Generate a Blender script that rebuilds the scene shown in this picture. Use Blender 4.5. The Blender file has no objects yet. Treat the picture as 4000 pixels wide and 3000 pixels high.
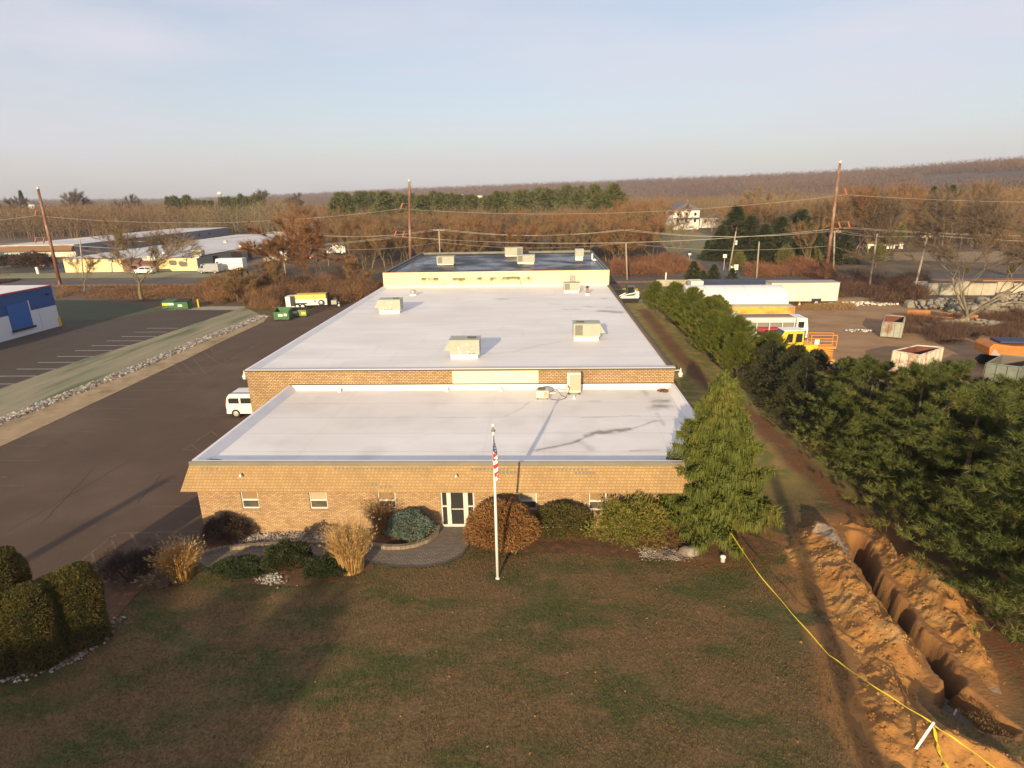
import bpy, math, random
import numpy as np
from mathutils import Vector, Matrix
R_ = math.radians
SC = bpy.context.scene
COL = SC.collection
rs = np.random.RandomState
# ------------------------------------------------------------------ camera
CP = np.array([16.3915, -25.2815, 15.6446]); YAW, PIT, ROL, FPX = -0.04686, 0.306793, -0.019078, 2348.9
def _axes():
    cy, sy, cp, sp = math.cos(YAW), math.sin(YAW), math.cos(PIT), math.sin(PIT)
    f = np.array([sy*cp, cy*cp, -sp]); r = np.array([cy, -sy, 0.]); u = np.cross(r, f)
    cr, sr = math.cos(ROL), math.sin(ROL)
    return cr*r+sr*u, -sr*r+cr*u, f
AR, AU, AF = _axes()
cam = bpy.data.cameras.new("camera"); cam.lens = 36*FPX/4000; cam.sensor_width = 36; cam.clip_end = 12000; cam.clip_start = .2
camo = bpy.data.objects.new("camera", cam); COL.objects.link(camo)
camo.matrix_world = Matrix(((AR[0], AU[0], -AF[0], CP[0]), (AR[1], AU[1], -AF[1], CP[1]), (AR[2], AU[2], -AF[2], CP[2]), (0, 0, 0, 1)))
SC.camera = camo
# ------------------------------------------------------------------ light
SUN_EL, SUN_AZ = 14.5, 192.2
w = bpy.data.worlds.new("World"); SC.world = w; w.use_nodes = True
nt = w.node_tree; bg = nt.nodes["Background"]
sky = nt.nodes.new("ShaderNodeTexSky"); sky.sky_type = 'NISHITA'; sky.sun_disc = False
sky.sun_elevation = R_(SUN_EL); sky.sun_rotation = R_(SUN_AZ); sky.altitude = 50; sky.air_density = 1.0; sky.dust_density = 1.2; sky.ozone_density = 1.6
def wn(t, **k):
    n = nt.nodes.new(t)
    for a, b in k.items(): setattr(n, a, b)
    return n
tc = wn("ShaderNodeTexCoord"); mp = wn("ShaderNodeMapping"); mp.inputs['Rotation'].default_value = (0, 0, R_(24)); mp.inputs['Scale'].default_value = (1.1, 3.2, 9)
nz = wn("ShaderNodeTexNoise"); nz.inputs['Scale'].default_value = 1.3; nz.inputs['Detail'].default_value = 7; nz.inputs['Roughness'].default_value = .55
cr = wn("ShaderNodeValToRGB"); cr.color_ramp.elements[0].position = .40; cr.color_ramp.elements[1].position = .78
cr.color_ramp.elements[0].color = (.46,)*3+(1,); cr.color_ramp.elements[1].color = (1.,)*3+(1,)
mx = wn("ShaderNodeMix", data_type='RGBA'); mx.inputs[7].default_value = (5.1, 5.0, 5.6, 1)
nt.links.new(tc.outputs['Generated'], mp.inputs[0]); nt.links.new(mp.outputs[0], nz.inputs[0]); nt.links.new(nz.outputs[0], cr.inputs[0])
nt.links.new(cr.outputs[0], mx.inputs[0]); nt.links.new(sky.outputs[0], mx.inputs[6]); nt.links.new(mx.outputs[2], bg.inputs[0])
bg.inputs[1].default_value = .12
sl = bpy.data.lights.new("sun", 'SUN'); sl.energy = 5.0; sl.angle = R_(.5); sl.color = (1, .79, .47)
so = bpy.data.objects.new("sun", sl); COL.objects.link(so)
sd = Vector((-math.sin(R_(12.2))*math.cos(R_(SUN_EL)), -math.cos(R_(12.2))*math.cos(R_(SUN_EL)), math.sin(R_(SUN_EL))))
so.rotation_euler = sd.to_track_quat('Z', 'Y').to_euler()
SC.view_settings.view_transform = 'Standard'; SC.view_settings.look = 'None'; SC.view_settings.exposure = 0.36; SC.view_settings.gamma = 1
SC.cycles.max_bounces = 6; SC.cycles.transparent_max_bounces = 8; SC.cycles.volume_bounces = 0
# ------------------------------------------------------------------ projection helpers (photo pixel, 2212 wide -> point on the ground)
K = 4000/2212
def ss(t): t = np.clip(t, 0, 1); return t*t*(3-2*t)
def gz(x, y):
    return .42*ss((np.asarray(x)-1)/10.)*(1-ss((np.asarray(y)-5)/35.))*(1-ss((np.asarray(x)-33)/11.))
def ray(x, y): return AF+AR*((x*K-2000)/FPX)+AU*((1500-y*K)/FPX)
def Gz(x, y, z=0.):
    d = ray(x, y); t = (z-CP[2])/d[2]; return CP+t*d
def G(x, y, dz=0.):
    z = dz
    for _ in range(6):
        P = Gz(x, y, z); z = float(gz(P[0], P[1]))+dz
    return P
def GY(x, y, Y): d = ray(x, y); return CP+d*((Y-CP[1])/d[1])
def Z1(ox, oy, s): return lambda x, y: ((ox+x/s)/K, (oy+y/s)/K)   # reading of an enlarged crop
# ------------------------------------------------------------------ materials
MATS = {}
def mat(name, c, rough=.8, c2=None, scale=3., detail=6, bump=0., bscale=None, metal=0., spec=None, c3=None, s3=.5, lo=.35, hi=.65, world=False, stretch=None):
    if name in MATS: return MATS[name]
    m = bpy.data.materials.new(name); m.use_nodes = True; n = m.node_tree.nodes; l = m.node_tree.links
    b = n["Principled BSDF"]; b.inputs['Roughness'].default_value = rough; b.inputs['Metallic'].default_value = metal
    if spec is not None: b.inputs['Specular IOR Level'].default_value = spec
    b.inputs['Base Color'].default_value = (*c, 1)
    co = n.new("ShaderNodeNewGeometry").outputs['Position'] if world else n.new("ShaderNodeTexCoord").outputs['Object']
    if stretch:
        q = n.new("ShaderNodeMapping"); q.inputs['Scale'].default_value = stretch; l.new(co, q.inputs[0]); co = q.outputs[0]
    last = None
    def noise(sc, dt):
        t = n.new("ShaderNodeTexNoise"); t.inputs['Scale'].default_value = sc; t.inputs['Detail'].default_value = dt; t.inputs['Roughness'].default_value = .58; l.new(co, t.inputs[0]); return t.outputs[0]
    def ramp(src, a, bb):
        r = n.new("ShaderNodeMapRange"); r.inputs[1].default_value = a; r.inputs[2].default_value = bb; l.new(src, r.inputs[0]); return r.outputs[0]
    if c2 is not None:
        x = n.new("ShaderNodeMix"); x.data_type = 'RGBA'; x.inputs[6].default_value = (*c, 1); x.inputs[7].default_value = (*c2, 1)
        l.new(ramp(noise(scale, detail), lo, hi), x.inputs[0]); last = x.outputs[2]
        if c3 is not None:
            y = n.new("ShaderNodeMix"); y.data_type = 'RGBA'; y.inputs[7].default_value = (*c3, 1)
            l.new(last, y.inputs[6]); l.new(ramp(noise(s3, 4), .5, .66), y.inputs[0]); last = y.outputs[2]
        l.new(last, b.inputs['Base Color'])
    if bump:
        bp = n.new("ShaderNodeBump"); bp.inputs['Strength'].default_value = bump; bp.inputs['Distance'].default_value = .05
        l.new(noise(bscale or scale*3, 8), bp.inputs['Height']); l.new(bp.outputs[0], b.inputs['Normal'])
    MATS[name] = m; return m
def nodes_of(m): return m.node_tree.nodes, m.node_tree.links, m.node_tree.nodes["Principled BSDF"]
def basecol(m):   # (socket feeding Base Color or None)
    b = nodes_of(m)[2]; s = b.inputs['Base Color']; return s.links[0].from_socket if s.links else None
def brickmat(name, c1, c2, cm, bw, bh, ms, rough=.85, bias=0., offs=.5, wz=1., sx=1.):
    m = bpy.data.materials.new(name); m.use_nodes = True; n, l, b = nodes_of(m); b.inputs['Roughness'].default_value = rough
    g = n.new("ShaderNodeNewGeometry"); s = n.new("ShaderNodeSeparateXYZ"); l.new(g.outputs['Position'], s.inputs[0])
    ad = n.new("ShaderNodeMath"); l.new(s.outputs[0], ad.inputs[0]); l.new(s.outputs[1], ad.inputs[1])
    if sx == 0: ad.operation = 'MULTIPLY'; l.new(s.outputs[0], ad.inputs[0]); ad.inputs[1].default_value = 1; 
    c = n.new("ShaderNodeCombineXYZ"); l.new(ad.outputs[0], c.inputs[0]); l.new(s.outputs[2], c.inputs[1])
    br = n.new("ShaderNodeTexBrick"); br.offset = offs; br.inputs['Scale'].default_value = 1
    br.inputs['Brick Width'].default_value = bw; br.inputs['Row Height'].default_value = bh; br.inputs['Mortar Size'].default_value = ms; br.inputs['Bias'].default_value = bias
    br.inputs['Color1'].default_value = (*c1, 1); br.inputs['Color2'].default_value = (*c2, 1); br.inputs['Mortar'].default_value = (*cm, 1)
    l.new(c.outputs[0], br.inputs[0])
    nn = n.new("ShaderNodeTexNoise"); nn.inputs['Scale'].default_value = .9; nn.inputs['Detail'].default_value = 5; l.new(g.outputs['Position'], nn.inputs[0])
    mr = n.new("ShaderNodeMapRange"); mr.inputs[3].default_value = .72; mr.inputs[4].default_value = 1.25; l.new(nn.outputs[0], mr.inputs[0])
    mu = n.new("ShaderNodeMix"); mu.data_type = 'RGBA'; mu.blend_type = 'MULTIPLY'; mu.inputs[0].default_value = 1; l.new(br.outputs[0], mu.inputs[6]); l.new(mr.outputs[0], mu.inputs[7])
    l.new(mu.outputs[2], b.inputs['Base Color'])
    bp = n.new("ShaderNodeBump"); bp.inputs['Strength'].default_value = .35; bp.inputs['Distance'].default_value = .01; bp.invert = True
    l.new(br.outputs['Fac'], bp.inputs['Height']); l.new(bp.outputs[0], b.inputs['Normal'])
    MATS[name] = m; return m
def stainmix(m, col, attr='stain'):   # dirt whose shape is stored on the mesh
    n, l, b = nodes_of(m); a = n.new("ShaderNodeAttribute"); a.attribute_name = attr
    x = n.new("ShaderNodeMix"); x.data_type = 'RGBA'; src = basecol(m)
    if src: l.new(src, x.inputs[6])
    else: x.inputs[6].default_value = b.inputs['Base Color'].default_value
    x.inputs[7].default_value = (*col, 1); l.new(a.outputs['Fac'], x.inputs[0]); l.new(x.outputs[2], b.inputs['Base Color'])
    return m
def leafmat(name, c, c2, c3=None, rough=.6, sc=1.2, trans=0.):
    m = mat(name, c, rough, c2, sc, 3, c3=c3, s3=.35, lo=.3, hi=.7, spec=.25)
    if trans:
        n, l, b = nodes_of(m); t = n.new("ShaderNodeBsdfTranslucent"); ms = n.new("ShaderNodeMixShader"); ms.inputs[0].default_value = trans
        l.new(basecol(m), t.inputs[0]); o = n["Material Output"]; l.new(b.outputs[0], ms.inputs[1]); l.new(t.outputs[0], ms.inputs[2]); l.new(ms.outputs[0], o.inputs[0])
    return m
# ------------------------------------------------------------------ mesh helpers
def tag(o, label=None, cat=None, group=None, kind=None):
    if label: o['label'] = label
    if cat: o['category'] = cat
    if group: o['group'] = group
    if kind: o['kind'] = kind
    return o
def thing(name, label, cat, loc=(0, 0, 0), rz=0, group=None):
    o = bpy.data.objects.new(name, None); o.empty_display_size = .3; COL.objects.link(o)
    o.location = loc; o.rotation_euler = (0, 0, rz); return tag(o, label, cat, group)
def npmesh(name, V, F, m, parent=None, smooth=False, attrs=None):
    V = np.asarray(V, np.float32); F = np.asarray(F, np.int32); k = F.shape[1]
    me = bpy.data.meshes.new(name); me.vertices.add(len(V)); me.vertices.foreach_set('co', V.ravel())
    me.loops.add(F.size); me.loops.foreach_set('vertex_index', F.ravel())
    me.polygons.add(len(F)); me.polygons.foreach_set('loop_start', np.arange(len(F), dtype=np.int32)*k)
    if smooth: me.polygons.foreach_set('use_smooth', np.ones(len(F), bool))
    me.update(calc_edges=True)
    for a, v in (attrs or {}).items():
        at = me.attributes.new(a, 'FLOAT', 'POINT'); at.data.foreach_set('value', np.asarray(v, np.float32).ravel())
    me.materials.append(m); o = bpy.data.objects.new(name, me); COL.objects.link(o)
    if parent is not None: o.parent = parent
    return o
def trimesh(name, T, m, parent=None):
    T = np.asarray(T, np.float32).reshape(-1, 3); return npmesh(name, T, np.arange(len(T)).reshape(-1, 3), m, parent)
class MB:
    def __init__(s): s.v = []; s.f = []
    def add(s, v, f):
        n = len(s.v); s.v += [tuple(map(float, p)) for p in v]; s.f += [tuple(n+i for i in q) for q in f]; return s
    def hexa(s, p): return s.add(p, [(0, 3, 2, 1), (4, 5, 6, 7), (0, 1, 5, 4), (1, 2, 6, 5), (2, 3, 7, 6), (3, 0, 4, 7)])
    def box(s, x0, x1, y0, y1, z0, z1, rz=0, c=None):
        p = [(x0, y0, z0), (x1, y0, z0), (x1, y1, z0), (x0, y1, z0), (x0, y0, z1), (x1, y0, z1), (x1, y1, z1), (x0, y1, z1)]
        if rz:
            cx, cy = c or ((x0+x1)/2, (y0+y1)/2); a, b = math.cos(rz), math.sin(rz)
            p = [(cx+(q[0]-cx)*a-(q[1]-cy)*b, cy+(q[0]-cx)*b+(q[1]-cy)*a, q[2]) for q in p]
        return s.hexa(p)
    def prism(s, prof, axis, a, b):   # closed 2D profile swept along an axis
        def P(u, v, t): return {'y': (u, t, v), 'x': (t, u, v), 'z': (u, v, t)}[axis]
        n = len(prof); v = [P(u, w_, a) for u, w_ in prof]+[P(u, w_, b) for u, w_ in prof]
        return s.add(v, [tuple(range(n-1, -1, -1)), tuple(range(n, 2*n))]+[(i, (i+1) % n, n+(i+1) % n, n+i) for i in range(n)])
    def tube(s, pts, r, n=8, caps=True):
        pts = [Vector(p) for p in pts]; r = r if hasattr(r, '__len__') else [r]*len(pts); rings = []; v = []
        for i, p in enumerate(pts):
            d = (pts[min(i+1, len(pts)-1)]-pts[max(i-1, 0)]).normalized(); a = Vector((0, 0, 1)) if abs(d.z) < .9 else Vector((1, 0, 0))
            x = d.cross(a).normalized(); y = d.cross(x)
            v += [p+x*(math.cos(t)*r[i])+y*(math.sin(t)*r[i]) for t in [2*math.pi*j/n for j in range(n)]]
        f = [(i*n+j, i*n+(j+1) % n, (i+1)*n+(j+1) % n, (i+1)*n+j) for i in range(len(pts)-1) for j in range(n)]
        if caps: f += [tuple(range(n-1, -1, -1)), tuple((len(pts)-1)*n+j for j in range(n))]
        return s.add(v, f)
    def lathe(s, prof, c=(0, 0, 0), n=16):
        v = [(c[0]+r*math.cos(2*math.pi*j/n), c[1]+r*math.sin(2*math.pi*j/n), c[2]+z) for r, z in prof for j in range(n)]
        f = [(i*n+j, i*n+(j+1) % n, (i+1)*n+(j+1) % n, (i+1)*n+j) for i in range(len(prof)-1) for j in range(n)]
        return s.add(v, f+[tuple(range(n-1, -1, -1)), tuple((len(prof)-1)*n+j for j in range(n))])
    def quad(s, a, b, c, d): return s.add([a, b, c, d], [(0, 1, 2, 3)])
    def build(s, name, m, parent=None, bevel=0, smooth=False):
        me = bpy.data.meshes.new(name); me.from_pydata(s.v, [], s.f); me.update(); me.materials.append(m)
        o = bpy.data.objects.new(name, me); COL.objects.link(o)
        if parent is not None: o.parent = parent
        if bevel: b = o.modifiers.new('bevel', 'BEVEL'); b.width = bevel; b.segments = 2; b.limit_method = 'ANGLE'
        if smooth: me.polygons.foreach_set('use_smooth', [True]*len(me.polygons))
        return o
def copy_tree(o, parent=None):
    c = o.copy(); COL.objects.link(c); c.parent = parent
    for ch in list(o.children): copy_tree(ch, c)
    return c
def grid(name, x0, x1, y0, y1, step, zf, m, parent=None, attr=None, smooth=True):
    nx = max(1, int(round((x1-x0)/step))); ny = max(1, int(round((y1-y0)/step)))
    X, Y = np.meshgrid(np.linspace(x0, x1, nx+1), np.linspace(y0, y1, ny+1)); Z = zf(X, Y)+0*X
    i = np.arange((nx+1)*(ny+1)).reshape(ny+1, nx+1)
    F = np.stack([i[:-1, :-1], i[:-1, 1:], i[1:, 1:], i[1:, :-1]], -1).reshape(-1, 4)
    return npmesh(name, np.stack([X, Y, Z], -1).reshape(-1, 3), F, m, parent, smooth, {k: f(X, Y) for k, f in (attr or {}).items()})
def vnoise(X, Y, s, seed=0):   # smooth value noise
    g = rs(seed).rand(64, 64); x = np.asarray(X)*s; y = np.asarray(Y)*s; xi = np.floor(x).astype(int); yi = np.floor(y).astype(int); fx = ss(x-xi); fy = ss(y-yi)
    a = g[yi % 64, xi % 64]; b = g[yi % 64, (xi+1) % 64]; c = g[(yi+1) % 64, xi % 64]; d = g[(yi+1) % 64, (xi+1) % 64]
    return (a*(1-fx)+b*fx)*(1-fy)+(c*(1-fx)+d*fx)*fy
def fbm(X, Y, s, o=4, seed=0): return sum(vnoise(X, Y, s*2**i, seed+i)*.5**(i+1) for i in range(o))/(1-.5**o)
def dpoly(X, Y, P):   # distance to a polyline
    P = np.asarray(P)[:, :2]; D = np.full(np.shape(X), 1e9)
    for a, b in zip(P[:-1], P[1:]):
        d = b-a; t = np.clip(((X-a[0])*d[0]+(Y-a[1])*d[1])/(d@d+1e-9), 0, 1); D = np.minimum(D, np.hypot(X-a[0]-t*d[0], Y-a[1]-t*d[1]))
    return D
def inside(X, Y, P):
    P = np.asarray(P)[:, :2]; c = np.zeros(np.shape(X), bool); j = len(P)-1
    for i in range(len(P)):
        xi, yi = P[i]; xj, yj = P[j]; c ^= ((yi > Y) != (yj > Y)) & (X < (xj-xi)*(Y-yi)/((yj-yi)+1e-12)+xi); j = i
    return c
def polysheet(name, pts, z, m, kind='structure'):
    b = MB(); b.add([(p[0], p[1], z) for p in pts], [tuple(range(len(pts)))])
    me = b.build(name, m); 
    if kind: tag(me, kind=kind)
    return me
def resample(P, n):
    P = np.asarray(P, float); d = np.r_[0, np.cumsum(np.hypot(*(P[1:, :2]-P[:-1, :2]).T))]; t = np.linspace(0, d[-1], n)
    return np.stack([np.interp(t, d, P[:, i]) for i in range(2)], -1)
def ribbon(name, A, B, dz, m, n=60, k=6, kind='structure', parent=None):
    A = resample(A, n); B = resample(B, n); s = np.linspace(0, 1, k+1)[None, :, None]
    Q = A[:, None]*(1-s)+B[:, None]*s; Z = gz(Q[..., 0], Q[..., 1])+dz
    i = np.arange(n*(k+1)).reshape(n, k+1); F = np.stack([i[:-1, :-1], i[:-1, 1:], i[1:, 1:], i[1:, :-1]], -1).reshape(-1, 4)
    o = npmesh(name, np.concatenate([Q, Z[..., None]], -1).reshape(-1, 3), F, m, parent)
    if kind: tag(o, kind=kind)
    return o
# ------------------------------------------------------------------ vegetation generators
def norm(a): return a/(np.linalg.norm(a, axis=-1, keepdims=True)+1e-9)
def leaves(r, C, D, n, l, w_, spread, off=0.):
    C = np.repeat(C, n, 0); D = np.repeat(D, n, 0); d = norm(D+spread*r.randn(*D.shape)); s = norm(np.cross(d, r.randn(*D.shape)))
    C = C+off*r.randn(*C.shape); L = (l*(.6+.8*r.rand(len(C))))[:, None]
    return np.stack([C-s*w_/2, C+s*w_/2, C+d*L], 1)
def trunk_mb(h, r0, r1, n=7, lean=0., z0=-.1, seed=1):
    q = random.Random(seed); b = MB(); b.tube([(q.uniform(-1, 1)*lean*t, q.uniform(-1, 1)*lean*t, z0+(h-z0)*t) for t in (0, .25, .5, .75, 1)], [r0+(r1-r0)*t for t in (0, .25, .5, .75, 1)], n); return b
def conifer(seed, h, r, nb, per, n, l, w_, spread, slope=.25, droop=0., power=.8, base=.05, up=.4, sden=1.):
    q = rs(seed); t = base+(1-base)*q.rand(nb)**1.15; az = q.rand(nb)*6.283; L = r*(1-t)**power*(.72+.45*q.rand(nb))+.12
    L *= 1+.13*np.sin(az*3+seed)+.1*np.sin(az*5+2*seed)
    s = (.3+.75*q.rand(nb, per)**.7); s[:, 0] = 1.
    out = np.stack([np.cos(az), np.sin(az), 0*az], -1); side = np.stack([-np.sin(az), np.cos(az), 0*az], -1)
    lat = q.randn(nb, per)*.16*(L[:, None])*(1.15-s)
    P = out[:, None]*(L[:, None]*s)[..., None]+side[:, None]*lat[..., None]
    P[..., 2] += (t*h)[:, None]+slope*L[:, None]*s-droop*L[:, None]*s**2+q.randn(nb, per)*.05
    D = np.broadcast_to(out[:, None], P.shape)+side[:, None]*(np.sign(lat)*.5)[..., None]+np.array([0, 0, up])
    T = leaves(q, P.reshape(-1, 3), norm(D).reshape(-1, 3), n, l, w_, spread)
    top = np.stack([q.randn(30)*.03, q.randn(30)*.03, h-q.rand(30)*.1*h], -1)
    return np.concatenate([T, leaves(q, top, np.tile([0, 0, 1.], (30, 1)), n, l*.8, w_, .5)])
def shrub(seed, rx, ry, h, N, l, w_, lump=.18, shell=.5, up=.3, n=3, flat=0.):
    q = rs(seed); u = norm(q.randn(N, 3)); u[:, 2] = np.abs(u[:, 2])*1. - .15; ph = q.rand(6)*6.28
    k = 1+lump*(np.sin(4*np.arctan2(u[:, 1], u[:, 0])+ph[0])*np.cos(5*u[:, 2]+ph[1])+.6*np.sin(9*u[:, 0]+ph[2])*np.sin(8*u[:, 1]+ph[3]))
    rr = (shell+(1-shell)*q.rand(N)**.5)*k
    P = u*rr[:, None]*np.array([rx, ry, h*.62]); P[:, 2] += h*.36
    P[:, 2] = np.maximum(P[:, 2], .02)
    return leaves(q, P, norm(u+np.array([0, 0, up])), n, l, w_, .7)
def skeleton(seed, H, spread=.55, forks=3, levels=5, trunk=.28, r0=.2, wob=.12, upw=.25, dens=1.):
    q = random.Random(seed); segs = []
    def go(p, d, L, r, lv):
        k = 3 if lv < 3 else 2; pts = [p]
        for i in range(k):
            d = (d+Vector((q.gauss(0, wob), q.gauss(0, wob), q.gauss(0, wob)+upw*.12))).normalized(); p = p+d*(L/k)
            r1 = r*(1-.28/k*(i+1)) if lv < levels-1 else r*.6
            segs.append((pts[-1], p, r, r1, lv)); pts.append(p); r = r1
        if lv >= levels-1: return
        nc = forks if lv == 0 else q.choice([2, 3, 3])
        for c in range(nc):
            a = q.uniform(0, 6.283) if lv else 6.283*c/nc+q.uniform(-.4, .4); ax = Vector((math.cos(a), math.sin(a), 0))
            side = (ax-d*ax.dot(d)).normalized(); sp = spread*q.uniform(.6, 1.35)
            at = p if (c < 2 or lv == 0) else pts[q.randint(1, len(pts)-1)]
            go(at, (d+side*sp+Vector((0, 0, upw*.3))).normalized(), L*q.uniform(.62, .88) if lv else H*(1-trunk)*.36*q.uniform(.85, 1.15), r*(.72 if c == 0 else .58), lv+1)
    go(Vector((0, 0, -.15)), Vector((q.gauss(0, .03), q.gauss(0, .03), 1)), H*trunk, r0, 0)
    zm = max(s[1].z for s in segs); f = H/zm
    return [(a*f, b*f, r, r1, lv) for a, b, r, r1, lv in segs]
def limbs(name, segs, m, parent, minr=.0, n=4):
    b = MB()
    for a, c, r, r1, lv in segs:
        if r >= minr: b.tube([a, c], [r, r1], n if lv < 2 else 3, caps=False)
    return b.build(name, m, parent, smooth=True)
def twigs(name, segs, m, parent, seed, n, l, w_, lv0=3, spread=.55):
    q = rs(seed); E = [(a, b) for a, b, r, r1, lv in segs if lv >= lv0]; A = np.array([tuple(a) for a, b in E]); B = np.array([tuple(b) for a, b in E])
    t = q.rand(len(A), n, 1); C = (A[:, None]*(1-t)+B[:, None]*t).reshape(-1, 3); D = np.repeat(norm(B-A), n, 0)
    return trimesh(name, leaves(q, C, D, 1, l, w_, spread), m, parent)
# ================================================================== SETTING
def patch(name, poly, dz, m, step=.25, kind='structure', attr=None, zf=None):
    P = np.asarray([p[:2] for p in poly]); x0, y0 = P.min(0); x1, y1 = P.max(0); nx = int((x1-x0)/step)+2; ny = int((y1-y0)/step)+2
    X, Y = np.meshgrid(np.linspace(x0, x1, nx), np.linspace(y0, y1, ny)); Z = (zf(X, Y) if zf else gz(X, Y))+dz
    i = np.arange(nx*ny).reshape(ny, nx); F = np.stack([i[:-1, :-1], i[:-1, 1:], i[1:, 1:], i[1:, :-1]], -1).reshape(-1, 4)
    cx = (X[:-1, :-1]+X[1:, 1:])/2; cy = (Y[:-1, :-1]+Y[1:, 1:])/2; F = F[inside(cx, cy, P).ravel()]
    o = npmesh(name, np.stack([X, Y, Z], -1).reshape(-1, 3), F, m, None, True, {k: f(X, Y) for k, f in (attr or {}).items()})
    if kind: tag(o, kind=kind)
    return o
z5 = Z1(0, 1100, 1.8433); z7 = Z1(0, 1700, 2.074); z8 = Z1(700, 1700, 1.8433); zt = Z1(2900, 2000, 1.659); z6 = Z1(1200, 1000, 1.4747); z3 = Z1(1700, 1500, 2.011)
def GL(z, pts, dz=0.): return [G(*z(*p), dz) for p in pts]
trench = GL(zt, [(735, 150), (790, 290), (860, 420), (930, 520), (1035, 650), (1130, 780), (1235, 900), (1330, 1040)])
pit = GL(zt, [(1330, 1040), (1500, 1150), (1660, 1290), (1840, 1420), (1800, 1490), (1560, 1430), (1370, 1330), (1260, 1230), (1240, 1150)])
treeline = [G(*q) for q in [(1390, 670), (1450, 745), (1510, 815), (1590, 870), (1690, 960), (1800, 1070), (1920, 1160), (2040, 1270), (2212, 1430), (2400, 1640)]]
LX0, LX1, LY0, LY1 = -60., 62., -60., 66.
def f_soil(X, Y):
    d = dpoly(X, Y, trench); s = 1-ss((d-1.2)/1.1); s = np.maximum(s, inside(X, Y, pit)*1.); n = fbm(X, Y, 1.3, 3, 5)
    tr = 1-ss((dpoly(X, Y, GL(zt, [(250, 120), (240, 260), (330, 420), (430, 600), (640, 900), (660, 1250), (900, 1600)]))-.25-.5*n)/.5)
    return np.clip(np.maximum(s, tr*.8*(n > .42)), 0, 1)
def f_litter(X, Y):
    n = fbm(X, Y, .9, 4, 9); d = dpoly(X, Y, treeline); a = (1-ss((d-.1-n*.7)/.5)); cy = G(1545, 1195)
    a2 = 1-ss((np.hypot((X-cy[0])/2.4, (Y-cy[1])/1.2)-.6-.5*n)/.4); return np.clip(np.maximum(a*.8, a2*.8), 0, 1)
def f_path(X, Y):
    e = (fbm(X, Y, .7, 3, 44)-.5)*2.5; return ss((Y-1.5+e)/5)*ss((X-24.6)/1.)*ss((dpoly(X, Y, treeline)-.2+e*.3)/1.2)*(X < 33)
def lawn_z(X, Y):
    X0, Y0 = X, Y; X = X+.5*(fbm(X0, Y0, .8, 4, 61)-.5); Y = Y+.5*(fbm(X0, Y0, .8, 4, 62)-.5); d = dpoly(X, Y, trench); dep = -1.5*(1-ss((d-.04-.28*fbm(X, Y, 1.1, 4, 3))/(.20+.18*vnoise(X, Y, 1.7, 6))))+.10*(fbm(X, Y, 4., 3, 8)-.5)*(d < 1.2)
    ip = inside(X, Y, pit); dp = dpoly(X, Y, list(pit)+[pit[0]]); dep = np.minimum(dep, np.where(ip, -1.25*ss(dp/.30), 0)); X, Y = X0, Y0
    return gz(X, Y)+dep+.22*(fbm(X, Y, 2.6, 4, 63)-.5)*np.clip(-dep, 0, 1)+.03*(fbm(X, Y, .7, 4, 2)-.5)*(np.abs(X-18) < 16)
LM = mat('lawn', (.122, .078, .029), .95, (.062, .062, .014), .55, 9, bump=.5, bscale=9, c3=(.160, .090, .038), s3=1.4, lo=.44, hi=.60, world=True, stretch=(.6, 1.15, 1))
n_, l_, b_ = nodes_of(LM)
def mixin(m, col, attr, nscale=0, amt=1.):
    n, l, b = nodes_of(m); a = n.new("ShaderNodeAttribute"); a.attribute_name = attr; x = n.new("ShaderNodeMix"); x.data_type = 'RGBA'
    l.new(basecol(m), x.inputs[6]); x.inputs[7].default_value = (*col, 1); f = a.outputs['Fac']
    if nscale:
        t = n.new("ShaderNodeTexNoise"); t.inputs['Scale'].default_value = nscale; t.inputs['Detail'].default_value = 5; g = n.new("ShaderNodeNewGeometry"); l.new(g.outputs['Position'], t.inputs[0])
        r = n.new("ShaderNodeMapRange"); r.inputs[1].default_value = .38; r.inputs[2].default_value = .56; l.new(t.outputs[0], r.inputs[0])
        q = n.new("ShaderNodeMath"); q.operation = 'MULTIPLY'; l.new(f, q.inputs[0]); l.new(r.outputs[0], q.inputs[1]); f = q.outputs[0]
    l.new(f, x.inputs[0]); l.new(x.outputs[2], b.inputs['Base Color'])
# fine blades mottling of the turf
t_ = n_.new("ShaderNodeTexNoise"); t_.inputs['Scale'].default_value = 11; t_.inputs['Detail'].default_value = 6; t_.inputs['Roughness'].default_value = .7
g_ = n_.new("ShaderNodeNewGeometry"); l_.new(g_.outputs['Position'], t_.inputs[0]); r_ = n_.new("ShaderNodeMapRange"); r_.inputs[1].default_value = .3; r_.inputs[2].default_value = .7; r_.inputs[3].default_value = .45; r_.inputs[4].default_value = 1.55; l_.new(t_.outputs[0], r_.inputs[0])
m_ = n_.new("ShaderNodeMix"); m_.data_type = 'RGBA'; m_.blend_type = 'MULTIPLY'; m_.inputs[0].default_value = 1; l_.new(basecol(LM), m_.inputs[6]); l_.new(r_.outputs[0], m_.inputs[7]); l_.new(m_.outputs[2], b_.inputs['Base Color'])
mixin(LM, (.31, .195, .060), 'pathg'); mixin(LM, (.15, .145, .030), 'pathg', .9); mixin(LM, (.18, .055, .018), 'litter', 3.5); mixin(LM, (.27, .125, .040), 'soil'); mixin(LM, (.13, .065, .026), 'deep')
at = {'soil': f_soil, 'litter': f_litter}
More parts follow.
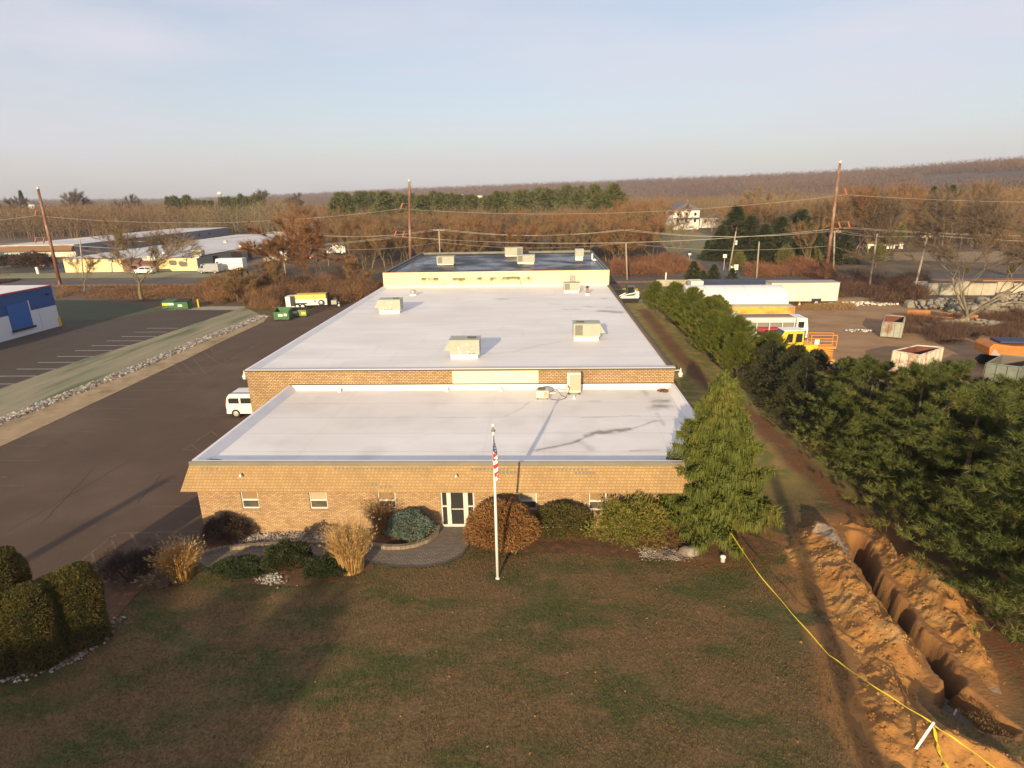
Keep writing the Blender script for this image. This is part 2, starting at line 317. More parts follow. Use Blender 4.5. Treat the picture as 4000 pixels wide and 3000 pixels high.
# near terrain: coarse lawn with a finer block round the trench
TX0, TX1, TY0, TY1 = 24., 38., -16., 4.
parts = [(LX0, -2, LY0, LY1, 2.), (-2, TX0, LY0, TY0, 1.), (-2, TX0, TY0, TY1, .4), (-2, TX0, TY1, LY1, 1.), (TX0, TX1, LY0, TY0, 1.), (TX0, TX1, TY0, TY1, .05), (TX0, TX1, TY1, LY1, .25), (TX1, LX1, LY0, LY1, .75)]
VV, FF, A1, A2, A3, A4, nb_ = [], [], [], [], [], [], 0
for x0, x1, y0, y1, st in parts:
    nx = int(round((x1-x0)/st)); ny = int(round((y1-y0)/st)); X, Y = np.meshgrid(np.linspace(x0, x1, nx+1), np.linspace(y0, y1, ny+1))
    Z = lawn_z(X, Y) if st < .5 else gz(X, Y); e = (X <= x0) | (X >= x1) | (Y <= y0) | (Y >= y1); Z = np.where(e, gz(X, Y), Z)
    i = nb_+np.arange((nx+1)*(ny+1)).reshape(ny+1, nx+1); FF.append(np.stack([i[:-1, :-1], i[:-1, 1:], i[1:, 1:], i[1:, :-1]], -1).reshape(-1, 4))
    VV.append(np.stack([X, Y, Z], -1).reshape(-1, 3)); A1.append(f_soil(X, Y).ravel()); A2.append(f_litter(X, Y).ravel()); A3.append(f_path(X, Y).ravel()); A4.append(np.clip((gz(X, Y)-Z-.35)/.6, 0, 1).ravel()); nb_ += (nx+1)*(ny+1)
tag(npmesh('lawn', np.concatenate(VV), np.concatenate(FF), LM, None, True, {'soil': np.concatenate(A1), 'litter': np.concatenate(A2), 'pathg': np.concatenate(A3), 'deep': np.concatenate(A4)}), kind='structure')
scrub = mat('scrub_ground', (.10, .058, .030), .95, (.15, .10, .055), .25, 8, bump=.5, bscale=3, c3=(.06, .055, .028), s3=.06, world=True)
gb = MB(); B_ = 6000
for x0, x1, y0, y1 in ((-B_, B_, LY1, B_), (-B_, B_, -B_, LY0), (-B_, LX0, LY0, LY1), (LX1, B_, LY0, LY1)): gb.add([(x0, y0, 0), (x1, y0, 0), (x1, y1, 0), (x0, y1, 0)], [(0, 1, 2, 3)])
tag(gb.build('ground', scrub), kind='structure')
# ---- car parks and strips on the left
asph = mat('asphalt', (.094, .054, .032), .9, (.075, .044, .027), .35, 9, bump=.25, bscale=30, c3=(.112, .070, .046), s3=.12, world=True)
asph2 = mat('asphalt_neighbour', (.068, .045, .034), .9, (.055, .038, .030), .3, 9, bump=.25, bscale=30, world=True)
lot = GL(z5, [(0, 1190), (410, 1000), (950, 745), (1350, 555), (1600, 430), (1900, 290)])
lot_poly = [G(*q) for q in [(-600, 1800), (-250, 1420), (0, 1322), (60, 1292), (150, 1254), (230, 1237), (330, 1216), (415, 1190)]]+[np.array(q) for q in [(-.3, .3), (-.06, 11.8), (-2.8, 11.9), (-2.8, 74), (-6, 80), (-12, 80), (-18, 68)]]+[G(602, 676)]+lot[::-1]+[G(-600, 1245)]
patch('car_park', lot_poly, .012, asph, .3)
Apl = GL(z5, [(-900, 1110), (0, 775), (600, 560), (1000, 440), (1300, 340), (1760, 183)]); Bpl = GL(z5, [(-900, 1340), (0, 985), (560, 775), (1000, 600), (1400, 430), (1880, 243)])
Cpl = GL(z5, [(-900, 1420), (0, 1030), (600, 790), (1050, 610), (1450, 440), (1930, 250)]); Dpl = GL(z5, [(-900, 1640)])+lot
frost = mat('frosty_grass', (.20, .20, .115), .95, (.30, .245, .16), .8, 8, bump=.4, bscale=14, c3=(.10, .115, .055), s3=.6, world=True, stretch=(1, .12, 1))
tan = mat('dry_grass', (.40, .28, .16), .95, (.30, .21, .115), .8, 8, bump=.4, bscale=14, c3=(.22, .16, .07), s3=.5, world=True)
ribbon('grass_strip', Apl, Bpl, .02, frost); ribbon('gravel_bed', Bpl, Cpl, .014, mat('gravel_base', (.15, .12, .09), .95, (.06, .045, .035), 4, 6, world=True)); ribbon('dry_verge', Cpl, Dpl, .022, tan)
nlot = Apl[:1]+Apl[1:]+GL(z5, [(1180, 207), (930, 251), (840, 268), (600, 283), (440, 283), (380, 300)])+[np.array((-52, 52)), np.array((-95, 50)), np.array((-95, 0))]
patch('neighbour_car_park', nlot, .012, asph2, .5)
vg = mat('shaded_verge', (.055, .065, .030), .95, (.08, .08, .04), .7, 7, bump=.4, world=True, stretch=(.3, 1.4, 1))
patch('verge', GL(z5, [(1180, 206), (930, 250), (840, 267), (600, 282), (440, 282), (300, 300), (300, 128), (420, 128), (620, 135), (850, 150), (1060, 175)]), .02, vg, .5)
polysheet('concrete_pad', GL(z5, [(1160, 208), (1330, 205), (1695, 206), (1775, 178), (1490, 180)]), .03, mat('pad_concrete', (.36, .31, .25), .9, (.28, .24, .19), 1., world=True))
def stone_scatter(name, A, B, N, s0, s1, m, label=None, dz=0., seed=3, jit=1.):
    q = rs(seed); A = resample(A, 200); B = resample(B, 200); i = q.randint(0, 200, N); t = q.rand(N, 1)*jit+(1-jit)/2; P = A[i]*(1-t)+B[i]*t+q.randn(N, 2)*.12
    s = s0+(s1-s0)*q.rand(N)**2; U = np.array([[1, 0, 0], [0, 1, 0], [-1, 0, 0], [0, -1, 0], [.1, .1, .75], [0, 0, -.4]], float)
    T = np.array([[0, 1, 4], [1, 2, 4], [2, 3, 4], [3, 0, 4], [1, 0, 5], [2, 1, 5], [3, 2, 5], [0, 3, 5]]); a = q.rand(N)*6.28
    V = U[None]*(.65+.7*q.rand(N, 6, 3)); x = V[..., 0]*np.cos(a)[:, None]-V[..., 1]*np.sin(a)[:, None]; y = V[..., 0]*np.sin(a)[:, None]+V[..., 1]*np.cos(a)[:, None]
    W = np.stack([x, y, V[..., 2]], -1)*s[:, None, None]; W[..., :2] += P[:, None]; W[..., 2] += gz(P[:, 0], P[:, 1])[:, None]+dz
    return tag(npmesh(name, W.reshape(-1, 3), (T[None]+6*np.arange(N)[:, None, None]).reshape(-1, 3), m), label, 'stones' if label else None, kind='stuff')
stone = mat('stone', (.36, .31, .25), .9, (.16, .12, .10), 1.6, 3, c3=(.55, .50, .42), s3=1.1, lo=.4, hi=.6, world=True)
stone_scatter('riprap_stones', Bpl, Cpl, 9000, .06, .26, stone, 'band of pale broken stones between the two grass strips')
# painted marks
white = mat('white_line', (.62, .58, .52), .8, (.45, .42, .38), 2, world=True); yel = mat('worn_yellow_line', (.15, .105, .050), .85, (.10, .07, .048), 2.2, 5, lo=.35, hi=.6, world=True)
def line(mb, a, b, w_, z):
    a = Vector((a[0], a[1], z)); b = Vector((b[0], b[1], z)); n = (b-a).cross(Vector((0, 0, 1))).normalized()*w_/2; mb.quad(a-n, b-n, b+n, a+n)
wl = MB()
for x0, x1, y in [(1060, 1285, 337), (970, 1205, 365), (875, 1125, 396), (768, 1028, 428), (660, 930, 462), (540, 815, 498), (412, 690, 540), (272, 565, 583), (122, 430, 631), (-60, 270, 682), (-230, 105, 739)]: line(wl, G(*z5(x0, y)), G(*z5(x1, y-1)), .1, .018)
tag(wl.build('parking_lines', white), kind='structure')
yl = MB()
for a, b in [((1100, 674), (1465, 665)), ((1465, 665), (1900, 432)), ((1190, 628), (1218, 652)), ((1250, 605), (1326, 668)), ((1310, 585), (1405, 666)), ((1385, 548), (1476, 660)), ((1465, 510), (1592, 598)), ((1520, 490), (1545, 512)), ((1610, 555), (1635, 572)), ((1655, 515), (1740, 522)), ((1800, 460), (1830, 480)),
             ((1000, 722), (1370, 722)), ((900, 785), (1250, 780)), ((760, 850), (1120, 846)), ((600, 918), (970, 916)), ((540, 997), (870, 993)), ((340, 1085), (680, 1080)), ((50, 1183), (340, 1180)), ((1315, 1212), (1480, 1212)), ((1320, 1210), (1520, 1080)), ((1520, 1080), (1570, 1112)), ((1370, 1165), (1420, 1210)), ((1530, 972), (1660, 962))]:
    line(yl, G(*z5(*a)), G(*z5(*b)), .09, .018)
for a, b in [((600, 1062), (950, 797)), ((950, 797), (1620, 781)), ((745, 960), (795, 1112)), ((895, 838), (943, 925)), ((1060, 797), (1118, 890)), ((1250, 790), (1330, 880)), ((1445, 785), (1560, 900)), ((1230, 581), (1600, 577)), ((-20, 205), (330, 207)), ((-20, 341), (60, 341)), ((0, 409), (200, 408))]:
    line(yl, G(*z7(*a)), G(*z7(*b)), .11, .018)
for i in range(17):
    t = i/16; a = z7(200+1250*t, 1155-925*t); b = z7(200+1250*(t+.022), 1155-925*(t+.022)); line(yl, G(*a), G(*b), .05, .018)
for a, b in [((850, 400), (1060, 402)), ((1060, 402), (1200, 410)), ((1200, 410), (1330, 400)), ((1330, 400), (1470, 397))]: line(yl, G(*z7(*a)), G(*z7(*b)), .05, .018)
tag(yl.build('yellow_markings', yel), kind='structure')
crk = MB(); q = random.Random(5)
for a, b in [((60, 780), (1100, 180)), ((780, 250), (340, 720)), ((1100, 560), (1330, 300))]:
    P = [G(*z7(a[0]+(b[0]-a[0])*i/14+q.uniform(-9, 9), a[1]+(b[1]-a[1])*i/14)) for i in range(15)]
    for u, v in zip(P[:-1], P[1:]): line(crk, u, v, .035, .017)
tag(crk.build('asphalt_cracks', mat('crack', (.035, .026, .022), .9)), kind='structure')
# ---- road, railway, far lots, field, dirt yard
pa, pb = G(400, 609.5)[:2], G(1400, 602.5)[:2]; rd = (pb-pa)/np.linalg.norm(pb-pa); rn = np.array([-rd[1], rd[0]])
def along(c, off, t0, t1, half): return [c+rd*t0+rn*(off-half), c+rd*t1+rn*(off-half), c+rd*t1+rn*(off+half), c+rd*t0+rn*(off+half)]
polysheet('road', along(pa, 0, -400, 500, 3.1), .03, mat('road_asphalt', (.085, .075, .072), .9, (.065, .058, .056), .3, world=True))
rc = G(300, 617.5)[:2]; offr = float((rc-pa)@rn)
polysheet('ballast', along(pa, offr, -400, 500, 1.9), .04, mat('ballast_stone', (.13, .085, .06), .95, (.08, .055, .04), 2., 6, world=True))
rb = MB()
for s in (-.72, .72):
    P = along(pa, offr+s, -300, 400, .06); rb.hexa([(*P[0], .06), (*P[1], .06), (*P[2], .06), (*P[3], .06), (*P[0], .2), (*P[1], .2), (*P[2], .2), (*P[3], .2)])
rail = thing('railway_track', 'rusty railway track crossing behind the white roofed building', 'railway'); rb.build('rail', mat('rail_rust', (.14, .07, .045), .7), rail)
tb = MB()
for i in range(220):
    P = along(pa, offr, -130+i*1.1, -129.75+i*1.1, 1.25); tb.hexa([(*P[0], .05), (*P[1], .05), (*P[2], .05), (*P[3], .05), (*P[0], .11), (*P[1], .11), (*P[2], .11), (*P[3], .11)])
tag(tb.build('sleepers', mat('sleeper', (.07, .05, .04), .95), rail), kind='stuff')
fld = mat('field_grass', (.24, .23, .135), .95, (.18, .18, .095), .12, 7, c3=(.22, .19, .11), s3=.05, world=True, stretch=(.3, 1, 1))
polysheet('field', [np.array(q) for q in [(-260, 109), (-92, 101.5), (-50, 98.5), (-38, 99), (-50, 109), (-260, 118)]], .035, fld)
polysheet('far_car_park', [np.array(q) for q in [(-62, 109.5), (-45, 110), (-40, 150), (-42, 205), (-58, 205), (-60, 130)]], .03, mat('far_asphalt', (.13, .105, .08), .9, (.10, .08, .06), .2, world=True))
polysheet('far_lane', [np.array(q) for q in [(-300, 124), (-94, 112.5), (-94, 118), (-118, 138), (-300, 150)]], .03, mat('far_lane_a', (.10, .095, .085), .9, (.085, .08, .075), .1, world=True))
dirt = mat('dirt_ground', (.34, .20, .095), .95, (.24, .135, .065), .35, 9, bump=.6, bscale=3, c3=(.34, .21, .11), s3=.15, world=True, stretch=(1, 1.7, 1))
patch('dirt_yard', [np.array(q) for q in [(37, 12), (44, 4), (62, 0), (120, 10), (120, 52), (84, 62), (60, 66), (44, 64), (38.5, 48)]], .03, dirt, .5)
tanf = mat('tan_field', (.30, .21, .12), .95, (.22, .155, .09), .05, 6, world=True)
polysheet('tan_field', [G(*q) for q in [(1930, 563), (2500, 575), (2500, 540), (2150, 543), (1930, 545)]], .03, tanf)
polysheet('hill_lawn', [G(*q) for q in [(1445, 560), (1520, 570), (1570, 560), (1600, 535), (1520, 505), (1455, 492), (1425, 500)]], .04, mat('hill_lawn_g', (.16, .15, .07), .95, (.20, .17, .09), .1, world=True))
polysheet('side_road', [G(*q) for q in [(1580, 604), (1470, 545), (1490, 541), (1640, 604)]], .06, mat('side_road_a', (.10, .088, .08), .9))
# ---- paver path, kerb wall, planting beds
outerp = GL(z8, [(2082, 662), (2085, 780), (2030, 860), (1910, 915), (1750, 942), (1560, 940), (1400, 912), (1200, 880), (900, 870), (600, 870), (330, 890), (215, 955)], .01)
innerp = GL(z8, [(1890, 664), (1870, 720), (1800, 775), (1700, 812), (1600, 828), (1500, 830), (1380, 812), (1200, 790), (900, 800), (600, 812), (310, 835), (90, 900)], .01)
pav = mat('pavers', (.20, .165, .13), .9, (.15, .12, .095), 1.5, world=True)
n, l, b = nodes_of(pav); brn = n.new("ShaderNodeTexBrick"); brn.inputs['Scale'].default_value = 1; brn.inputs['Brick Width'].default_value = .22; brn.inputs['Row Height'].default_value = .11; brn.inputs['Mortar Size'].default_value = .012
brn.inputs['Color1'].default_value = (.24, .19, .145, 1); brn.inputs['Color2'].default_value = (.17, .14, .115, 1); brn.inputs['Mortar'].default_value = (.07, .055, .045, 1)
gg = n.new("ShaderNodeNewGeometry"); l.new(gg.outputs['Position'], brn.inputs[0]); l.new(brn.outputs[0], b.inputs['Base Color'])
ribbon('path', innerp, outerp, .03, pav, 90, 8)
edge = resample(outerp, 90); ribbon('path_edging', edge+np.array([0, .0]), resample(outerp, 90)+np.array([.05, -.16]), .045, mat('dark_paver', (.10, .085, .075), .9, (.07, .06, .05), 5, world=True), 90, 1)
kw = MB(); ip = resample(innerp, 60)
for i in range(59):
    a, c = ip[i], ip[i+1]; t = (c-a)/np.linalg.norm(c-a); nn = np.array([-t[1], t[0]])*(.2 if True else 0); nn = nn if nn[1] > 0 else -nn; za, zc = float(gz(*a)), float(gz(*c)); g = .012
    c = c-t*g; kw.hexa([(*a, za), (*c, zc), (*(c+nn), zc), (*(a+nn), za), (*a, za+.2), (*c, zc+.2), (*(c+nn), zc+.2), (*(a+nn), za+.2)])
tag(kw.build('garden_wall', mat('kerb_block', (.27, .21, .15), .9, (.19, .145, .10), 3, world=True)), 'low curved block kerb wall edging the planting bed beside the paver path', 'kerb wall')
mulch = mat('mulch', (.15, .075, .035), .95, (.10, .055, .03), 3, 8, bump=.8, bscale=20, c3=(.26, .10, .04), s3=2.2, world=True)
wallbed = [np.array((.05, -.02)), np.array((11.7, -.02))]
ribbon('planting_bed', wallbed, ip[::-1]+np.array([0, .2]), .02, mulch, 60, 6)
rb0 = [np.array((13.35, -.02)), np.array((25.5, -.02)), np.array((27.2, -1.4))]; rb1 = GL(z3, [(265, 1320), (560, 1330), (900, 1322), (1300, 1345), (1650, 1375), (2000, 1385), (2190, 1400)])
ribbon('front_bed', rb0, rb1, .025, mulch, 60, 8)
lb0 = GL(z8, [(215, 1010), (300, 930), (600, 880), (900, 880), (1200, 890), (1400, 930)]); lb1 = GL(z8, [(215, 1015), (400, 1050), (600, 1085), (900, 1090), (1150, 1060), (1400, 960)])
ribbon('lawn_bed', lb0, lb1, .03, mulch, 40, 6)
hb = [G(*q) for q in [(-120, 1510), (0, 1476), (75, 1462), (140, 1440), (200, 1400), (240, 1350), (290, 1290), (330, 1255)]]; hb2 = [G(*q) for q in [(-120, 1330), (0, 1318), (60, 1296), (110, 1276), (180, 1252), (230, 1240), (290, 1222), (340, 1218)]]
ribbon('hedge_bed', hb, hb2, .03, mulch, 40, 8)
stone_scatter('bed_stones', GL(z8, [(400, 790), (900, 770), (1380, 790)]), GL(z8, [(480, 715), (900, 700), (1350, 680)]), 2200, .03, .10, stone, 'pale stones covering the bed at the foot of the brick wall', .03, 4)
stone_scatter('bed_pebbles', GL(z3, [(1620, 1290), (1900, 1310)]), GL(z3, [(1630, 1370), (2000, 1380)]), 1100, .02, .06, stone, 'small pale pebbles in the front bed by the weeping evergreen', .03, 6)
stone_scatter('edging_stones', GL(z8, [(560, 1060), (760, 1075)]), GL(z8, [(620, 1000), (720, 1010)]), 260, .03, .10, stone, 'heap of pale stones at the lawn edge below the low evergreens', .04, 7)
stone_scatter('hedge_stones', [p+np.array([.05, .12, 0]) for p in hb[:6]], [p+np.array([.1, .35, 0]) for p in hb[:6]], 420, .03, .08, stone, 'white stones along the foot of the clipped evergreen hedge', .04, 8)
# ---- spoil heaps either side of the trench
soil = mat('soil', (.40, .190, .050), .95, (.26, .115, .030), 1.1, 9, bump=1., bscale=7, c3=(.43, .24, .08), s3=.7, world=True); mixin(soil, (.24, .22, .19), 'grey')
HF = []
def heap(name, poly, hmax, label, seed, ridge, wid, grey):
    def zf(X, Y):
        d = dpoly(X, Y, list(poly)+[poly[0]]); ins = inside(X, Y, poly); rr = dpoly(X, Y, ridge); d = np.maximum(0, d-.35*(fbm(X, Y, 1.6, 3, seed+5)-.25)*(d < .9)); big = vnoise(X+.6*vnoise(X, Y, 1., seed), Y, .62, seed); med = fbm(X, Y, 1.7, 3, seed+2)
        h = hmax*ss(d/(.9+.5*big))*(.38+.62*(1-ss(rr/wid)))*(.40+1.05*big)+.34*(med-.5)*ss(d/.5)+.11*np.maximum(0, fbm(X, Y, 3.6, 3, seed+3)-.52)*4*ss(d/.3)*.5+.10*(fbm(X, Y, 8., 3, seed+11)-.5)*ss(d/.2)
        pc = np.mean(pit, 0); h = h*(1-.9*np.exp(-(np.hypot(X-pc[0], Y-pc[1])/2.2)**4))
        return lawn_z(X, Y)+np.where(ins, h, -.03)
    HF.append(zf)
    pr = np.asarray([p[:2] for p in poly]); x0, y0 = pr.min(0)-.1; x1, y1 = pr.max(0)+.1
    gp = np.asarray(GL(zt, grey))[:, :2]
    return tag(patch(name, poly, -.02, soil, .055, None, {'grey': lambda X, Y: (1-ss((dpoly(X, Y, gp)-.1-.3*fbm(X, Y, 2., 3, 1))/.15))*.8}, zf), label, 'dirt pile')
hl = GL(zt, [(500, 95), (330, 80), (290, 170), (235, 240), (330, 400), (470, 520), (520, 680), (660, 900), (690, 1100), (655, 1290), (780, 1480), (960, 1640), (1100, 1800), (1900, 1800), (1900, 1560), (1560, 1470), (1350, 1370), (1220, 1240), (1200, 1130), (1290, 1080), (1200, 930), (1080, 780), (990, 670), (890, 545), (800, 420), (740, 300), (690, 180)])
heap('dirt_heap', hl, 1.15, 'long orange dirt heap between the lawn and the trench', 21, GL(zt, [(600, 200), (760, 420), (900, 620), (1040, 820), (1150, 1000), (1180, 1250), (1400, 1450), (1800, 1650)]), 1.9, [(500, 200), (620, 280), (700, 340), (740, 300), (640, 180)])
hr = GL(zt, [(500, 70), (700, 60), (900, 110), (1010, 200), (1100, 330), (1300, 440), (1480, 560), (1600, 700), (1580, 800), (1680, 1000), (1760, 1200), (1850, 1350), (1720, 1290), (1540, 1130), (1420, 1020), (1290, 850), (1180, 730), (1080, 600), (980, 470), (900, 370), (830, 240), (780, 120), (640, 105)])
heap('dirt_heap', hr, .95, 'lumpy orange dirt heap between the trench and the pine trees', 41, GL(zt, [(850, 130), (960, 270), (1150, 480), (1330, 660), (1450, 850), (1600, 1080)]), 1.5, [(1620, 1180), (1720, 1250)])
pg = [p+(np.mean(pit, 0)-p)*.05 for p in pit]
polysheet('pit_floor', pg, -.50, mat('pit_mud', (.15, .14, .13), .8, (.11, .10, .095), 1.5, world=True))
q = rs(12); cx = 25.2+q.rand(8000)*9; cy_ = -13+q.rand(8000)*15; cz = np.max([f(cx, cy_) for f in HF], 0)-gz(cx, cy_); k_ = (cz > .06) | ((q.rand(8000) < .05) & (dpoly(cx, cy_, trench) > .9)); k_ &= ~inside(cx, cy_, pit); cx, cy_, cz = cx[k_], cy_[k_], np.maximum(cz[k_], 0)
def clods(N):
    sz = .014+.07*q.rand(N)**4.; U = np.array([[1, 0, 0], [0, 1, 0], [-1, 0, 0], [0, -1, 0], [.1, .1, .8], [0, 0, -.4]], float); T = np.array([[0, 1, 4], [1, 2, 4], [2, 3, 4], [3, 0, 4], [1, 0, 5], [2, 1, 5], [3, 2, 5], [0, 3, 5]]); V = U[None]*(.6+.8*q.rand(N, 6, 3))*sz[:, None, None]
    V[..., 0] += cx[:, None]; V[..., 1] += cy_[:, None]; V[..., 2] += (cz+gz(cx, cy_)-.02)[:, None]; return V.reshape(-1, 3), (T[None]+6*np.arange(N)[:, None, None]).reshape(-1, 3)
CV, CF = clods(len(cx)); tag(npmesh('soil_clods', CV, CF, soil), 'loose clods and stones on the dirt heaps by the trench', 'stones', kind='stuff')
# ================================================================== MAIN BUILDING
W = 25.; XL = -2.77; H1, H2, H3 = 3.9, 4.98, 6.67; Y1, Y2, Y3 = 11.74, 48.8, 74.41
brick = brickmat('brick', (.53, .35, .185), (.34, .20, .100), (.20, .125, .07), .21, .071, .013, bias=-.15)
brickd = brickmat('brick_hall', (.50, .33, .165), (.32, .19, .09), (.17, .11, .06), .24, .11, .022, bias=-.15)
shing = brickmat('shingles', (.41, .265, .118), (.34, .215, .095), (.25, .15, .065), .17, .125, .014, bias=.1)
memb = mat('roof_membrane', (.80, .765, .74), .55, (.70, .66, .63), .45, 8, c3=(.73, .68, .64), s3=.16, world=True, stretch=(.35, 1, 1), spec=.35)
alu = mat('white_aluminium', (.62, .60, .55), .45, metal=0.); tin = mat('taupe_fascia', (.33, .29, .21), .35, (.27, .24, .18), .6, metal=.35, world=True)
glass = mat('window_glass', (.035, .035, .035), .08, spec=.8); cap = mat('edge_cap', (.075, .055, .045), .6); whitecap = mat('white_cap', (.78, .75, .72), .5)
bld = thing('brick_warehouse', 'long tan brick and cream warehouse with flat white roofs in the centre', 'warehouse')
b = MB(); wins = [(2.08, 2.93, 1.38), (5.41, 6.28, 1.38), (8.72, 9.58, 1.42), (15.42, 16.27, 1.38), (18.70, 19.52, 1.38), (22.0, 22.85, 1.38)]
ops = sorted([(a, c, z, 2.75) for a, c, z in wins]+[(11.72, 13.32, .42, 2.75)]); x = 0
for a, c, z, zt_ in ops: b.box(x, a, -.002, .28, -.1, 3.6); b.box(a, c, 0., .28, -.1, z); b.box(a, c, 0., .28, zt_, 3.6); x = c
b.box(x, W, -.002, .28, -.1, 3.6); b.box(0, .28, .285, Y1-.005, -.1, 3.6); b.box(W-.28, W, .285, Y1-.005, -.1, 3.6); b.build('office_wall', brick, bld)
b = MB(); b.box(XL, W, Y1, Y1+.3, -.1, H2-.16); b.box(XL, XL+.3, Y1+.305, Y2, -.1, H2-.16); b.box(W-.3, W, Y1+.305, Y2, -.1, H2-.16); b.build('hall_wall', brickd, bld)
# rear hall in cream concrete: the facing wall carries the black streaks
cream = mat('cream_concrete', (.80, .67, .38), .8, (.74, .61, .34), .5, world=True); stainmix(cream, (.10, .085, .05))
def yz_stain(X, Z):
    n = fbm(X, Z*.25, 1.3, 5, 3); top = H2+1.02+.10*(fbm(X, X*0, .6, 3, 8)-.5)*2; a = ss((top-Z)/.12)*(1-ss((top-Z-.2)/(.35+.4*vnoise(X, X*0, 4, 5))))
    s = a*np.clip((n-.40)*5, 0, 1)*(X > -.9)*(X < 16)
    for j in range(7):
        xj = .1+2.35*j; s = np.maximum(s, .95*np.exp(-((X-xj)/.08)**2)*ss((top-Z)/.2)*(.4+.6*vnoise(X, Z, 2, 9)))
    return np.clip(s*1., 0, .95)
nx, nz2 = 340, 26; X, Z = np.meshgrid(np.linspace(XL, W, nx), np.linspace(H2-.6, H3-.05, nz2)); i = np.arange(nx*nz2).reshape(nz2, nx)
F = np.stack([i[:-1, :-1], i[:-1, 1:], i[1:, 1:], i[1:, :-1]], -1).reshape(-1, 4)
npmesh('rear_hall_wall', np.stack([X, 0*X+Y2-.06, Z], -1).reshape(-1, 3), F, cream, bld, attrs={'stain': yz_stain(X, Z)})
b = MB(); b.box(XL, W, Y2-.05, Y2+.25, -.1, H3-.06); b.box(XL, XL+.3, Y2+.255, Y3, -.1, H3-.3); b.box(W-.3, W, Y2+.255, Y3, -.1, H3-.3); b.box(XL+.31, W-.31, Y3-.3, Y3, -.1, H3-.3); b.build('rear_side_wall', mat('cream_side', (.78, .68, .46), .8), bld)
d0, d1 = GY(*Z1(2200, 950, 5.53)(135, 690), Y2), GY(*Z1(2200, 950, 5.53)(265, 895), Y2)
b = MB(); b.box(d0[0], d1[0], Y2-.11, Y2-.065, H2-.2, d0[2]); dd = b.build('roof_door', mat('grey_door', (.33, .28, .25), .6), bld); dd['label'] = 'grey steel door opening on the white roof'
MB().box(d0[0]+.08, d0[0]+.14, Y2-.15, Y2-.115, H2+.5, H2+.6).build('handle', cap, dd)
# roofs
zf, zh, zr3 = H1-.33, H2-.22, H3-.35

def Groof(z, zf_): return lambda pts: [Gz(*z(*p), zf_) for p in pts]
g3 = Groof(z3, zf); g6 = Groof(z6, zf); g4 = Groof(Z1(2200, 950, 5.53), zh); g6h = Groof(z6, zh)
SL = [(g3([(790, 520), (1010, 480), (1110, 452), (1200, 405)]), .10, .55), (g3([(1190, 410), (1250, 385), (1330, 380), (1420, 365), (1525, 352)]), .22, .8), (g3([(1525, 352), (1620, 330), (1700, 295), (1780, 285)]), .08, .45),
      (g3([(1530, 525), (1700, 518), (1830, 515)]), .05, .5), (g3([(1150, 262), (1400, 258), (1530, 248), (1600, 252)]), .06, .35), (g3([(1765, 133), (1800, 132)]), .38, .7), (g3([(1745, 176), (1795, 178)]), .42, .55), (g3([(1715, 145), (1722, 180)]), .25, .3), (g3([(1640, 45), (1660, 90)]), .18, .3),
      (g3([(1830, 40), (1850, 60)]), .12, .6), (g3([(1740, 230), (1780, 290), (1800, 330)]), .10, .25), (g3([(0, 265), (320, 265)]), .03, .25), (g3([(1050, 135), (1290, 135)]), .05, .35), (g3([(550, 250), (680, 190), (740, 140)]), .08, .22), (g3([(1160, 465), (1230, 510)]), .2, .18)]
def st_front(X, Y):
    s = 0*X; n = fbm(X, Y, 2.5, 4, 2)
    for P, wd, a in SL: s = np.maximum(s, a*np.exp(-(dpoly(X, Y, P)/(wd*(.35+1.3*n)))**2))
    return np.clip(s*(.5+n), 0, .75)
SH = [(g4([(20, 1432), (350, 1430)]), .3, .35), (g4([(800, 1465), (1020, 1475), (1120, 1490), (1230, 1492)]), .45, .6), (g4([(960, 1390), (1080, 1392)]), .3, .25), (g4([(500, 1360), (620, 1375)]), .35, .25), (g4([(860, 1190), (900, 1195)]), .3, .35), (g6h([(1050, 565), (1200, 550), (1330, 515), (1450, 495)]), .15, .16), (g6h([(1100, 247), (1150, 248)]), .35, .4), (g6h([(1400, 275), (1450, 277)]), .3, .25), (g6h([(300, 258), (380, 262)]), .2, .3)]
def st_hall(X, Y):
    s = 0*X; n = fbm(X, Y, 1.5, 4, 6)
    for P, wd, a in SH: s = np.maximum(s, a*np.exp(-(dpoly(X, Y, P)/(wd*(.4+1.2*n)))**2))
    seam = .10*np.exp(-((Y*.42 % 1.-.5)/.03)**2)+.08*np.clip(fbm(X, Y, .3, 5, 34)-.52, 0, 1)*3+.06*(np.abs((X*.21+np.floor(Y*.42)*.37) % 1-.5) < .006); return np.clip(s+seam, 0, .75)
def seamf(X, Y): return np.clip(st_front(X, Y)+.10*np.clip(fbm(X, Y, .5, 5, 33)-.50, 0, 1)*5+.05*(np.abs((X*.33) % 1-.5) < .008)+.16*np.exp(-(((Y-.6) % 2.4-1.2)/.04)**2), 0, .8)
stainmix(memb, (.13, .10, .08))
grid('office_roof', .15, W-.15, .1, Y1-.02, .1, lambda X, Y: zf+.015*(fbm(X, Y, .35, 3, 1)-.5), memb, bld, {'stain': seamf})
grid('hall_roof', XL+.1, W-.1, Y1+.1, Y2-.07, .2, lambda X, Y: zh+.03*(fbm(X, Y, .2, 3, 4)-.5), memb, bld, {'stain': st_hall})
wet = mat('black_wet_roof', (.030, .028, .036), .16, (.045, .042, .05), .35, 5, world=True, stretch=(.5, 1, 1)); n, l, b_ = nodes_of(wet)
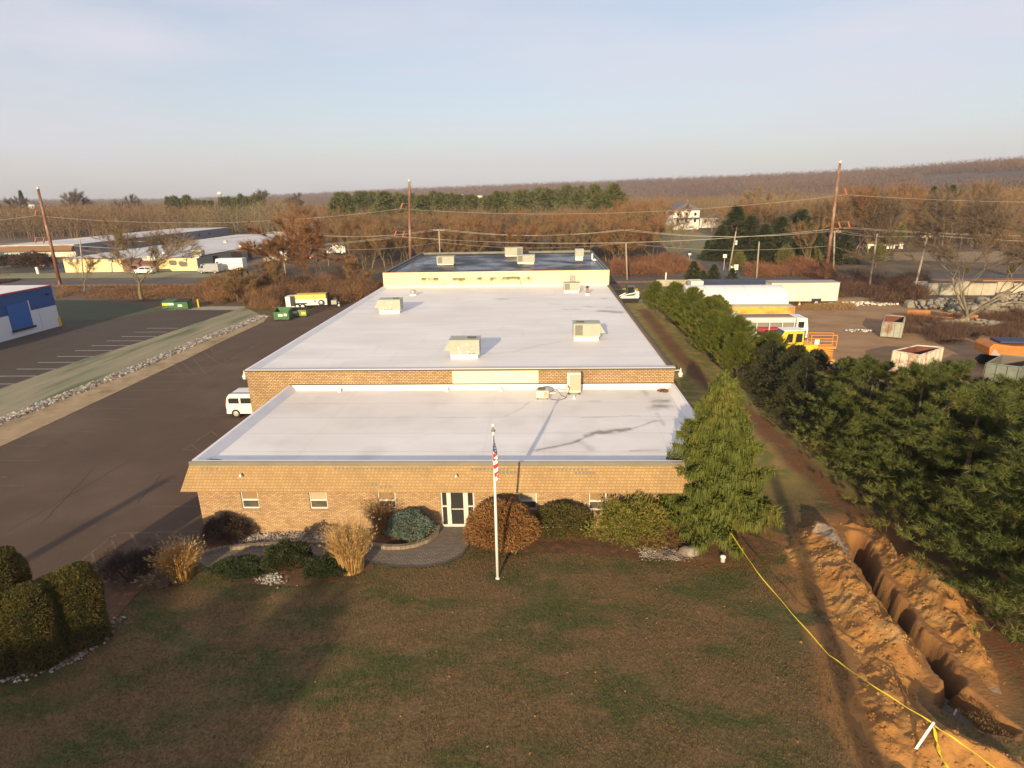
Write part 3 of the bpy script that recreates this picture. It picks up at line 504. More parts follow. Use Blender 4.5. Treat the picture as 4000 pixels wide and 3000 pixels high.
t = n.new("ShaderNodeTexNoise"); t.inputs['Scale'].default_value = .25; t.inputs['Detail'].default_value = 5; g = n.new("ShaderNodeNewGeometry"); l.new(g.outputs['Position'], t.inputs[0]); r = n.new("ShaderNodeMapRange"); r.inputs[1].default_value = .4; r.inputs[2].default_value = .62; r.inputs[3].default_value = .22; r.inputs[4].default_value = .6; b_.inputs['Specular IOR Level'].default_value = .22; l.new(t.outputs[0], r.inputs[0]); l.new(r.outputs[0], b_.inputs['Roughness'])
stainmix(wet, (.42, .42, .44))
g3r = Groof(Z1(2000, 600, 2.212), zr3); gE = Groof(Z1(1400, 950, 5.53), zr3)
PR = [(g3r([(200, 930), (330, 950), (500, 955)]), .5, .55), (g3r([(240, 940), (420, 942)]), .4, .4), (gE([(1400, 430), (1560, 440)]), .5, .35), (gE([(2080, 440), (2230, 420)]), .6, .45), (g3r([(480, 925), (540, 935)]), .4, .4)]
def st_r(X, Y):
    s = 0*X; n = fbm(X, Y, .8, 4, 6)
    for P, wd, a in PR: s = np.maximum(s, a*np.exp(-(dpoly(X, Y, P)/(wd*(.4+1.2*n)))**2))
    return np.clip(s*(.4+1.1*n), 0, .7)
grid('rear_roof', XL+.2, W-.2, Y2+.02, Y3-.2, .25, lambda X, Y: zr3, wet, bld, {'stain': st_r}, smooth=False)
# parapets, caps and flashings
b = MB(); wp = mat('parapet_membrane', (.76, .73, .72), .6, (.70, .67, .66), .6, world=True)
def cant(mb, y0, y1, xo, s, zt_, zb): mb.hexa([(xo, y0, zb), (xo+s*.62, y0, zb), (xo+s*.62, y1, zb), (xo, y1, zb), (xo, y0, zt_), (xo+s*.16, y0, zt_), (xo+s*.16, y1, zt_), (xo, y1, zt_)]) if s > 0 else mb.hexa([(xo+s*.55, y0, zb), (xo, y0, zb), (xo, y1, zb), (xo+s*.55, y1, zb), (xo+s*.16, y0, zt_), (xo, y0, zt_), (xo, y1, zt_), (xo+s*.16, y1, zt_)])
cant(b, .12, Y1-.03, -.03, 1, H1, zf-.05); cant(b, .12, Y1-.03, W+.03, -1, H1, zf-.05); b.box(0, W, -.06, .115, zf-.05, H1)
b.hexa([(.5, Y1-.34, zf-.02), (W-.5, Y1-.34, zf-.02), (W-.03, Y1-.004, zf-.02), (.03, Y1-.004, zf-.02), (.5, Y1-.12, zf+.1), (W-.5, Y1-.12, zf+.1), (W-.03, Y1-.004, H1-.01), (.03, Y1-.004, H1-.01)])
b.build('parapet', wp, bld)
b = MB(); cant(b, Y1+.02, Y2-.4, XL-.03, 1, H2, zh-.05); b.hexa([(XL+.3, Y2-.5, zh-.02), (W-.1, Y2-.5, zh-.02), (W-.05, Y2-.07, zh-.02), (XL+.1, Y2-.07, zh-.02), (XL+.3, Y2-.25, zh+.1), (W-.1, Y2-.25, zh+.1), (W-.05, Y2-.07, H2), (XL+.1, Y2-.07, H2)]); b.build('hall_parapet', wp, bld)
b = MB(); b.box(XL-.05, W+.05, Y1-.05, Y1+.12, H2-.16, H2-.06); b.box(W-.06, W+.05, Y1+.125, Y2-.1, H2-.16, H2-.12); b.box(XL-.05, XL-.032, Y1+.1, Y2-.1, H2-.14, H2-.03); b.box(.02, W, Y1-.03, Y1-.003, H1-.005, H1+.045); b.box(-.05, -.032, .1, Y1-.05, H1-.1, H1-.02); b.build('roof_edge', cap, bld)
MB().box(XL-.04, W+.04, Y1-.04, Y1+.35, H2-.058, H2-.005).build('metal_coping', mat('grey_metal', (.55, .53, .52), .4, metal=.3), bld)
for xq in (XL, W-.28): MB().box(xq, xq+.28, Y2+.02, Y3-.31, zr3-.1, H3).build('rear_parapet', mat('slate_coping', (.07, .085, .09), .5, (.10, .12, .12), 2, world=True), bld)
b = MB(); b.box(XL, W, Y3-.3, Y3-.02, zr3-.1, H3+.02); b.build('back_parapet', mat('grey_stone_coping', (.22, .21, .17), .8, (.15, .15, .12), 1., world=True), bld)
MB().box(XL-.02, W+.02, Y2-.10, Y2+.016, H3-.055, H3-.02).build('red_roof_edge', mat('red_edge', (.30, .09, .075), .6), bld)
MB().box(10.82, 16.36, Y1-.05, Y1-.004, H1+.08, H2-.17).build('cream_panel', mat('cream_panel', (.84, .71, .42), .7), bld)
MB().box(-.05, W+.06, -.15, -.062, 3.72, H1+.02).build('fascia', tin, bld)
b = MB(); xa, xb = -.42, W+.42; b.hexa([(xa, -.62, 2.60), (xb, -.62, 2.60), (xb, -.004, 2.60), (xa, -.004, 2.60), (-.06, -.145, 3.72), (W+.06, -.145, 3.72), (W+.06, -.004, 3.718), (-.06, -.004, 3.718)]); mn = b.build('mansard_roof', shing, bld)
tm = mat('exposed_tab', (.17, .155, .115), .7)
def onm(x, z, s=.10, h=.10): y = -.62+(z-2.60)/1.12*.475; MB().hexa([(x-s/2, y-.012, z), (x+s/2, y-.012, z), (x+s/2, y-.002, z), (x-s/2, y-.002, z), (x-s/2, y-.012+h*.424, z+h), (x+s/2, y-.012+h*.424, z+h), (x+s/2, y-.002+h*.424, z+h), (x-s/2, y-.002+h*.424, z+h)]).build('bare_tab', tm, mn)
def xm(zz, px, py): return GY(*zz(px, py), -.18)[0]
for p_ in [160, 192, 226, 266]+[1115+29*i for i in range(24) if i not in (4,)]+[2110+28*i for i in range(4)]: onm(xm(z8, p_+6, 230), 3.55)
for p_ in [290+31*i for i in range(10)]+[905+31*i for i in range(10)]: onm(xm(z3, p_, 655), 3.54)
for p_ in [480+30*i for i in range(6)]+[1105+28*i for i in range(6)]: onm(xm(z3, p_, 683), 3.40)
for p_ in [1395, 1420, 1450, 1485, 1520]: onm(GY(*z8(p_, 365), -.5)[0], 2.82+(.06 if p_ < 1430 else -.02))
for px_, zz in ((445, z8), (1995, z8)):
    x = GY(*zz(px_, 250), -.3)[0]; b = MB(); b.tube([(x, -.22, 3.42), (x, -.42, 3.40)], .03, 8); b.lathe([(.02, .12), (.05, .10), (.10, 0), (.09, -.01)], (x, -.42, 3.32), 12); b.build('spot_lamp', mat('lamp_metal', (.50, .52, .52), .35, metal=.5), bld, smooth=False)
for sx, x in ((-1, XL), (1, W)):
    L = MB(); L.tube([(x, Y1+.9, H2-.5), (x+sx*.45, Y1+.9, H2-.47), (x+sx*.6, Y1+.9, H2-.5)], .03, 8); L.lathe([(.03, .42), (.05, .3), (.06, .22), (.16, .05), (.17, 0), (.15, -.02), (.12, -.16), (.10, -.17)], (x+sx*.6, Y1+.9, H2-.75), 14)
    o = L.build('wall_lamp', mat('lamp_white', (.62, .62, .58), .35), bld, smooth=False)
b = MB()


# windows and entrance
def quadbox(name, x0, x1, y0, y1, z0, z1, m, parent): return MB().box(x0, x1, y0, y1, z0, z1).build(name, m, parent)
blinds = [mat('blind_tan', (.27, .17, .085), .8), mat('blind_pale', (.42, .34, .22), .8)]
for i, (a, c, z) in enumerate(wins):
    wf = MB(); t_ = .055; wf.box(a, a+t_, .06, .16, z, 2.75); wf.box(c-t_, c, .06, .16, z, 2.75); wf.box(a+t_, c-t_, .05, .165, z, z+.07); wf.box(a+t_, c-t_, .04, .165, 1.80, 1.89); wf.box(a+t_, c-t_, .06, .16, 2.68, 2.75)
    fo = wf.build('window', alu, bld); quadbox('pane', a+t_, c-t_, .10, .12, z+.07, 1.80, mat('dim_glass', (.13, .105, .075), .12, (.07, .06, .05), 2, spec=.7), fo); quadbox('blind', a+t_, c-t_, .095, .12, 1.89, 2.68, blinds[(i in (1, 3))], fo)
    s_ = MB().box(a-.03, c+.03, -.03, .05, z-.07, z-.002).build('sill', mat('sill_brick', (.30, .19, .12), .9), fo)
z0d = .42; fr = MB()
for xx in ((11.72, 11.79), (12.0, 12.13), (12.86, 13.01), (13.25, 13.32)): fr.box(xx[0], xx[1], .05, .17, z0d, 2.75)
for a, c in ((11.79, 12.0), (13.01, 13.25)): fr.box(a, c, .06, .16, z0d, z0d+.12); fr.box(a, c, .06, .16, 1.49, 1.56); fr.box(a, c, .06, .16, 2.68, 2.75)
en = fr.build('entrance', alu, bld)
for a, c in ((11.79, 12.0), (13.01, 13.25)):
    for u, v in ((z0d+.12, 1.49), (1.56, 2.68)): quadbox('pane', a, c, .10, .115, u, v, glass, en)
dr = MB(); dr.box(12.132, 12.20, .04, .13, z0d+.02, 2.66); dr.box(12.79, 12.858, .04, .13, z0d+.02, 2.66); dr.box(12.2, 12.79, .04, .13, z0d+.02, z0d+.15); dr.box(12.2, 12.79, .05, .12, 1.36, 1.40); dr.box(12.2, 12.79, .04, .13, 2.58, 2.66)
do = dr.build('door', alu, bld); quadbox('pane', 12.2, 12.79, .08, .09, z0d+.15, 1.36, glass, do); quadbox('pane', 12.2, 12.79, .08, .09, 1.40, 2.58, glass, do); MB().tube([(12.19, .0, 1.2), (12.19, -.02, 1.6)], .015).build('handle', alu, do)
quadbox('door_sill', 11.72, 13.32, -.12, .06, z0d-.12, z0d-.004, mat('sill_stone', (.50, .38, .30), .8), bld)
MB().box(11.84, 13.2, .2, 3., z0d-.1, z0d).build('lobby_floor', mat('lobby', (.10, .08, .06), .6), bld)
# leaf drift and small things on the roofs
q = rs(4)
def leafpile(label, c, r, N, seed, h=.14):
    q = rs(seed); a = q.rand(N)*6.28; d = q.rand(N)**.6*r; P = np.stack([c[0]+np.cos(a)*d*1.3, c[1]+np.sin(a)*d, c[2]+.02+h*np.maximum(0, 1-d/r)*q.rand(N)], -1)
    return tag(trimesh('leaf_pile', leaves(q, P, norm(q.randn(N, 3)), 1, .09, .07, .5), mat('dead_leaves', (.15, .06, .03), .9, (.26, .12, .05), 3)), label, 'leaf pile', kind='stuff')
leafpile('drift of dead leaves in the front left corner of the lower white roof', (.66, .42, zf), .42, 700, 3)
leafpile('small drift of orange leaves in the back right corner of the lower white roof', (W-.75, Y1-.6, zf), .3, 260, 5)
# ---- rooftop units
hv = mat('unit_paint', (.38, .385, .31), .55, (.33, .335, .27), 1.5); hvd = mat('unit_grille', (.10, .095, .075), .7, (.16, .15, .12), 12); curb = mat('unit_curb', (.82, .78, .72), .6)
def rtu(label, x0, x1, y, z, D, H, grille, hood, marks, fan, rz=0., cz=.3):
    Wd = x1-x0; t = thing('rooftop_unit', label, 'air conditioner', ((x0+x1)/2, y, z), rz, 'rooftop air conditioning units')
    MB().box(-Wd/2+.02, Wd/2-.12, 0, D-.1, 0, cz).build('curb', curb, t)
    b = MB(); b.box(-Wd/2-.04, Wd/2, -.05, D, cz, cz+H); 
    for xx in (-Wd*.18, Wd*.2): b.box(xx-.008, xx+.008, -.056, -.051, cz+.05, cz+H-.03)
    b.build('cabinet', hv, t, .015)
    MB().box(-Wd/2-.07, Wd/2+.03, -.08, D+.03, cz+H, cz+H+.05).build('lid', hv, t, .01)
    if fan:
        f = MB(); fx = Wd*fan[0]; f.lathe([(.30, 0), (.32, .05), (.27, .06), (.26, .02), (.02, .02)], (fx, D*.5, cz+H+.05), 18); f.build('fan', hvd, t)
    if grille is not None:
        g = MB(); a, c = grille; g.box(a*Wd, c*Wd, -.062, -.052, cz+.12, cz+H-.08); gr = g.build('grille', hvd, t)
        s = MB()
        for i in range(8): zz = cz+.14+i*(H-.24)/8; s.box(a*Wd, c*Wd, -.075, -.063, zz, zz+.02)
        s.build('slat', hv, gr)
    if hood:
        b = MB(); s = hood; xx = -Wd/2-.045 if s < 0 else Wd/2+.005; b.prism([(xx, cz+.25), (xx+s*.42, cz+.25), (xx, cz+H-.05)] if s > 0 else [(xx+s*.42, cz+.25), (xx, cz+.25), (xx, cz+H-.05)], 'y', .05, D-.15); b.build('hood', hv, t)
    if marks:
        q = random.Random(marks)
        for i in range(7): a = q.uniform(-.42, .36)*Wd; zz = cz+q.uniform(.1, H-.25); MB().box(a, a+q.uniform(.05, .14), -.06, -.053, zz, zz+q.uniform(.04, .14)).build('sticker', curb, t)
        for i in range(4): a = q.uniform(-.4, .36)*Wd; MB().box(a, a+.07, -.063, -.057, cz+.06, cz+.12).build('fitting', hvd, t)
    return t
rtu('cream rooftop unit nearest the front, left of centre on the upper white roof', 10.27, 12.3, 14.9, zh, 1.25, 1.0, None, -1, 3, (.22, 0))
rtu('cream rooftop unit with brown grille at the right of the upper white roof', 19.1, 21.1, 20, zh, 1.3, .98, (-.46, -.17), 1, 0, (-.25, 0))
rtu('cream rooftop unit with many labels at the left of the upper white roof', .95, 3.05, 31.9, zh, 1.3, 1.0, None, -1, 7, (.25, 0))
rtu('low cream rooftop unit standing in front of the grey roof door', 19.3, 21.1, 43.3, zh, 1.2, .85, (-.46, -.14), 0, 0, None, cz=.22)
rtu('cream rooftop unit nearest the left side of the black roof', 2.3, 4.7, 59.2, zr3, 1.4, 1.0, (-.44, -.2), 0, 0, None, cz=.12)
rtu('cream rooftop unit in front of another one in the middle of the black roof', 13.5, 15.9, 59.2, zr3, 1.4, .95, (-.47, -.2), 0, 0, None, cz=.2)
rtu('cream rooftop unit farthest back in the middle of the black roof', 11.25, 13.95, 69.8, zr3, 1.5, 1.15, (.2, .46), 0, 0, None, cz=.15)
rtu('upright cream rooftop unit on white curb at the right of the black roof', 21.7, 22.9, 62.6, zr3, 1.2, 1.0, None, 0, 0, None, cz=.55)
t = thing('turbine_vent', 'small round turbine vent on the far left of the upper white roof', 'roof vent', (2.12, 42.8, zh)); MB().box(-.35, .35, -.3, .3, 0, .16).build('base', curb, t); MB().lathe([(.2, .16), (.22, .25), (.36, .34), (.38, .42), (.32, .55), (.15, .63), (.03, .65)], (0, 0, 0), 18).build('turbine', mat('galvanised', (.55, .52, .48), .4, metal=.6), t)
t = thing('flue', 'short rusty flue pipe with a cap near the grey roof door', 'flue', (21.8, 41.6, zh)); MB().box(-.2, .2, -.2, .2, 0, .2).build('base', curb, t); MB().tube([(0, 0, .2), (0, 0, .75)], .13, 12).build('pipe', mat('rust_pipe', (.28, .15, .10), .6), t); MB().lathe([(.22, .8), (.22, .84), (.08, .95), (.2, .97), (.2, 1.0)], (0, 0, 0), 14).build('cap', cap, t)
t = thing('vent_pipe', 'white vent pipe standing at the right edge of the black roof', 'vent pipe', (24.2, 63.6, zr3)); MB().tube([(0, 0, 0), (0, 0, .85)], .12, 12).build('pipe', curb, t)
t = thing('low_vent', 'low white vent lying next to the right parapet of the black roof', 'roof vent', (25.0-.6, 62.2, zr3)); MB().lathe([(.3, 0), (.3, .1), (.1, .25)], (0, 0, 0), 12).build('hood', curb, t)
for i, (x, lb) in enumerate(((3.46, 'white roof drain cap at the foot of the brick wall, the leftmost of three'), (10.48, 'white roof drain cap just left of the cream wall panel'), (13.97, 'white roof drain cap below the middle of the cream wall panel'))):
    t = thing('roof_vent', lb, 'roof vent', (x, Y1-.42, zf), 0, 'vent caps along the brick wall'); MB().lathe([(.11, 0), (.11, .12), (.07, .17), (.02, .18)], (0, 0, 0), 12).build('cap', curb, t); MB().tube([(0, 0, .1), (0, .05, .3)], .03).build('stem', curb, t)
# condensing units on the low roof
t = thing('condenser', 'small boxy cream condenser with a black fan on top on the lower white roof', 'air conditioner', (16.6, 9.64, zf+.02)); MB().box(-.38, .38, 0, .62, .05, .52).build('cabinet', mat('cond_paint', (.66, .60, .45), .5), t, .02)
MB().lathe([(.22, 0), (.24, .09), (.2, .1), (.19, .03), (.02, .03)], (-.05, .33, .52), 16).build('fan', hvd, t); MB().box(.08, .34, -.006, -.001, .12, .46).build('panel', mat('cond_dark', (.35, .32, .24), .5), t)
for xx in (-.34, .26): MB().box(xx, xx+.08, 0, .6, -.02, .05).build('foot', cap, t)
t = thing('heat_pump', 'tall slim cream heat pump against the brick wall on the lower white roof', 'air conditioner', (18.58, 10.55, zf)); hp = MB().box(-.42, .42, 0, .38, .12, 1.4).build('cabinet', mat('cond_paint', (.66, .60, .45), .5), t, .02)
s = MB()
for i in range(15): s.box(-.26+i*.045, -.26+i*.045+.018, -.012, -.002, .25, 1.3)
s.build('fin', hvd, hp)
for xx in (-.36, .28): MB().box(xx, xx+.1, -.05, .42, 0, .12).build('foot', cap, t)
MB().box(-.40, -.30, -.015, -.003, .45, .6).build('badge', mat('badge_red', (.25, .04, .03), .5), t)
b = MB(); b.tube([(17., 9.95, zf+.3), (17.15, 9.9, zf+.32), (17.4, 10.05, zf+.28), (17.6, 10.5, zf+.25), (18.16, 10.6, zf+.25)], .035, 6); tag(b.build('refrigerant_pipe', curb), 'white insulated pipe linking the two condensers on the lower roof', 'pipe')
b = MB(); b.tube([(16.98, 9.6, zf+.25), (17.15, 9.5, zf+.04), (17.6, 9.4, zf+.03), (18.0, 9.7, zf+.04), (18.2, 10.2, zf+.25), (18.3, 10.5, zf+.5)], .016, 6); b.tube([(17.0, 9.7, zf+.4), (17.3, 10.2, zf+.42), (17.5, 10.6, zf+.36), (17.8, 10.2, zf+.05), (18.1, 9.9, zf+.03)], .016, 6); tag(b.build('power_cable', cap), 'thin black cable looping between the two condensers on the lower roof', 'cable')
t = thing('pipe_boot', 'small white pipe boot on the lower roof in front of the heat pump', 'pipe boot', (18.55, 9.75, zf)); MB().lathe([(.12, 0), (.05, .08), (.04, .2)], (0, 0, 0), 12).build('boot', curb, t)
# ================================================================== PLANTS NEAR THE BUILDING
bark = mat('bark', (.07, .05, .032), .95, (.16, .12, .08), 6); barkp = mat('pale_bark', (.27, .20, .125), .95, (.16, .115, .07), 3); barkd = mat('dark_bark', (.085, .06, .04), .95)
pine_m = leafmat('pine_needles', (.108, .120, .026), (.062, .080, .022), (.165, .148, .034), trans=.06)
cyp_m = leafmat('cypress_foliage', (.128, .142, .025), (.082, .102, .020), (.175, .158, .030), sc=1.0, trans=.15)
arb_m = leafmat('arborvitae_foliage', (.130, .140, .020), (.075, .095, .018), (.18, .15, .022), sc=.8, trans=.12)
spr_m = leafmat('spruce_needles', (.062, .060, .022), (.035, .042, .018), (.11, .085, .035), trans=.1)
def plant(name, label, cat, loc, parts, rz=0, group=None):
    t = thing(name, label, cat, loc, rz, group)
    for nm, fn, m in parts:
        (trimesh(nm, fn, m, t) if isinstance(fn, np.ndarray) else fn.build(nm, m, t, smooth=True))
    return t
def top_at(px, py, h):   # ground spot of a plant of height h whose tip shows at this pixel
    z = h
    for _ in range(5): P = Gz(px, py, z); z = h+float(gz(P[0], P[1]))
    return (P[0], P[1], float(gz(P[0], P[1])))
# weeping evergreen
def weeping(seed, h, r):
    q = rs(seed); T = []
    for i in range(165):
        t = .09+.86*((i+.5)/165)**1.0; az = i*2.39996+q.randn()*.25; L = r*(1-t)**.92*(.72+.42*q.rand())+.20; L *= 1+.15*math.sin(3*az+1)
        o = np.array([math.cos(az), math.sin(az), 0]); sd = np.array([-o[1], o[0], 0]); k = 11; wd = .20+.26*(1-t)
        s_ = np.linspace(.2, 1, k); z = t*h+L*(.50*s_-.62*s_**2)+.55*L*np.maximum(0, s_-.72)
        P = o*(L*s_)[:, None]; P[:, 2] = z
        m_ = 7; lat = np.linspace(-1, 1, m_)[None]*wd*(1.1-.75*s_**3)[:, None]*(.8+.4*q.rand(k, m_)); C = P[:, None]+sd*lat[..., None]; C[..., 2] -= .55*lat**2/wd; C = C.reshape(-1, 3)+q.randn(k*m_, 3)*.02
        T.append(leaves(q, C, np.tile(o*.15+np.array([0, 0, -1.]), (len(C), 1)), 4, .40, .050, .16, .03)); T.append(leaves(q, C, np.tile(o*.7+np.array([0, 0, .1]), (len(C), 1)), 2, .16, .05, .4, .02))
        T.append(leaves(q, P[-3:], np.tile(o+np.array([0, 0, .5]), (3, 1)), 5, .28, .045, .25, .02))
    q2 = np.stack([q.randn(900)*.5, q.randn(900)*.5, 0*q.rand(900)], -1)*1.; tz = q.rand(900)*.9; q2[:, :2] *= (r*.42*(1-tz))[:, None]; q2[:, 2] = .3+tz*h; T.append(leaves(q, q2, np.tile([0, 0, -1.], (900, 1)), 3, .4, .06, .4))
    T = [np.where(x[..., 2:3] < .06, np.concatenate([x[..., :2], 0*x[..., 2:]+.06], -1), x) for x in T]; top = np.stack([q.randn(90)*.12, q.randn(90)*.12, h-q.rand(90)*1.2], -1); T.append(leaves(q, top, np.tile([0, 0, -1.], (90, 1)), 4, .3, .05, .5)); T.append(leaves(q, np.array([[0, 0, h-.35]]*6), np.tile([0, 0, 1.], (6, 1)), 1, .4, .05, .15))
    return np.concatenate(T)
CY = G(1532, 1150)
CYH = float(GY(1562, 806, CY[1])[2]-CY[2])
plant('weeping_cypress', 'tall weeping evergreen with drooping branches at the right front corner of the brick building', 'tree', tuple(CY), [('trunk', trunk_mb(CYH-.5, .20, .03), bark), ('crown', weeping(2, CYH+.15, 2.95), cyp_m)])
# evergreen row on the right
arbs = [conifer(11, 5.0, 2.4, 170, 14, 9, .40, .046, .38, slope=.85, power=.85, up=1.5, base=.0), conifer(12, 4.7, 2.5, 170, 14, 9, .40, .046, .38, slope=.8, power=.8, up=1.6, base=.0)]
am = [None, None]
AR_ = [(31.9, 55, 4.3, 'yellow green evergreen at the far end of the evergreen row beside the long building'), (33.5, 50.5, 5.0, 'second evergreen from the far end of the row, beside the track loader'), (33.5, 42, 5.4, 'feathery green evergreen third from the far end of the evergreen row'), (33.7, 35.6, 5.7, 'tallest feathery evergreen of the row, in front of the yellow shipping container'), (32.9, 31.0, 4.8, 'feathery evergreen leaning to the grass path, beside the upper brick wall corner'), (34.6, 29.8, 4.8, 'feathery evergreen with upright tip just left of the grey hopper'), (33.4, 25.0, 4.0, 'lower feathery evergreen behind the tip of the weeping evergreen'), (36.0, 24.8, 4.3, 'bright green evergreen directly left of the yellow crane cab'), (35.3, 39.0, 5.0, 'evergreen behind the row hiding the left end of the yellow container')]
for i, (x, y, h, lb) in enumerate(AR_):
    t = thing('arborvitae', lb, 'evergreen', (x, y, float(gz(x, y))), i*1.3, 'feathery evergreens in the row'); k = i % 2
    if am[k] is None: am[k] = trimesh('crown', arbs[k], arb_m, t); trunk_mb(4.4, .13, .02).build('trunk', bark, t, smooth=True); am[k] = t
    else:
        for ch in am[k].children: c = ch.copy(); COL.objects.link(c); c.parent = t
    t.scale = (h/5.2*1.02, h/5.2*1.02, h/5.2*.97)
SP_ = [(34.7, 21.2, 4.1, 'brownish spruce first in line after the feathery evergreens'), (34.9, 17.2, 4.6, 'brownish dark spruce in the middle of the spruce group, by the grass path'), (36.3, 17.2, 4.3, 'dark spruce standing right in front of the orange platform lift'), (34.1, 13.6, 4.6, 'dark spruce next to the big pines, at the grass path'), (37.7, 16.2, 3.4, 'dark spruce at the outer side, near the dirt yard')]
sp0 = None
for i, (x, y, h, lb) in enumerate(SP_):
    t = thing('spruce', lb, 'evergreen', (x, y, float(gz(x, y))), i*2.1, 'brownish spruces in the evergreen row')
    if sp0 is None: sp0 = t; trimesh('crown', conifer(31, 4.6, 2.3, 260, 12, 8, .20, .040, .5, slope=.14, droop=.1, power=.66, up=.35, base=.0), spr_m, t); trunk_mb(4, .13, .02).build('trunk', bark, t, smooth=True)
    else:
        for ch in sp0.children: c = ch.copy(); COL.objects.link(c); c.parent = t
    t.scale = (h/4.6, h/4.6, h/4.6)
PN_ = [(35.3, 10.2, 5.9, 'leftmost big pine, touching the dark spruces'), (34.5, 6.6, 7.0, 'big pine at the grass path just beyond the head of the trench'), (37.6, 7.2, 5.1, 'pine behind the row, in front of the rusty white roll-off container'), (34.7, 2.8, 7.6, 'big pine alongside the upper half of the dirt heaps'), (36.8, 3.6, 7.7, 'tallest pine with a spire tip rising before the dirt yard'), (38.9, 2.6, 6.2, 'pine with its tip just left of the teal roll-off container'), (34.7, -1.0, 7.8, 'big pine overhanging the middle of the right dirt heap'), (37.4, .2, 8.0, 'pine standing in front of the teal roll-off container'), (34.5, -5.2, 7.6, 'pine overhanging the right dirt heap near the open pit'), (38.7, -3.2, 7.4, 'pine at the right edge of the picture behind the others'), (34.4, -9.0, 7.4, 'pine nearest the open pit at the lower right edge')]
pp = [None, None, None]
for i, (x, y, h, lb) in enumerate(PN_):
    t = thing('pine_tree', lb, 'pine', (x, y, float(gz(x, y))), i*1.7, 'big pines in the evergreen row'); k = i % 3
    if pp[k] is None:
        pp[k] = t; trimesh('crown', np.concatenate([conifer(50+k, 7.2, 3.1, 165, 17, 17, .25, .030, .70, slope=.36, power=.46, up=.75, base=.0), conifer(60+k, 7.3, 3.3, 46, 10, 20, .27, .032, .62, slope=.42, power=.5, up=.9, base=.0)]), pine_m, t); trunk_mb(6.6, .17, .03).build('trunk', bark, t, smooth=True)
    else:
        for ch in pp[k].children: c = ch.copy(); COL.objects.link(c); c.parent = t
    t.scale = (h/7.2, h/7.2, h/7.2*.89)
# shrubs
def sh(name, label, px, py, rx, ry, h, N, l, w_, c, c2, c3=None, seed=1, lump=.18, cat='shrub', n=3, up=.3, shell=.5, sticks=None, group=None):
    P = G(px, py); P[1] += ry*.6; t = thing(name, label, cat, (P[0], P[1], float(gz(P[0], P[1]))), 0, group)
    trimesh('foliage', shrub(seed, rx, ry, h, N, l, w_, lump, shell, up, n), leafmat('leaf_%s_%d' % (name, seed), c, c2, c3, sc=2.5, trans=.1), t)
    b = MB(); q = random.Random(seed)
    for i in range(6): a = q.uniform(0, 6.28); b.tube([(0, 0, -.05), (math.cos(a)*rx*.3, math.sin(a)*ry*.3, h*.35), (math.cos(a)*rx*.55, math.sin(a)*ry*.55, h*.62)], [.03, .022, .01], 5)
    b.build('stems', barkd, t); return t
sh('bare_bush', 'dark purplish bare bush at the left corner of the brick front', 482, 1180, 1.15, .8, 1.35, 2600, .16, .022, (.085, .045, .035), (.05, .04, .025), (.13, .06, .04), 1)
sh('dwarf_spruce', 'rounded blue green dwarf spruce left of the entrance door', 884, 1176, 1.08, .9, 1.5, 5200, .10, .034, (.17, .215, .165), (.10, .14, .105), (.22, .25, .19), 2, lump=.14)
sh('round_bush', 'big round orange brown leafed bush behind the flagpole', 1085, 1204, 1.70, 1.45, 2.45, 9500, .12, .045, (.30, .150, .052), (.20, .095, .035), (.38, .20, .07), 3, lump=.07)
sh('oval_bush', 'clipped dark olive bush between the round brown bush and the yellow green one', 1216, 1180, 1.38, 1.1, 1.95, 8000, .09, .036, (.115, .095, .028), (.075, .07, .02), (.16, .10, .035), 4, lump=.07)
sh('loose_bush', 'loose yellow green bush beside the weeping evergreen', 1370, 1200, 1.75, 1.35, 2.45, 4600, .15, .040, (.22, .20, .035), (.13, .125, .025), (.18, .09, .035), 5, lump=.25, shell=.35)
sh('twig_bush', 'small reddish twiggy bush between the loose bush and the weeping evergreen', 1440, 1190, .7, .6, 1.1, 800, .14, .02, (.20, .10, .04), (.12, .07, .03), None, 15, lump=.3, shell=.2)
sh('juniper', 'low spreading dark green juniper, leftmost of the three by the path', 512, 1250, 1.45, .75, .62, 3600, .12, .035, (.055, .075, .026), (.035, .05, .02), None, 6, lump=.2)
sh('juniper', 'tall rounded dark juniper with brown patches in the middle of the three by the path', 616, 1244, 1.12, .85, 1.35, 4200, .12, .035, (.055, .062, .02), (.035, .045, .015), (.11, .06, .03), 7, lump=.2)
sh('juniper', 'dark green juniper touching the tall dry grass', 700, 1254, 1.0, .7, .85, 2600, .12, .035, (.045, .06, .022), (.03, .042, .016), None, 8, lump=.2)
sh('bare_bush', 'sprawling leafless dark bush at the edge of the car park', 258, 1270, 1.3, .9, 1.35, 1500, .26, .016, (.065, .035, .032), (.045, .03, .025), None, 9, lump=.3, shell=.25)
sh('bare_bush', 'low leafless bush left of the smaller dry grass clump', 315, 1248, .9, .8, 1.15, 1000, .24, .016, (.075, .04, .034), (.05, .032, .025), None, 10, lump=.3, shell=.25)
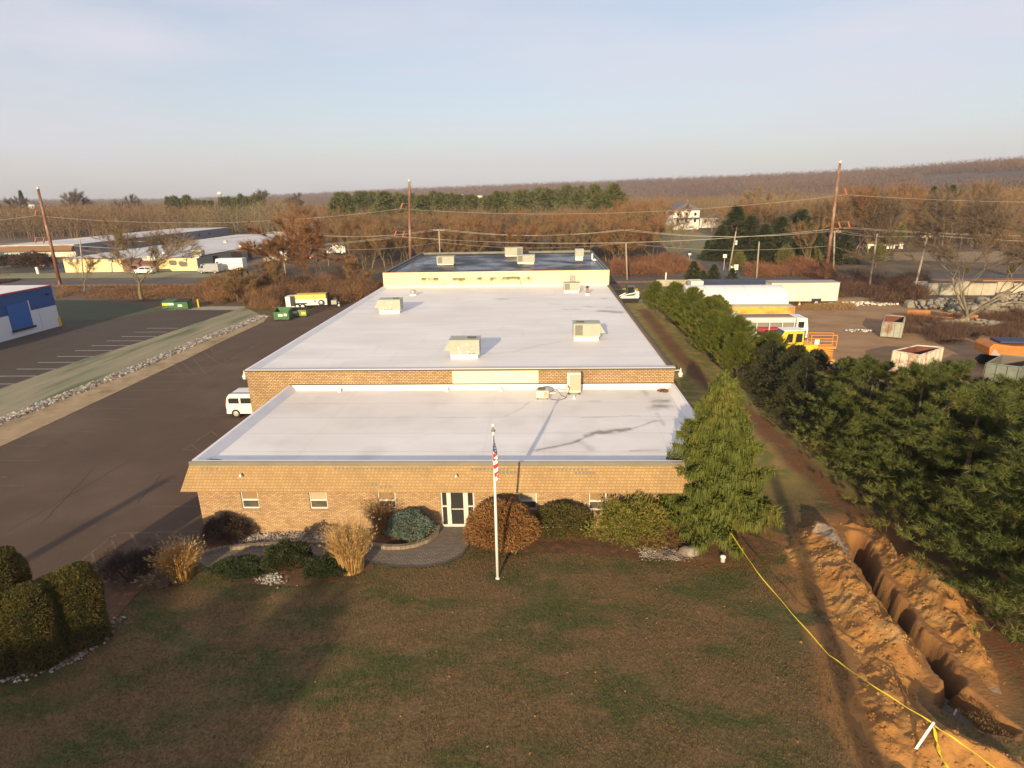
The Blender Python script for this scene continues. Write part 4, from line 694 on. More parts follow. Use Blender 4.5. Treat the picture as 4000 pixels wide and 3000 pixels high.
def hedge(label, px, py, r, h, seed, sx=1.):
    P = G(px, py); P[1] += r*.6; t = thing('columnar_hedge', label, 'hedge', (P[0], P[1], 0), 0, 'clipped evergreens at the lower left'); q = rs(seed); N = 8500
    z = q.rand(N)**.8; a = q.rand(N)*6.283; prof = np.sqrt(np.clip(1-np.maximum(0, (z-.72)/.28)**2.2, 0, 1))*(.84+.16*z/.7)*(1+.06*np.sin(a*4+seed)+.05*np.sin(9*z+a*3))
    R = r*prof*(.9+.1*q.rand(N)); C = np.stack([np.cos(a)*R*sx, np.sin(a)*R, z*h], -1); D = norm(np.stack([np.cos(a), np.sin(a), .5+2*(z > .8)], -1))
    topn = 1500; rr = r*.8*np.sqrt(q.rand(topn)); aa = q.rand(topn)*6.28; C2 = np.stack([np.cos(aa)*rr*sx, np.sin(aa)*rr, h*(.985-.06*(rr/r)**2+.03*q.rand(topn))], -1)
    trimesh('foliage', leaves(q, np.concatenate([C, C2]), np.concatenate([D, np.tile([0, 0, 1.], (topn, 1))]), 3, .085, .036, .6), leafmat('hedge_leaf', (.125, .100, .020), (.070, .066, .016), (.17, .10, .03), sc=2.2, trans=.08), t)
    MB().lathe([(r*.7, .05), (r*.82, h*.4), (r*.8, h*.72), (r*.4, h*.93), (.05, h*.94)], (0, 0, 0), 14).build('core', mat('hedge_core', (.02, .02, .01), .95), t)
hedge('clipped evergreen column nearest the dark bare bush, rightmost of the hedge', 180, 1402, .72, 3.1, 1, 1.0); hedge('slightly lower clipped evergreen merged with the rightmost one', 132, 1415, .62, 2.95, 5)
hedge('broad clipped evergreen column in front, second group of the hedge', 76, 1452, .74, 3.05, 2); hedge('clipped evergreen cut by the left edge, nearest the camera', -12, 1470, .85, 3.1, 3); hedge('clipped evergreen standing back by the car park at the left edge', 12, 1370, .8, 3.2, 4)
def grassclump(label, px, py, h, r, N, spread, seed, c=(.50, .30, .10), plume=True):
    P = G(px, py); P[1] += .25; t = thing('ornamental_grass', label, 'ornamental grass', (P[0], P[1], float(gz(P[0], P[1]))), 0, 'dry ornamental grasses'); q = rs(seed)
    a = q.rand(N)*6.283; b0 = np.stack([np.cos(a), np.sin(a), 0*a], -1)*(r*np.sqrt(q.rand(N)))[:, None]; L = h*(.55+.5*q.rand(N)); lean = (.08+spread*q.rand(N)**1.3)[:, None]; o = norm(b0+.3*q.randn(N, 3)*[1, 1, 0])
    p0 = b0; p1 = b0+o*lean*(L*.45)[:, None]*.6+np.array([0, 0, 1])*(L*.55)[:, None]; p2 = b0+o*lean*(L)[:, None]*1.1+np.array([0, 0, 1])*(L*(1-.35*lean[:, 0]))[:, None]
    s = norm(np.cross(p1-p0, q.randn(N, 3)))*.011
    T = np.concatenate([np.stack([p0-s, p0+s, p1-s], 1), np.stack([p0+s, p1+s, p1-s], 1), np.stack([p1-s, p1+s, p2], 1)])
    m = mat('dry_blade_%d' % seed, c, .8, tuple(v*.7 for v in c), 4, c3=tuple(min(1, v*1.25) for v in c), s3=6)
    trimesh('blades', T, m, t)
    if plume:
        k = q.rand(N) < .22; trimesh('plumes', leaves(q, p2[k], norm(p2[k]-p1[k]), 4, .11, .014, .3, .01), mat('plume', (.52, .36, .17), .9), t)
grassclump('tall golden dry grass clump in front of the paver path', 757, 1238, 2.35, .50, 2200, .34, 1)
grassclump('rounded golden dry grass clump at the edge of the car park', 386, 1258, 1.75, .42, 1800, .5, 2, (.44, .24, .065)); grassclump('thin brown dry grass by the third window', 824, 1156, 2.0, .22, 330, .5, 3, (.30, .16, .06))
grassclump('grey drooping grass tufts left of the rounded golden clump', 345, 1272, .95, .25, 260, .9, 4, (.25, .17, .11))
P = G(1489, 1197); t = thing('boulder', 'pale boulder at the edge of the front bed', 'rock', (P[0], P[1], P[2])); q = rs(3)
b = MB().lathe([(.25, 0), (.42, .12), (.40, .26), (.22, .36), (.03, .39)], (0, 0, -.03), 9); b.v = [(x*(1.15+.2*q.rand()), y*(.7+.2*q.rand()), z*(.9+.2*q.rand())) for x, y, z in b.v]; b.build('rock', stone, t, smooth=True)
P = G(1561, 1213); t = thing('capped_pipe', 'small white capped pipe standing on the lawn by the weeping evergreen', 'pipe', tuple(P)); MB().lathe([(.10, 0), (.10, .2), (.12, .21), (.12, .27), (.07, .31), (.01, .32)], (0, 0, 0), 12).build('cap', curb, t, smooth=True)
# flagpole
FP = G(1075, 1250); t = thing('flagpole', 'white flagpole standing on the lawn in front of the entrance', 'flagpole', tuple(FP)); ph = 7.3-FP[2]; polem = mat('pole_white', (.78, .76, .72), .35)
MB().tube([(0, 0, -.1), (0, 0, 3), (0, 0, ph-.32)], [.062, .055, .032], 14).build('pole', polem, t, smooth=True); MB().lathe([(.09, 0), (.09, .03), (.065, .06)], (0, 0, 0), 14).build('collar', polem, t)
MB().lathe([(.03, ph-.32), (.09, ph-.29), (.09, ph-.26), (.03, ph-.2), (.02, ph-.12)], (0, 0, 0), 12).build('truck', mat('truck', (.30, .27, .22), .4, metal=.5), t); MB().lathe([(.005, ph-.13), (.05, ph-.10), (.068, ph-.06), (.05, ph-.01), (.005, ph+.01)], (0, 0, 0), 14).build('finial', polem, t, smooth=True)
fm = bpy.data.materials.new('flag_cloth'); fm.use_nodes = True; n, l, b_ = nodes_of(fm); b_.inputs['Roughness'].default_value = .8
at_ = n.new("ShaderNodeAttribute"); at_.attribute_name = 'col'; l.new(at_.outputs['Color'], b_.inputs['Base Color'])
nu, nv = 90, 150; U, V = np.meshgrid(np.linspace(0, 1, nu), np.linspace(0, 1, nv)); ztop = ph-.42; Lf = 1.78
fx = .085+.10*np.sin(U*15+V*1.5)*(.35+.65*np.minimum(1, V*2.2))*(.55+.45*np.sin(V*2.4+.4))-.07*(1-V); fx = fx*(.35+.65*ss(V*3)); fy = -.10+.05*np.cos(U*15+V*2)+.02*np.sin(V*9)
fz = ztop-V*Lf-.10*U*(1-V)-.14*(1-np.abs(2*U-1))*V**2
fu = U; fv = V   # the cloth hangs: the hoist edge along the pole, stripes fall in slanting folds
canton = (V < .37+.05*np.sin(U*15)); st = np.floor((U*1.25+np.abs(((U*2.4) % 1)-.5)*.9+V*1.6)*6.5).astype(int) % 2
C = np.where(canton[..., None], np.array([.03, .045, .16]), np.where(st[..., None] == 0, np.array([.50, .03, .05]), np.array([.80, .76, .74])))
star = canton & (((np.floor(U*30) % 3) == 1) & ((np.floor(V*62) % 4) == 1)); C = np.where(star[..., None], np.array([.8, .8, .8]), C)
i = np.arange(nu*nv).reshape(nv, nu); fo = npmesh('flag', np.stack([fx, fy, fz], -1).reshape(-1, 3), np.stack([i[:-1, :-1], i[:-1, 1:], i[1:, 1:], i[1:, :-1]], -1).reshape(-1, 4), fm, None, True)
ca = fo.data.color_attributes.new('col', 'FLOAT_COLOR', 'POINT'); ca.data.foreach_set('color', np.concatenate([C, np.ones((nv, nu, 1))], -1).astype(np.float32).ravel())
fo.location = tuple(FP); tag(fo, 'limp American flag with stars and red and white stripes hanging from the white flagpole', 'flag')
# tape, stake
tapem = mat('yellow_tape', (.70, .56, .02), .5, (.55, .42, .02), 3)
def tape(name, label, pts, wd=.055, seed=1):
    P = [Vector(p) for p in pts]; q = random.Random(seed); F = []
    for i in range(len(P)-1):
        for k in range(6): F.append(P[i].lerp(P[i+1], k/6))
    F.append(P[-1]); F = [p+Vector((0, 0, .012*math.sin(i*1.3+seed))) for i, p in enumerate(F)]
    m = MB().tube(F, [wd*(.36+.16*math.sin(i*.9+seed)) for i in range(len(F))], 4); return tag(m.build(name, tapem), label, 'tape')
zs = Z1(2900, 2000, 1.659); SB = Gz(*zs(1118, 1545), .62); ST = Gz(*zs(1243, 1362), 1.55)
tape('barrier_tape', 'yellow barrier tape running from the weeping evergreen to the white stake', [Gz(*Z1(2400, 1400, 1.84375)(840, 1262), 1.7), Gz(*zs(100, 395), 1.55), Gz(*zs(320, 655), 1.45), Gz(*zs(560, 925), 1.42), Gz(*zs(740, 1055), 1.45), Gz(*zs(1000, 1225), 1.5), Gz(*zs(1240, 1372), 1.5)])
tape('barrier_tape', 'yellow barrier tape running from the white stake off to the lower right', [Gz(*zs(1245, 1385), 1.48), Gz(*zs(1420, 1500), 1.25), Gz(*zs(1640, 1660), 1.2), Gz(*zs(1900, 1800), 1.3)], seed=3)
tape('tape_tail', 'loose yellow tape tail hanging from the white stake', [Gz(*zs(1240, 1390), 1.4), Gz(*zs(1262, 1490), 1.0), Gz(*zs(1275, 1560), .9), Gz(*zs(1335, 1660), .8)], .09, 5)
t = thing('stake', 'white painted stake leaning in the dirt heap and holding the yellow tape', 'stake', tuple(SB)); d = ST-SB; MB().tube([(0, 0, 0)-d*.08, tuple(d*.5), tuple(d)], [.045, .045, .045], 4).build('post', polem, t)
tag(MB().tube([Gz(*zs(1340, 1110), -.45), Gz(*zs(1422, 1217), -.45), Gz(*zs(1370, 1315), -.45)], .03, 6).build('pipe', polem), 'thin bent white pipe lying on the dark floor of the pit', 'pipe')
# fallen leaves over the lawn
q = rs(8); N = 420; X = q.rand(N)*32-2; Y = -14+q.rand(N)*13; k = ~((X > 25) & (Y > -12)); X, Y = X[k], Y[k]
tag(trimesh('fallen_leaves', leaves(q, np.stack([X, Y, gz(X, Y)+.03], -1), norm(q.randn(len(X), 3)*[1, 1, .2]), 1, .065, .05, .2), mat('leaf_litter', (.45, .17, .07), .9, (.28, .13, .06), 3)), 'orange fallen leaves scattered over the front lawn', 'leaves', kind='stuff')
q = rs(18); N = 140000; X = -4+q.rand(N)*34; Y = -15+q.rand(N)*14.5; f = fbm(X, Y, .42, 5, 12); k = (f > .34) & ~inside(X, Y, hl) & (dpoly(X, Y, trench) > 1.6); X, Y = X[k], Y[k]
tag(trimesh('grass_tufts', leaves(q, np.stack([X, Y, gz(X, Y)-.01], -1), np.tile([0, 0, 1.], (len(X), 1)), 2, .075, .022, .75), mat('tuft', (.165, .098, .038), .9, (.082, .080, .018), .55, 9, world=True, lo=.44, hi=.60, stretch=(.6, 1.15, 1))), 'short tufts of grass on the front lawn', 'grass', kind='stuff')
# ================================================================== POLES AND WIRES
rustp = mat('rust_steel', (.16, .055, .030), .7, (.22, .10, .055), 1.6, 5, c3=(.40, .28, .20), s3=.9, stretch=(1, 1, .35)); insm = mat('insulator', (.40, .12, .06), .4); wood = mat('weathered_wood', (.42, .34, .25), .9, (.30, .24, .17), 3, stretch=(2, 2, .4)); armm = mat('arm_steel', (.12, .09, .07), .6)
galv = mat('galv_box', (.60, .60, .56), .4, metal=.2); wirem = mat('wire', (.42, .38, .30), .5)
def lean_pole(name, label, bx, by, tx, ty, r0, r1, m, group, Y=None):
    B = G(bx, by); T = GY(tx, ty, B[1]); t = thing(name, label, 'utility pole', (B[0], B[1], float(gz(B[0], B[1]))), 0, group)
    d = Vector(T)-Vector(t.location); MB().tube([-d*.03, d*.5, d], [r0, (r0+r1)/2, r1], 8).build('pole', m, t, smooth=True); return t, d
PT = []
for lb, bx, by, tx, ty, sg in (('rusty steel pole at the far left beyond the blue building', 130, 615, 82, 408, -1), ('rusty steel pole rising behind the left end of the black roof', 887, 603, 884, 392, -1), ('rusty steel pole on the right between the evergreens and the white trailer', 1783, 602, 1815, 352, 1)):
    t, d = lean_pole('steel_pole', lb, bx, by, tx, ty, .34, .22, rustp, 'tall rusty steel power poles'); L = Vector(t.location)
    MB().lathe([(.24, 0), (.24, .25), (.1, .4)], tuple(d), 8).build('cap', galv, t)
    for fz_, ln in ((.78, 1.3), (.50, 2.6)):
        a = d*fz_; e = a+Vector((sg*ln, 0, .12)); MB().tube([a, e], .07, 6).build('arm', armm, t); hang = [e]+([e*.38+a*.62] if ln > 2 else [])
        for h_ in hang:
            o = MB().tube([h_, h_+Vector((sg*.45, 0, -1.0))], .16, 8).build('insulator', insm, t); PT.append((L+h_+Vector((sg*.45, 0, -1.0)), fz_, len(PT)))
WP = []
wps = [('wooden pole with a crossarm behind the pale building at the left', 180, 596, 172, 515, 1, 0), ('wooden pole with a crossarm at the right end of the pale building roof', 620, 612, 605, 500, 1, 0), ('short pale wooden pole just right of the middle rusty pole', 952, 590, 948, 495, 1, 0), ('bare wooden pole standing right of the black roof', 1355, 605, 1352, 525, 0, 0),
       ('leaning wooden pole with a white transformer by the side road', 1575, 585, 1590, 500, 0, 1), ('plain wooden pole behind the blue roofed shed', 1634, 601, 1640, 522, 0, 0), ('pale pole directly beside the right rusty pole', 1800, 600, 1803, 498, 1, 0), ('leaning whitish wooden pole right of the white trailer', 1876, 632, 1895, 505, 0, 0), ('grey wooden pole with double crossarm at the right among bare branches', 1972, 640, 2004, 508, 1, 0)]
for lb, bx, by, tx, ty, arm, tr in wps:
    t, d = lean_pole('wooden_pole', lb, bx, by, tx, ty, .16, .12, wood, 'wooden utility poles')
    if arm:
        MB().box(-1.1, 1.1, -.05, .05, -.06, .06).build('crossarm', wood, t).location = d*.97
        for s in (-1, -.35, .35, 1): MB().lathe([(.06, 0), (.08, .08), (.03, .2)], tuple(d*.97+Vector((s, 0, .06))), 8).build('insulator', galv, t)
    if tr:
        MB().lathe([(.05, 0), (.26, .05), (.26, .85), (.05, .95)], tuple(d*.66+Vector((.42, -.1, 0))), 12).build('transformer', galv, t); MB().box(.2, .7, -.25, -.2, .4, 1.1).build('sign', curb, t); MB().tube([d, d+Vector((.1, 0, .9))], .05).build('bracket', insm, t)
    WP.append((Vector(t.location)+d, arm))
def wire(label, a, b, sag, r=.022, k=18):
    P = [Vector(a).lerp(Vector(b), i/k)-Vector((0, 0, sag*4*(i/k)*(1-i/k))) for i in range(k+1)]; tag(MB().tube(P, r, 4).build('power_line', wirem), label, 'wire', 'overhead power lines')
far1 = Vector((-150, 112, 0)); far2 = Vector((150, 84, 0)); nm = ['upper', 'middle', 'lower']
S = [PT[0:3], PT[3:6], PT[6:9]]
for j in range(3):
    for a, b, w0 in ((0, 1, 'left and middle'), (1, 2, 'middle and right')): wire('%s high wire between the %s rusty poles' % (nm[j], w0), S[a][j][0], S[b][j][0], 1.9)
    wire('%s high wire leaving the picture left of the left rusty pole' % nm[j], S[0][j][0], S[0][j][0]+Vector((-72, 6, 0)), 1.8); wire('%s high wire leaving the picture right of the right rusty pole' % nm[j], S[2][j][0], S[2][j][0]+Vector((85, -6, 0)), 1.9)
W_ = [WP[0][0], WP[1][0], WP[2][0], Vector(GY(1352, 496, 100)), WP[6][0], WP[8][0]]
nmz = ['left crossarm pole to the pole by the pale building', 'pole by the pale building to the short pole', 'short pole to the mid-air joint above the black roof', 'mid-air joint to the pole beside the rusty one', 'pole beside the rusty one to the grey crossarm pole']
for i in range(5):
    for k_, o_ in (('near', -.9), ('far', .9)): wire('%s low wire, %s' % (k_, nmz[i]), W_[i]+Vector((o_, 0, 0)), W_[i+1]+Vector((o_, 0, 0)), 1.2 if i < 4 else .6, .028)
    wire('thin lower service wire, %s' % nmz[i], W_[i]-Vector((0, 0, 2.6)), W_[i+1]-Vector((0, 0, 2.6)), 1.1)
wire('near low wire leaving the picture at the left', W_[0], W_[0]+Vector((-60, 5, 0)), 1.2, .028); wire('low wire leaving the picture at the right edge', W_[5], W_[5]+Vector((50, -12, -.5)), 1.0, .028)
# ================================================================== VEHICLES
tyre = mat('tyre', (.018, .017, .016), .9); rim = mat('rim', (.50, .48, .45), .35, metal=.4); vglass = mat('vehicle_glass', (.02, .022, .025), .1, spec=.8); wpaint = mat('white_paint', (.76, .74, .70), .3); redl = mat('tail_red', (.35, .02, .02), .3); dkp = mat('dark_plastic', (.03, .03, .03), .7)
def wheel(t, x, y, r, w_, s=-1):
    o = MB().tube([(x, y, r), (x, y+w_, r)], r, 18).build('wheel', tyre, t); MB().lathe([(r*.62, 0), (r*.6, .02), (r*.2, .035)], (0, 0, 0), 14).build('rim', rim, o)
    c = o.children[0]; c.location = (x, y if s < 0 else y+w_, r); c.rotation_euler = (math.pi/2*(1 if s < 0 else -1), 0, 0); return o
def vehicle(name, label, loc, rz, prof, wid, m, wins, wheels, wr=.33, cat='van', lamps=None, extra=None, tum=.93):
    t = thing(name, label, cat, loc, rz); zb = max(p[1] for p in prof); n = len(prof); b = MB(); zm = min(p[1] for p in prof)+(zb-min(p[1] for p in prof))*.5
    def hw(z): return wid/2*(1 if z < zm else 1-(1-tum)*(z-zm)/(zb-zm))
    v = [(x, -hw(z), z) for x, z in prof]+[(x, hw(z), z) for x, z in prof]; b.add(v, [tuple(range(n-1, -1, -1)), tuple(range(n, 2*n))]+[(i, (i+1) % n, n+(i+1) % n, n+i) for i in range(n)]); b.build('body', m, t, .035)
    for q in wins:
        for s in (-1, 1):
            w2 = MB(); P = [(x, s*(hw(z)+.006), z) for x, z in q]; P2 = [(x, s*(hw(z)-.03), z) for x, z in q]; k = len(q); w2.add(P+P2, [tuple(range(k)), tuple(range(2*k-1, k-1, -1))]+[(i, (i+1) % k, k+(i+1) % k, k+i) for i in range(k)]); w2.build('side_window', vglass, t)
    for x in wheels:
        wheel(t, x, -wid/2-.012, wr, .2, -1); wheel(t, x, wid/2-.188, wr, .2, 1)
    return t
vx = G(497, 902); L = 4.05
t = vehicle('parked_van', 'silver white minivan parked by the left wall of the tall brick hall', (-6.9+L/2, 16.9, .012), 0, [(-L/2, .30), (-L/2-.02, .95), (-L/2+.10, 1.55), (-L/2+.28, 1.80), (.75, 1.84), (1.35, 1.55), (1.75, 1.05), (L/2, .92), (L/2+.02, .32)], 1.8, wpaint,
            [[(-1.78, 1.12), (-1.02, 1.12), (-1.02, 1.52), (-1.74, 1.52), (-1.82, 1.4)], [(-.88, 1.12), (.0, 1.12), (.0, 1.53), (-.88, 1.53)], [(.12, 1.12), (1.15, 1.1), (.95, 1.5), (.12, 1.54)]], (-1.35, 1.3), .33)
MB().box(-1.75, .9, -.72, -.68, 1.86, 1.9).build('roof_rail', dkp, t); MB().box(-1.75, .9, .68, .72, 1.86, 1.9).build('roof_rail', dkp, t); MB().box(-L/2-.03, -L/2+.03, -.86, -.72, .95, 1.4).build('tail_light', redl, t); MB().box(-L/2-.06, -L/2+.02, -.85, .85, .3, .5).build('bumper', mat('silver', (.45, .45, .44), .4), t)
def van_prof(L, H, nose=.9): return [(-L/2, .45), (-L/2, H), (L/2-nose*1.1, H), (L/2-nose*.75, H*.62), (L/2, H*.52), (L/2, .42)]
P = G(528, 587); t = vehicle('step_van', 'tall white step van parked behind the pale building', (P[0]-3.6, P[1]+1., .03), math.pi, [(-3.5, .5), (-3.5, 2.9), (2.5, 2.9), (2.9, 1.7), (3.5, 1.5), (3.5, .45)], 2.3, wpaint, [[(2.0, 1.7), (2.62, 1.7), (2.48, 2.3), (2.0, 2.3)]], (-2.1, 2.5), .42)
P = G(445, 592); vehicle('panel_van', 'silver grey van parked in front of the open bay doors', (P[0]+.5, P[1]+1.2, .03), math.pi-.1, van_prof(5., 2.1), 1.95, mat('silver_paint', (.34, .34, .36), .35), [[(1.0, 1.25), (1.75, 1.2), (1.5, 1.75), (1.0, 1.8)]], (-1.6, 1.6), .35)
P = G(322, 590); vehicle('car', 'white estate car parked before the brick entrance of the pale building', (P[0], P[1]-1.6, .04), math.pi+.06, [(-2.3, .35), (-2.3, 1.0), (-2.0, 1.6), (.4, 1.62), (1.0, 1.05), (2.2, .9), (2.3, .35)], 1.8, wpaint, [[(-1.9, 1.08), (-.8, 1.08), (-.8, 1.5), (-1.85, 1.5)], [(-.7, 1.08), (.75, 1.08), (.35, 1.5), (-.7, 1.5)]], (-1.45, 1.4), .34, 'car')
P = G(132, 573); vehicle('car', 'small red car parked on the lane at the far left', (P[0]-3, P[1]-3, .04), .1, [(-2.1, .35), (-2.1, .95), (-1.5, 1.35), (.3, 1.38), (.9, .95), (2.1, .8), (2.1, .35)], 1.75, mat('red_paint', (.45, .03, .02), .3), [[(-1.4, 1.0), (.6, 1.0), (.25, 1.3), (-1.35, 1.3)]], (-1.3, 1.3), .32, 'car')
P = G(193, 564); vehicle('car', 'white car parked in front of the farther brown fronted building', (P[0], P[1], .04), math.pi, [(-2.3, .35), (-2.3, 1.0), (-1.7, 1.45), (.4, 1.48), (1.0, 1.0), (2.2, .88), (2.3, .35)], 1.8, wpaint, [[(-1.6, 1.05), (.75, 1.05), (.35, 1.4), (-1.5, 1.4)]], (-1.45, 1.4), .34, 'car')
P = G(596, 567); vehicle('box_truck', 'small white box truck at the far end of the pale building', (P[0], P[1]+1., .03), math.pi, [(-3, .5), (-3, 2.7), (1.2, 2.7), (1.2, 2.1), (1.9, 2.0), (2.4, 1.2), (3, 1.1), (3, .45)], 2.2, wpaint, [[(1.4, 1.3), (2.2, 1.3), (1.85, 1.9), (1.4, 1.9)]], (-1.9, 2.1), .42, 'truck')
P = G(730, 549); vehicle('box_truck', 'small white truck glimpsed through the brown trees left of the rusty middle pole', (P[0], P[1], .03), math.pi, [(-2.6, .5), (-2.6, 2.6), (1.0, 2.6), (1.0, 2.0), (1.7, 1.9), (2.1, 1.2), (2.8, 1.1), (2.8, .45)], 2.2, wpaint, [[(1.2, 1.3), (1.9, 1.3), (1.6, 1.8), (1.2, 1.8)]], (-1.6, 1.9), .42, 'truck')
P = G(652, 562); vehicle('car', 'red car at the far lot beyond the small white box truck', (P[0], P[1]+3, .03), .2, [(-2.1, .35), (-2.1, .95), (-1.5, 1.4), (.5, 1.42), (1., .95), (2.1, .85), (2.1, .35)], 1.75, mat('red_paint', (.45, .03, .02), .3), [[(-1.4, 1.0), (.6, 1.0), (.25, 1.3), (-1.35, 1.3)]], (-1.3, 1.3), .32, 'car')
# ---- dumpsters on the left
grn = mat('green_paint', (.035, .145, .045), .5, (.025, .10, .035), 2); grl = mat('light_green_paint', (.20, .24, .085), .55, (.15, .18, .07), 2); stick = mat('sticker_white', (.75, .73, .62), .6); sticky = mat('sticker_yellow', (.75, .70, .05), .6); ins_ = mat('dark_inside', (.02, .025, .02), .9)
def dumpster(label, P, rz, L_, D_, hf, hb, m, opened, stk, lidm=None):
    t = thing('dumpster', label, 'dumpster', (P[0], P[1], .03), rz, 'green dumpsters'); b = MB(); th = .04; z0 = .12
    prof = [(0, z0), (D_, z0), (D_, hb), (0, hf)]
    for a in (0, L_-th): b.prism([(u, v) for u, v in prof], 'x', a, a+th)
    b.box(th, L_-th, 0, th, z0, hf); b.box(th, L_-th, D_-th, D_, z0, hb); b.box(th, L_-th, th, D_-th, z0, z0+.04)
    for a in (.2, L_/2, L_-.25): b.box(a, a+.05, -.03, -.002, z0+.05, hf-.05)
    b.build('bin', m, t)
    for a in (-.1, L_+.001): MB().box(a, a+.1, .25, .95, hf*.55, hf*.55+.12).build('side_pocket', m, t)
    if not opened: q = MB(); q.hexa([(0, -.03, hf), (L_, -.03, hf), (L_, D_, hb), (0, D_, hb), (0, -.03, hf+.05), (L_, -.03, hf+.05), (L_, D_, hb+.05), (0, D_, hb+.05)]); q.build('lid', lidm or m, t)
    for a, c, z, mm in stk: MB().box(a*L_, c*L_, -.045, -.034, z, z+.32).build('sticker', mm, t)
    for a in (.15, L_-.3): MB().tube([(a, .1, .06), (a+.1, .1, .06)], .07, 8).build('caster', dkp, t)
    return t
A_ = G(*Z1(1000, 1100, 5.53)(400, 848)); dumpster('big dark green open topped dumpster at the end of the stone strip', A_, .03, 2.0, 1.5, 1.15, 1.55, grn, True, [(.3, .6, .55, stick), (.68, .88, .6, stick)])
A_ = G(*Z1(1000, 1100, 5.53)(795, 772)); dumpster('low light green dumpster with a yellow sticker behind the open green one', A_, .05, 1.9, 1.2, .95, 1.1, grl, False, [(.05, .35, .5, stick), (.66, .95, .35, sticky)], ins_)
A_ = G(*z5(1172, 202)); dumpster('green dumpster with a yellow stripe sticker, left one of the pair on the concrete pad', A_, .02, 1.9, 1.3, 1.05, 1.3, grn, False, [(.05, .5, .6, sticky), (.45, .95, .62, stick)], grn)
A_ = G(*z5(1258, 204)); dumpster('green dumpster with dark lid, right one of the pair on the concrete pad', A_, .0, 2.1, 1.4, 1.1, 1.4, grn, False, [(.3, .6, .45, stick)], ins_)
A_ = G(*z5(1432, 186)); t = thing('bollard', 'yellow bollard standing on the concrete pad', 'bollard', tuple(A_)); MB().tube([(0, 0, 0), (0, 0, 1.25)], .13, 12).build('post', mat('bollard_yellow', (.70, .42, .03), .5), t)
# utility trailer with spare wheel and yellow top
z1k = Z1(1000, 1100, 5.53); A_ = G(*z1k(700, 640)); t = thing('service_trailer', 'white and yellow service trailer with a spare wheel behind the green dumpsters', 'trailer', (A_[0]+.2, A_[1]+1.2, .02), .12)
MB().box(0.5, 5.0, 0, 1.9, .55, 1.45).build('body', wpaint, t, .02); MB().box(.45, 4.9, .02, 1.88, 1.455, 2.1).build('yellow_side', mat('trailer_yellow', (.78, .50, .09), .5), t, .02); MB().box(4.9, 5.1, .1, 1.8, .6, 2.2).build('front_panel', dkp, t)
MB().box(-.9, .45, -.1, 1.7, .35, 1.9).build('rear_cabinet', mat('cab_white', (.7, .69, .67), .4), t, .04); MB().box(-.2, .46, -.14, -.105, .5, 1.95).build('cabinet_door', dkp, t); MB().box(3.1, 3.5, -.02, -.004, 1.05, 1.25).build('red_mark', mat('mark_red', (.6, .08, .08), .5), t); MB().box(2.2, 3.1, -.02, -.004, 1.1, 1.14).build('pink_stripe', mat('mark_pink', (.62, .38, .36), .5), t)
wheel(t, 4.2, -.22, .42, .2).location = (0, 0, .5); wheel(t, 1.5, -.2, .42, .22); wheel(t, .75, -.2, .42, .22); MB().box(.2, 2.1, -.25, -.02, .82, .95).build('mudguard', dkp, t, .03)
MB().box(5.1, 6.6, .75, 1.1, .4, .5).build('drawbar', dkp, t); MB().box(5.5, 6.3, .3, 1.2, .5, 1.1).build('engine_box', mat('gbox', (.35, .34, .28), .6), t, .03); MB().tube([(6.5, .9, 0), (6.5, .9, .8)], .05).build('jack', wpaint, t); wheel(t, 6.5, .8, .25, .12)
A_ = G(*z1k(1735, 465)); t = thing('concrete_post', 'pale leaning concrete post at the edge of the brush by the car park', 'post', tuple(A_)); MB().tube([(0, 0, -.1), (-.2, 0, .9)], [.28, .16], 6).build('post', curb, t)
# track loader on the right of the long building
A_ = G(*Z1(2200, 950, 5.53)(1440, 1285)); t = thing('track_loader', 'white track loader with dark cab parked on the grass behind the long building', 'loader', (A_[0], A_[1]+.6, .05), 0)
MB().prism([(-1.2, .45), (1.1, .45), (1.35, .8), (1.3, 1.6), (.9, 1.35), (.7, 1.0), (-1.2, .85)], 'y', -.65, .65).build('body', wpaint, t, .04)
cb = MB().prism([(-.55, 1.0), (.55, 1.0), (.7, 2.35), (-.45, 2.45)], 'y', -.5, .5).build('cab', mat('cab_dark', (.06, .085, .08), .35), t, .03); MB().box(-.4, .5, -.52, -.505, 1.2, 2.2).build('window', vglass, cb)
for y in (-.92, .67): MB().prism([(-1.15, 0), (1.05, 0), (1.3, .3), (1.1, .62), (-1.1, .62), (-1.35, .3)], 'y', y, y+.25).build('track', tyre, t, .05)
for y in (-.75, .6): MB().tube([(1.1, y, 1.5), (-.6, y, 1.15), (-1.9, y, .5)], .09, 6).build('arm', wpaint, t)
MB().prism([(-2.6, .05), (-1.9, .05), (-1.85, .75), (-2.0, .8), (-2.2, .3)], 'y', -.9, .9).build('bucket', mat('bucket', (.3, .17, .08), .8), t)
tape('caution_tape', 'yellow tape stretched over the grass beyond the track loader', [G(*Z1(2200, 950, 5.53)(1110, 992), .6), G(*Z1(2200, 950, 5.53)(1620, 992), .6)], .16, 4)
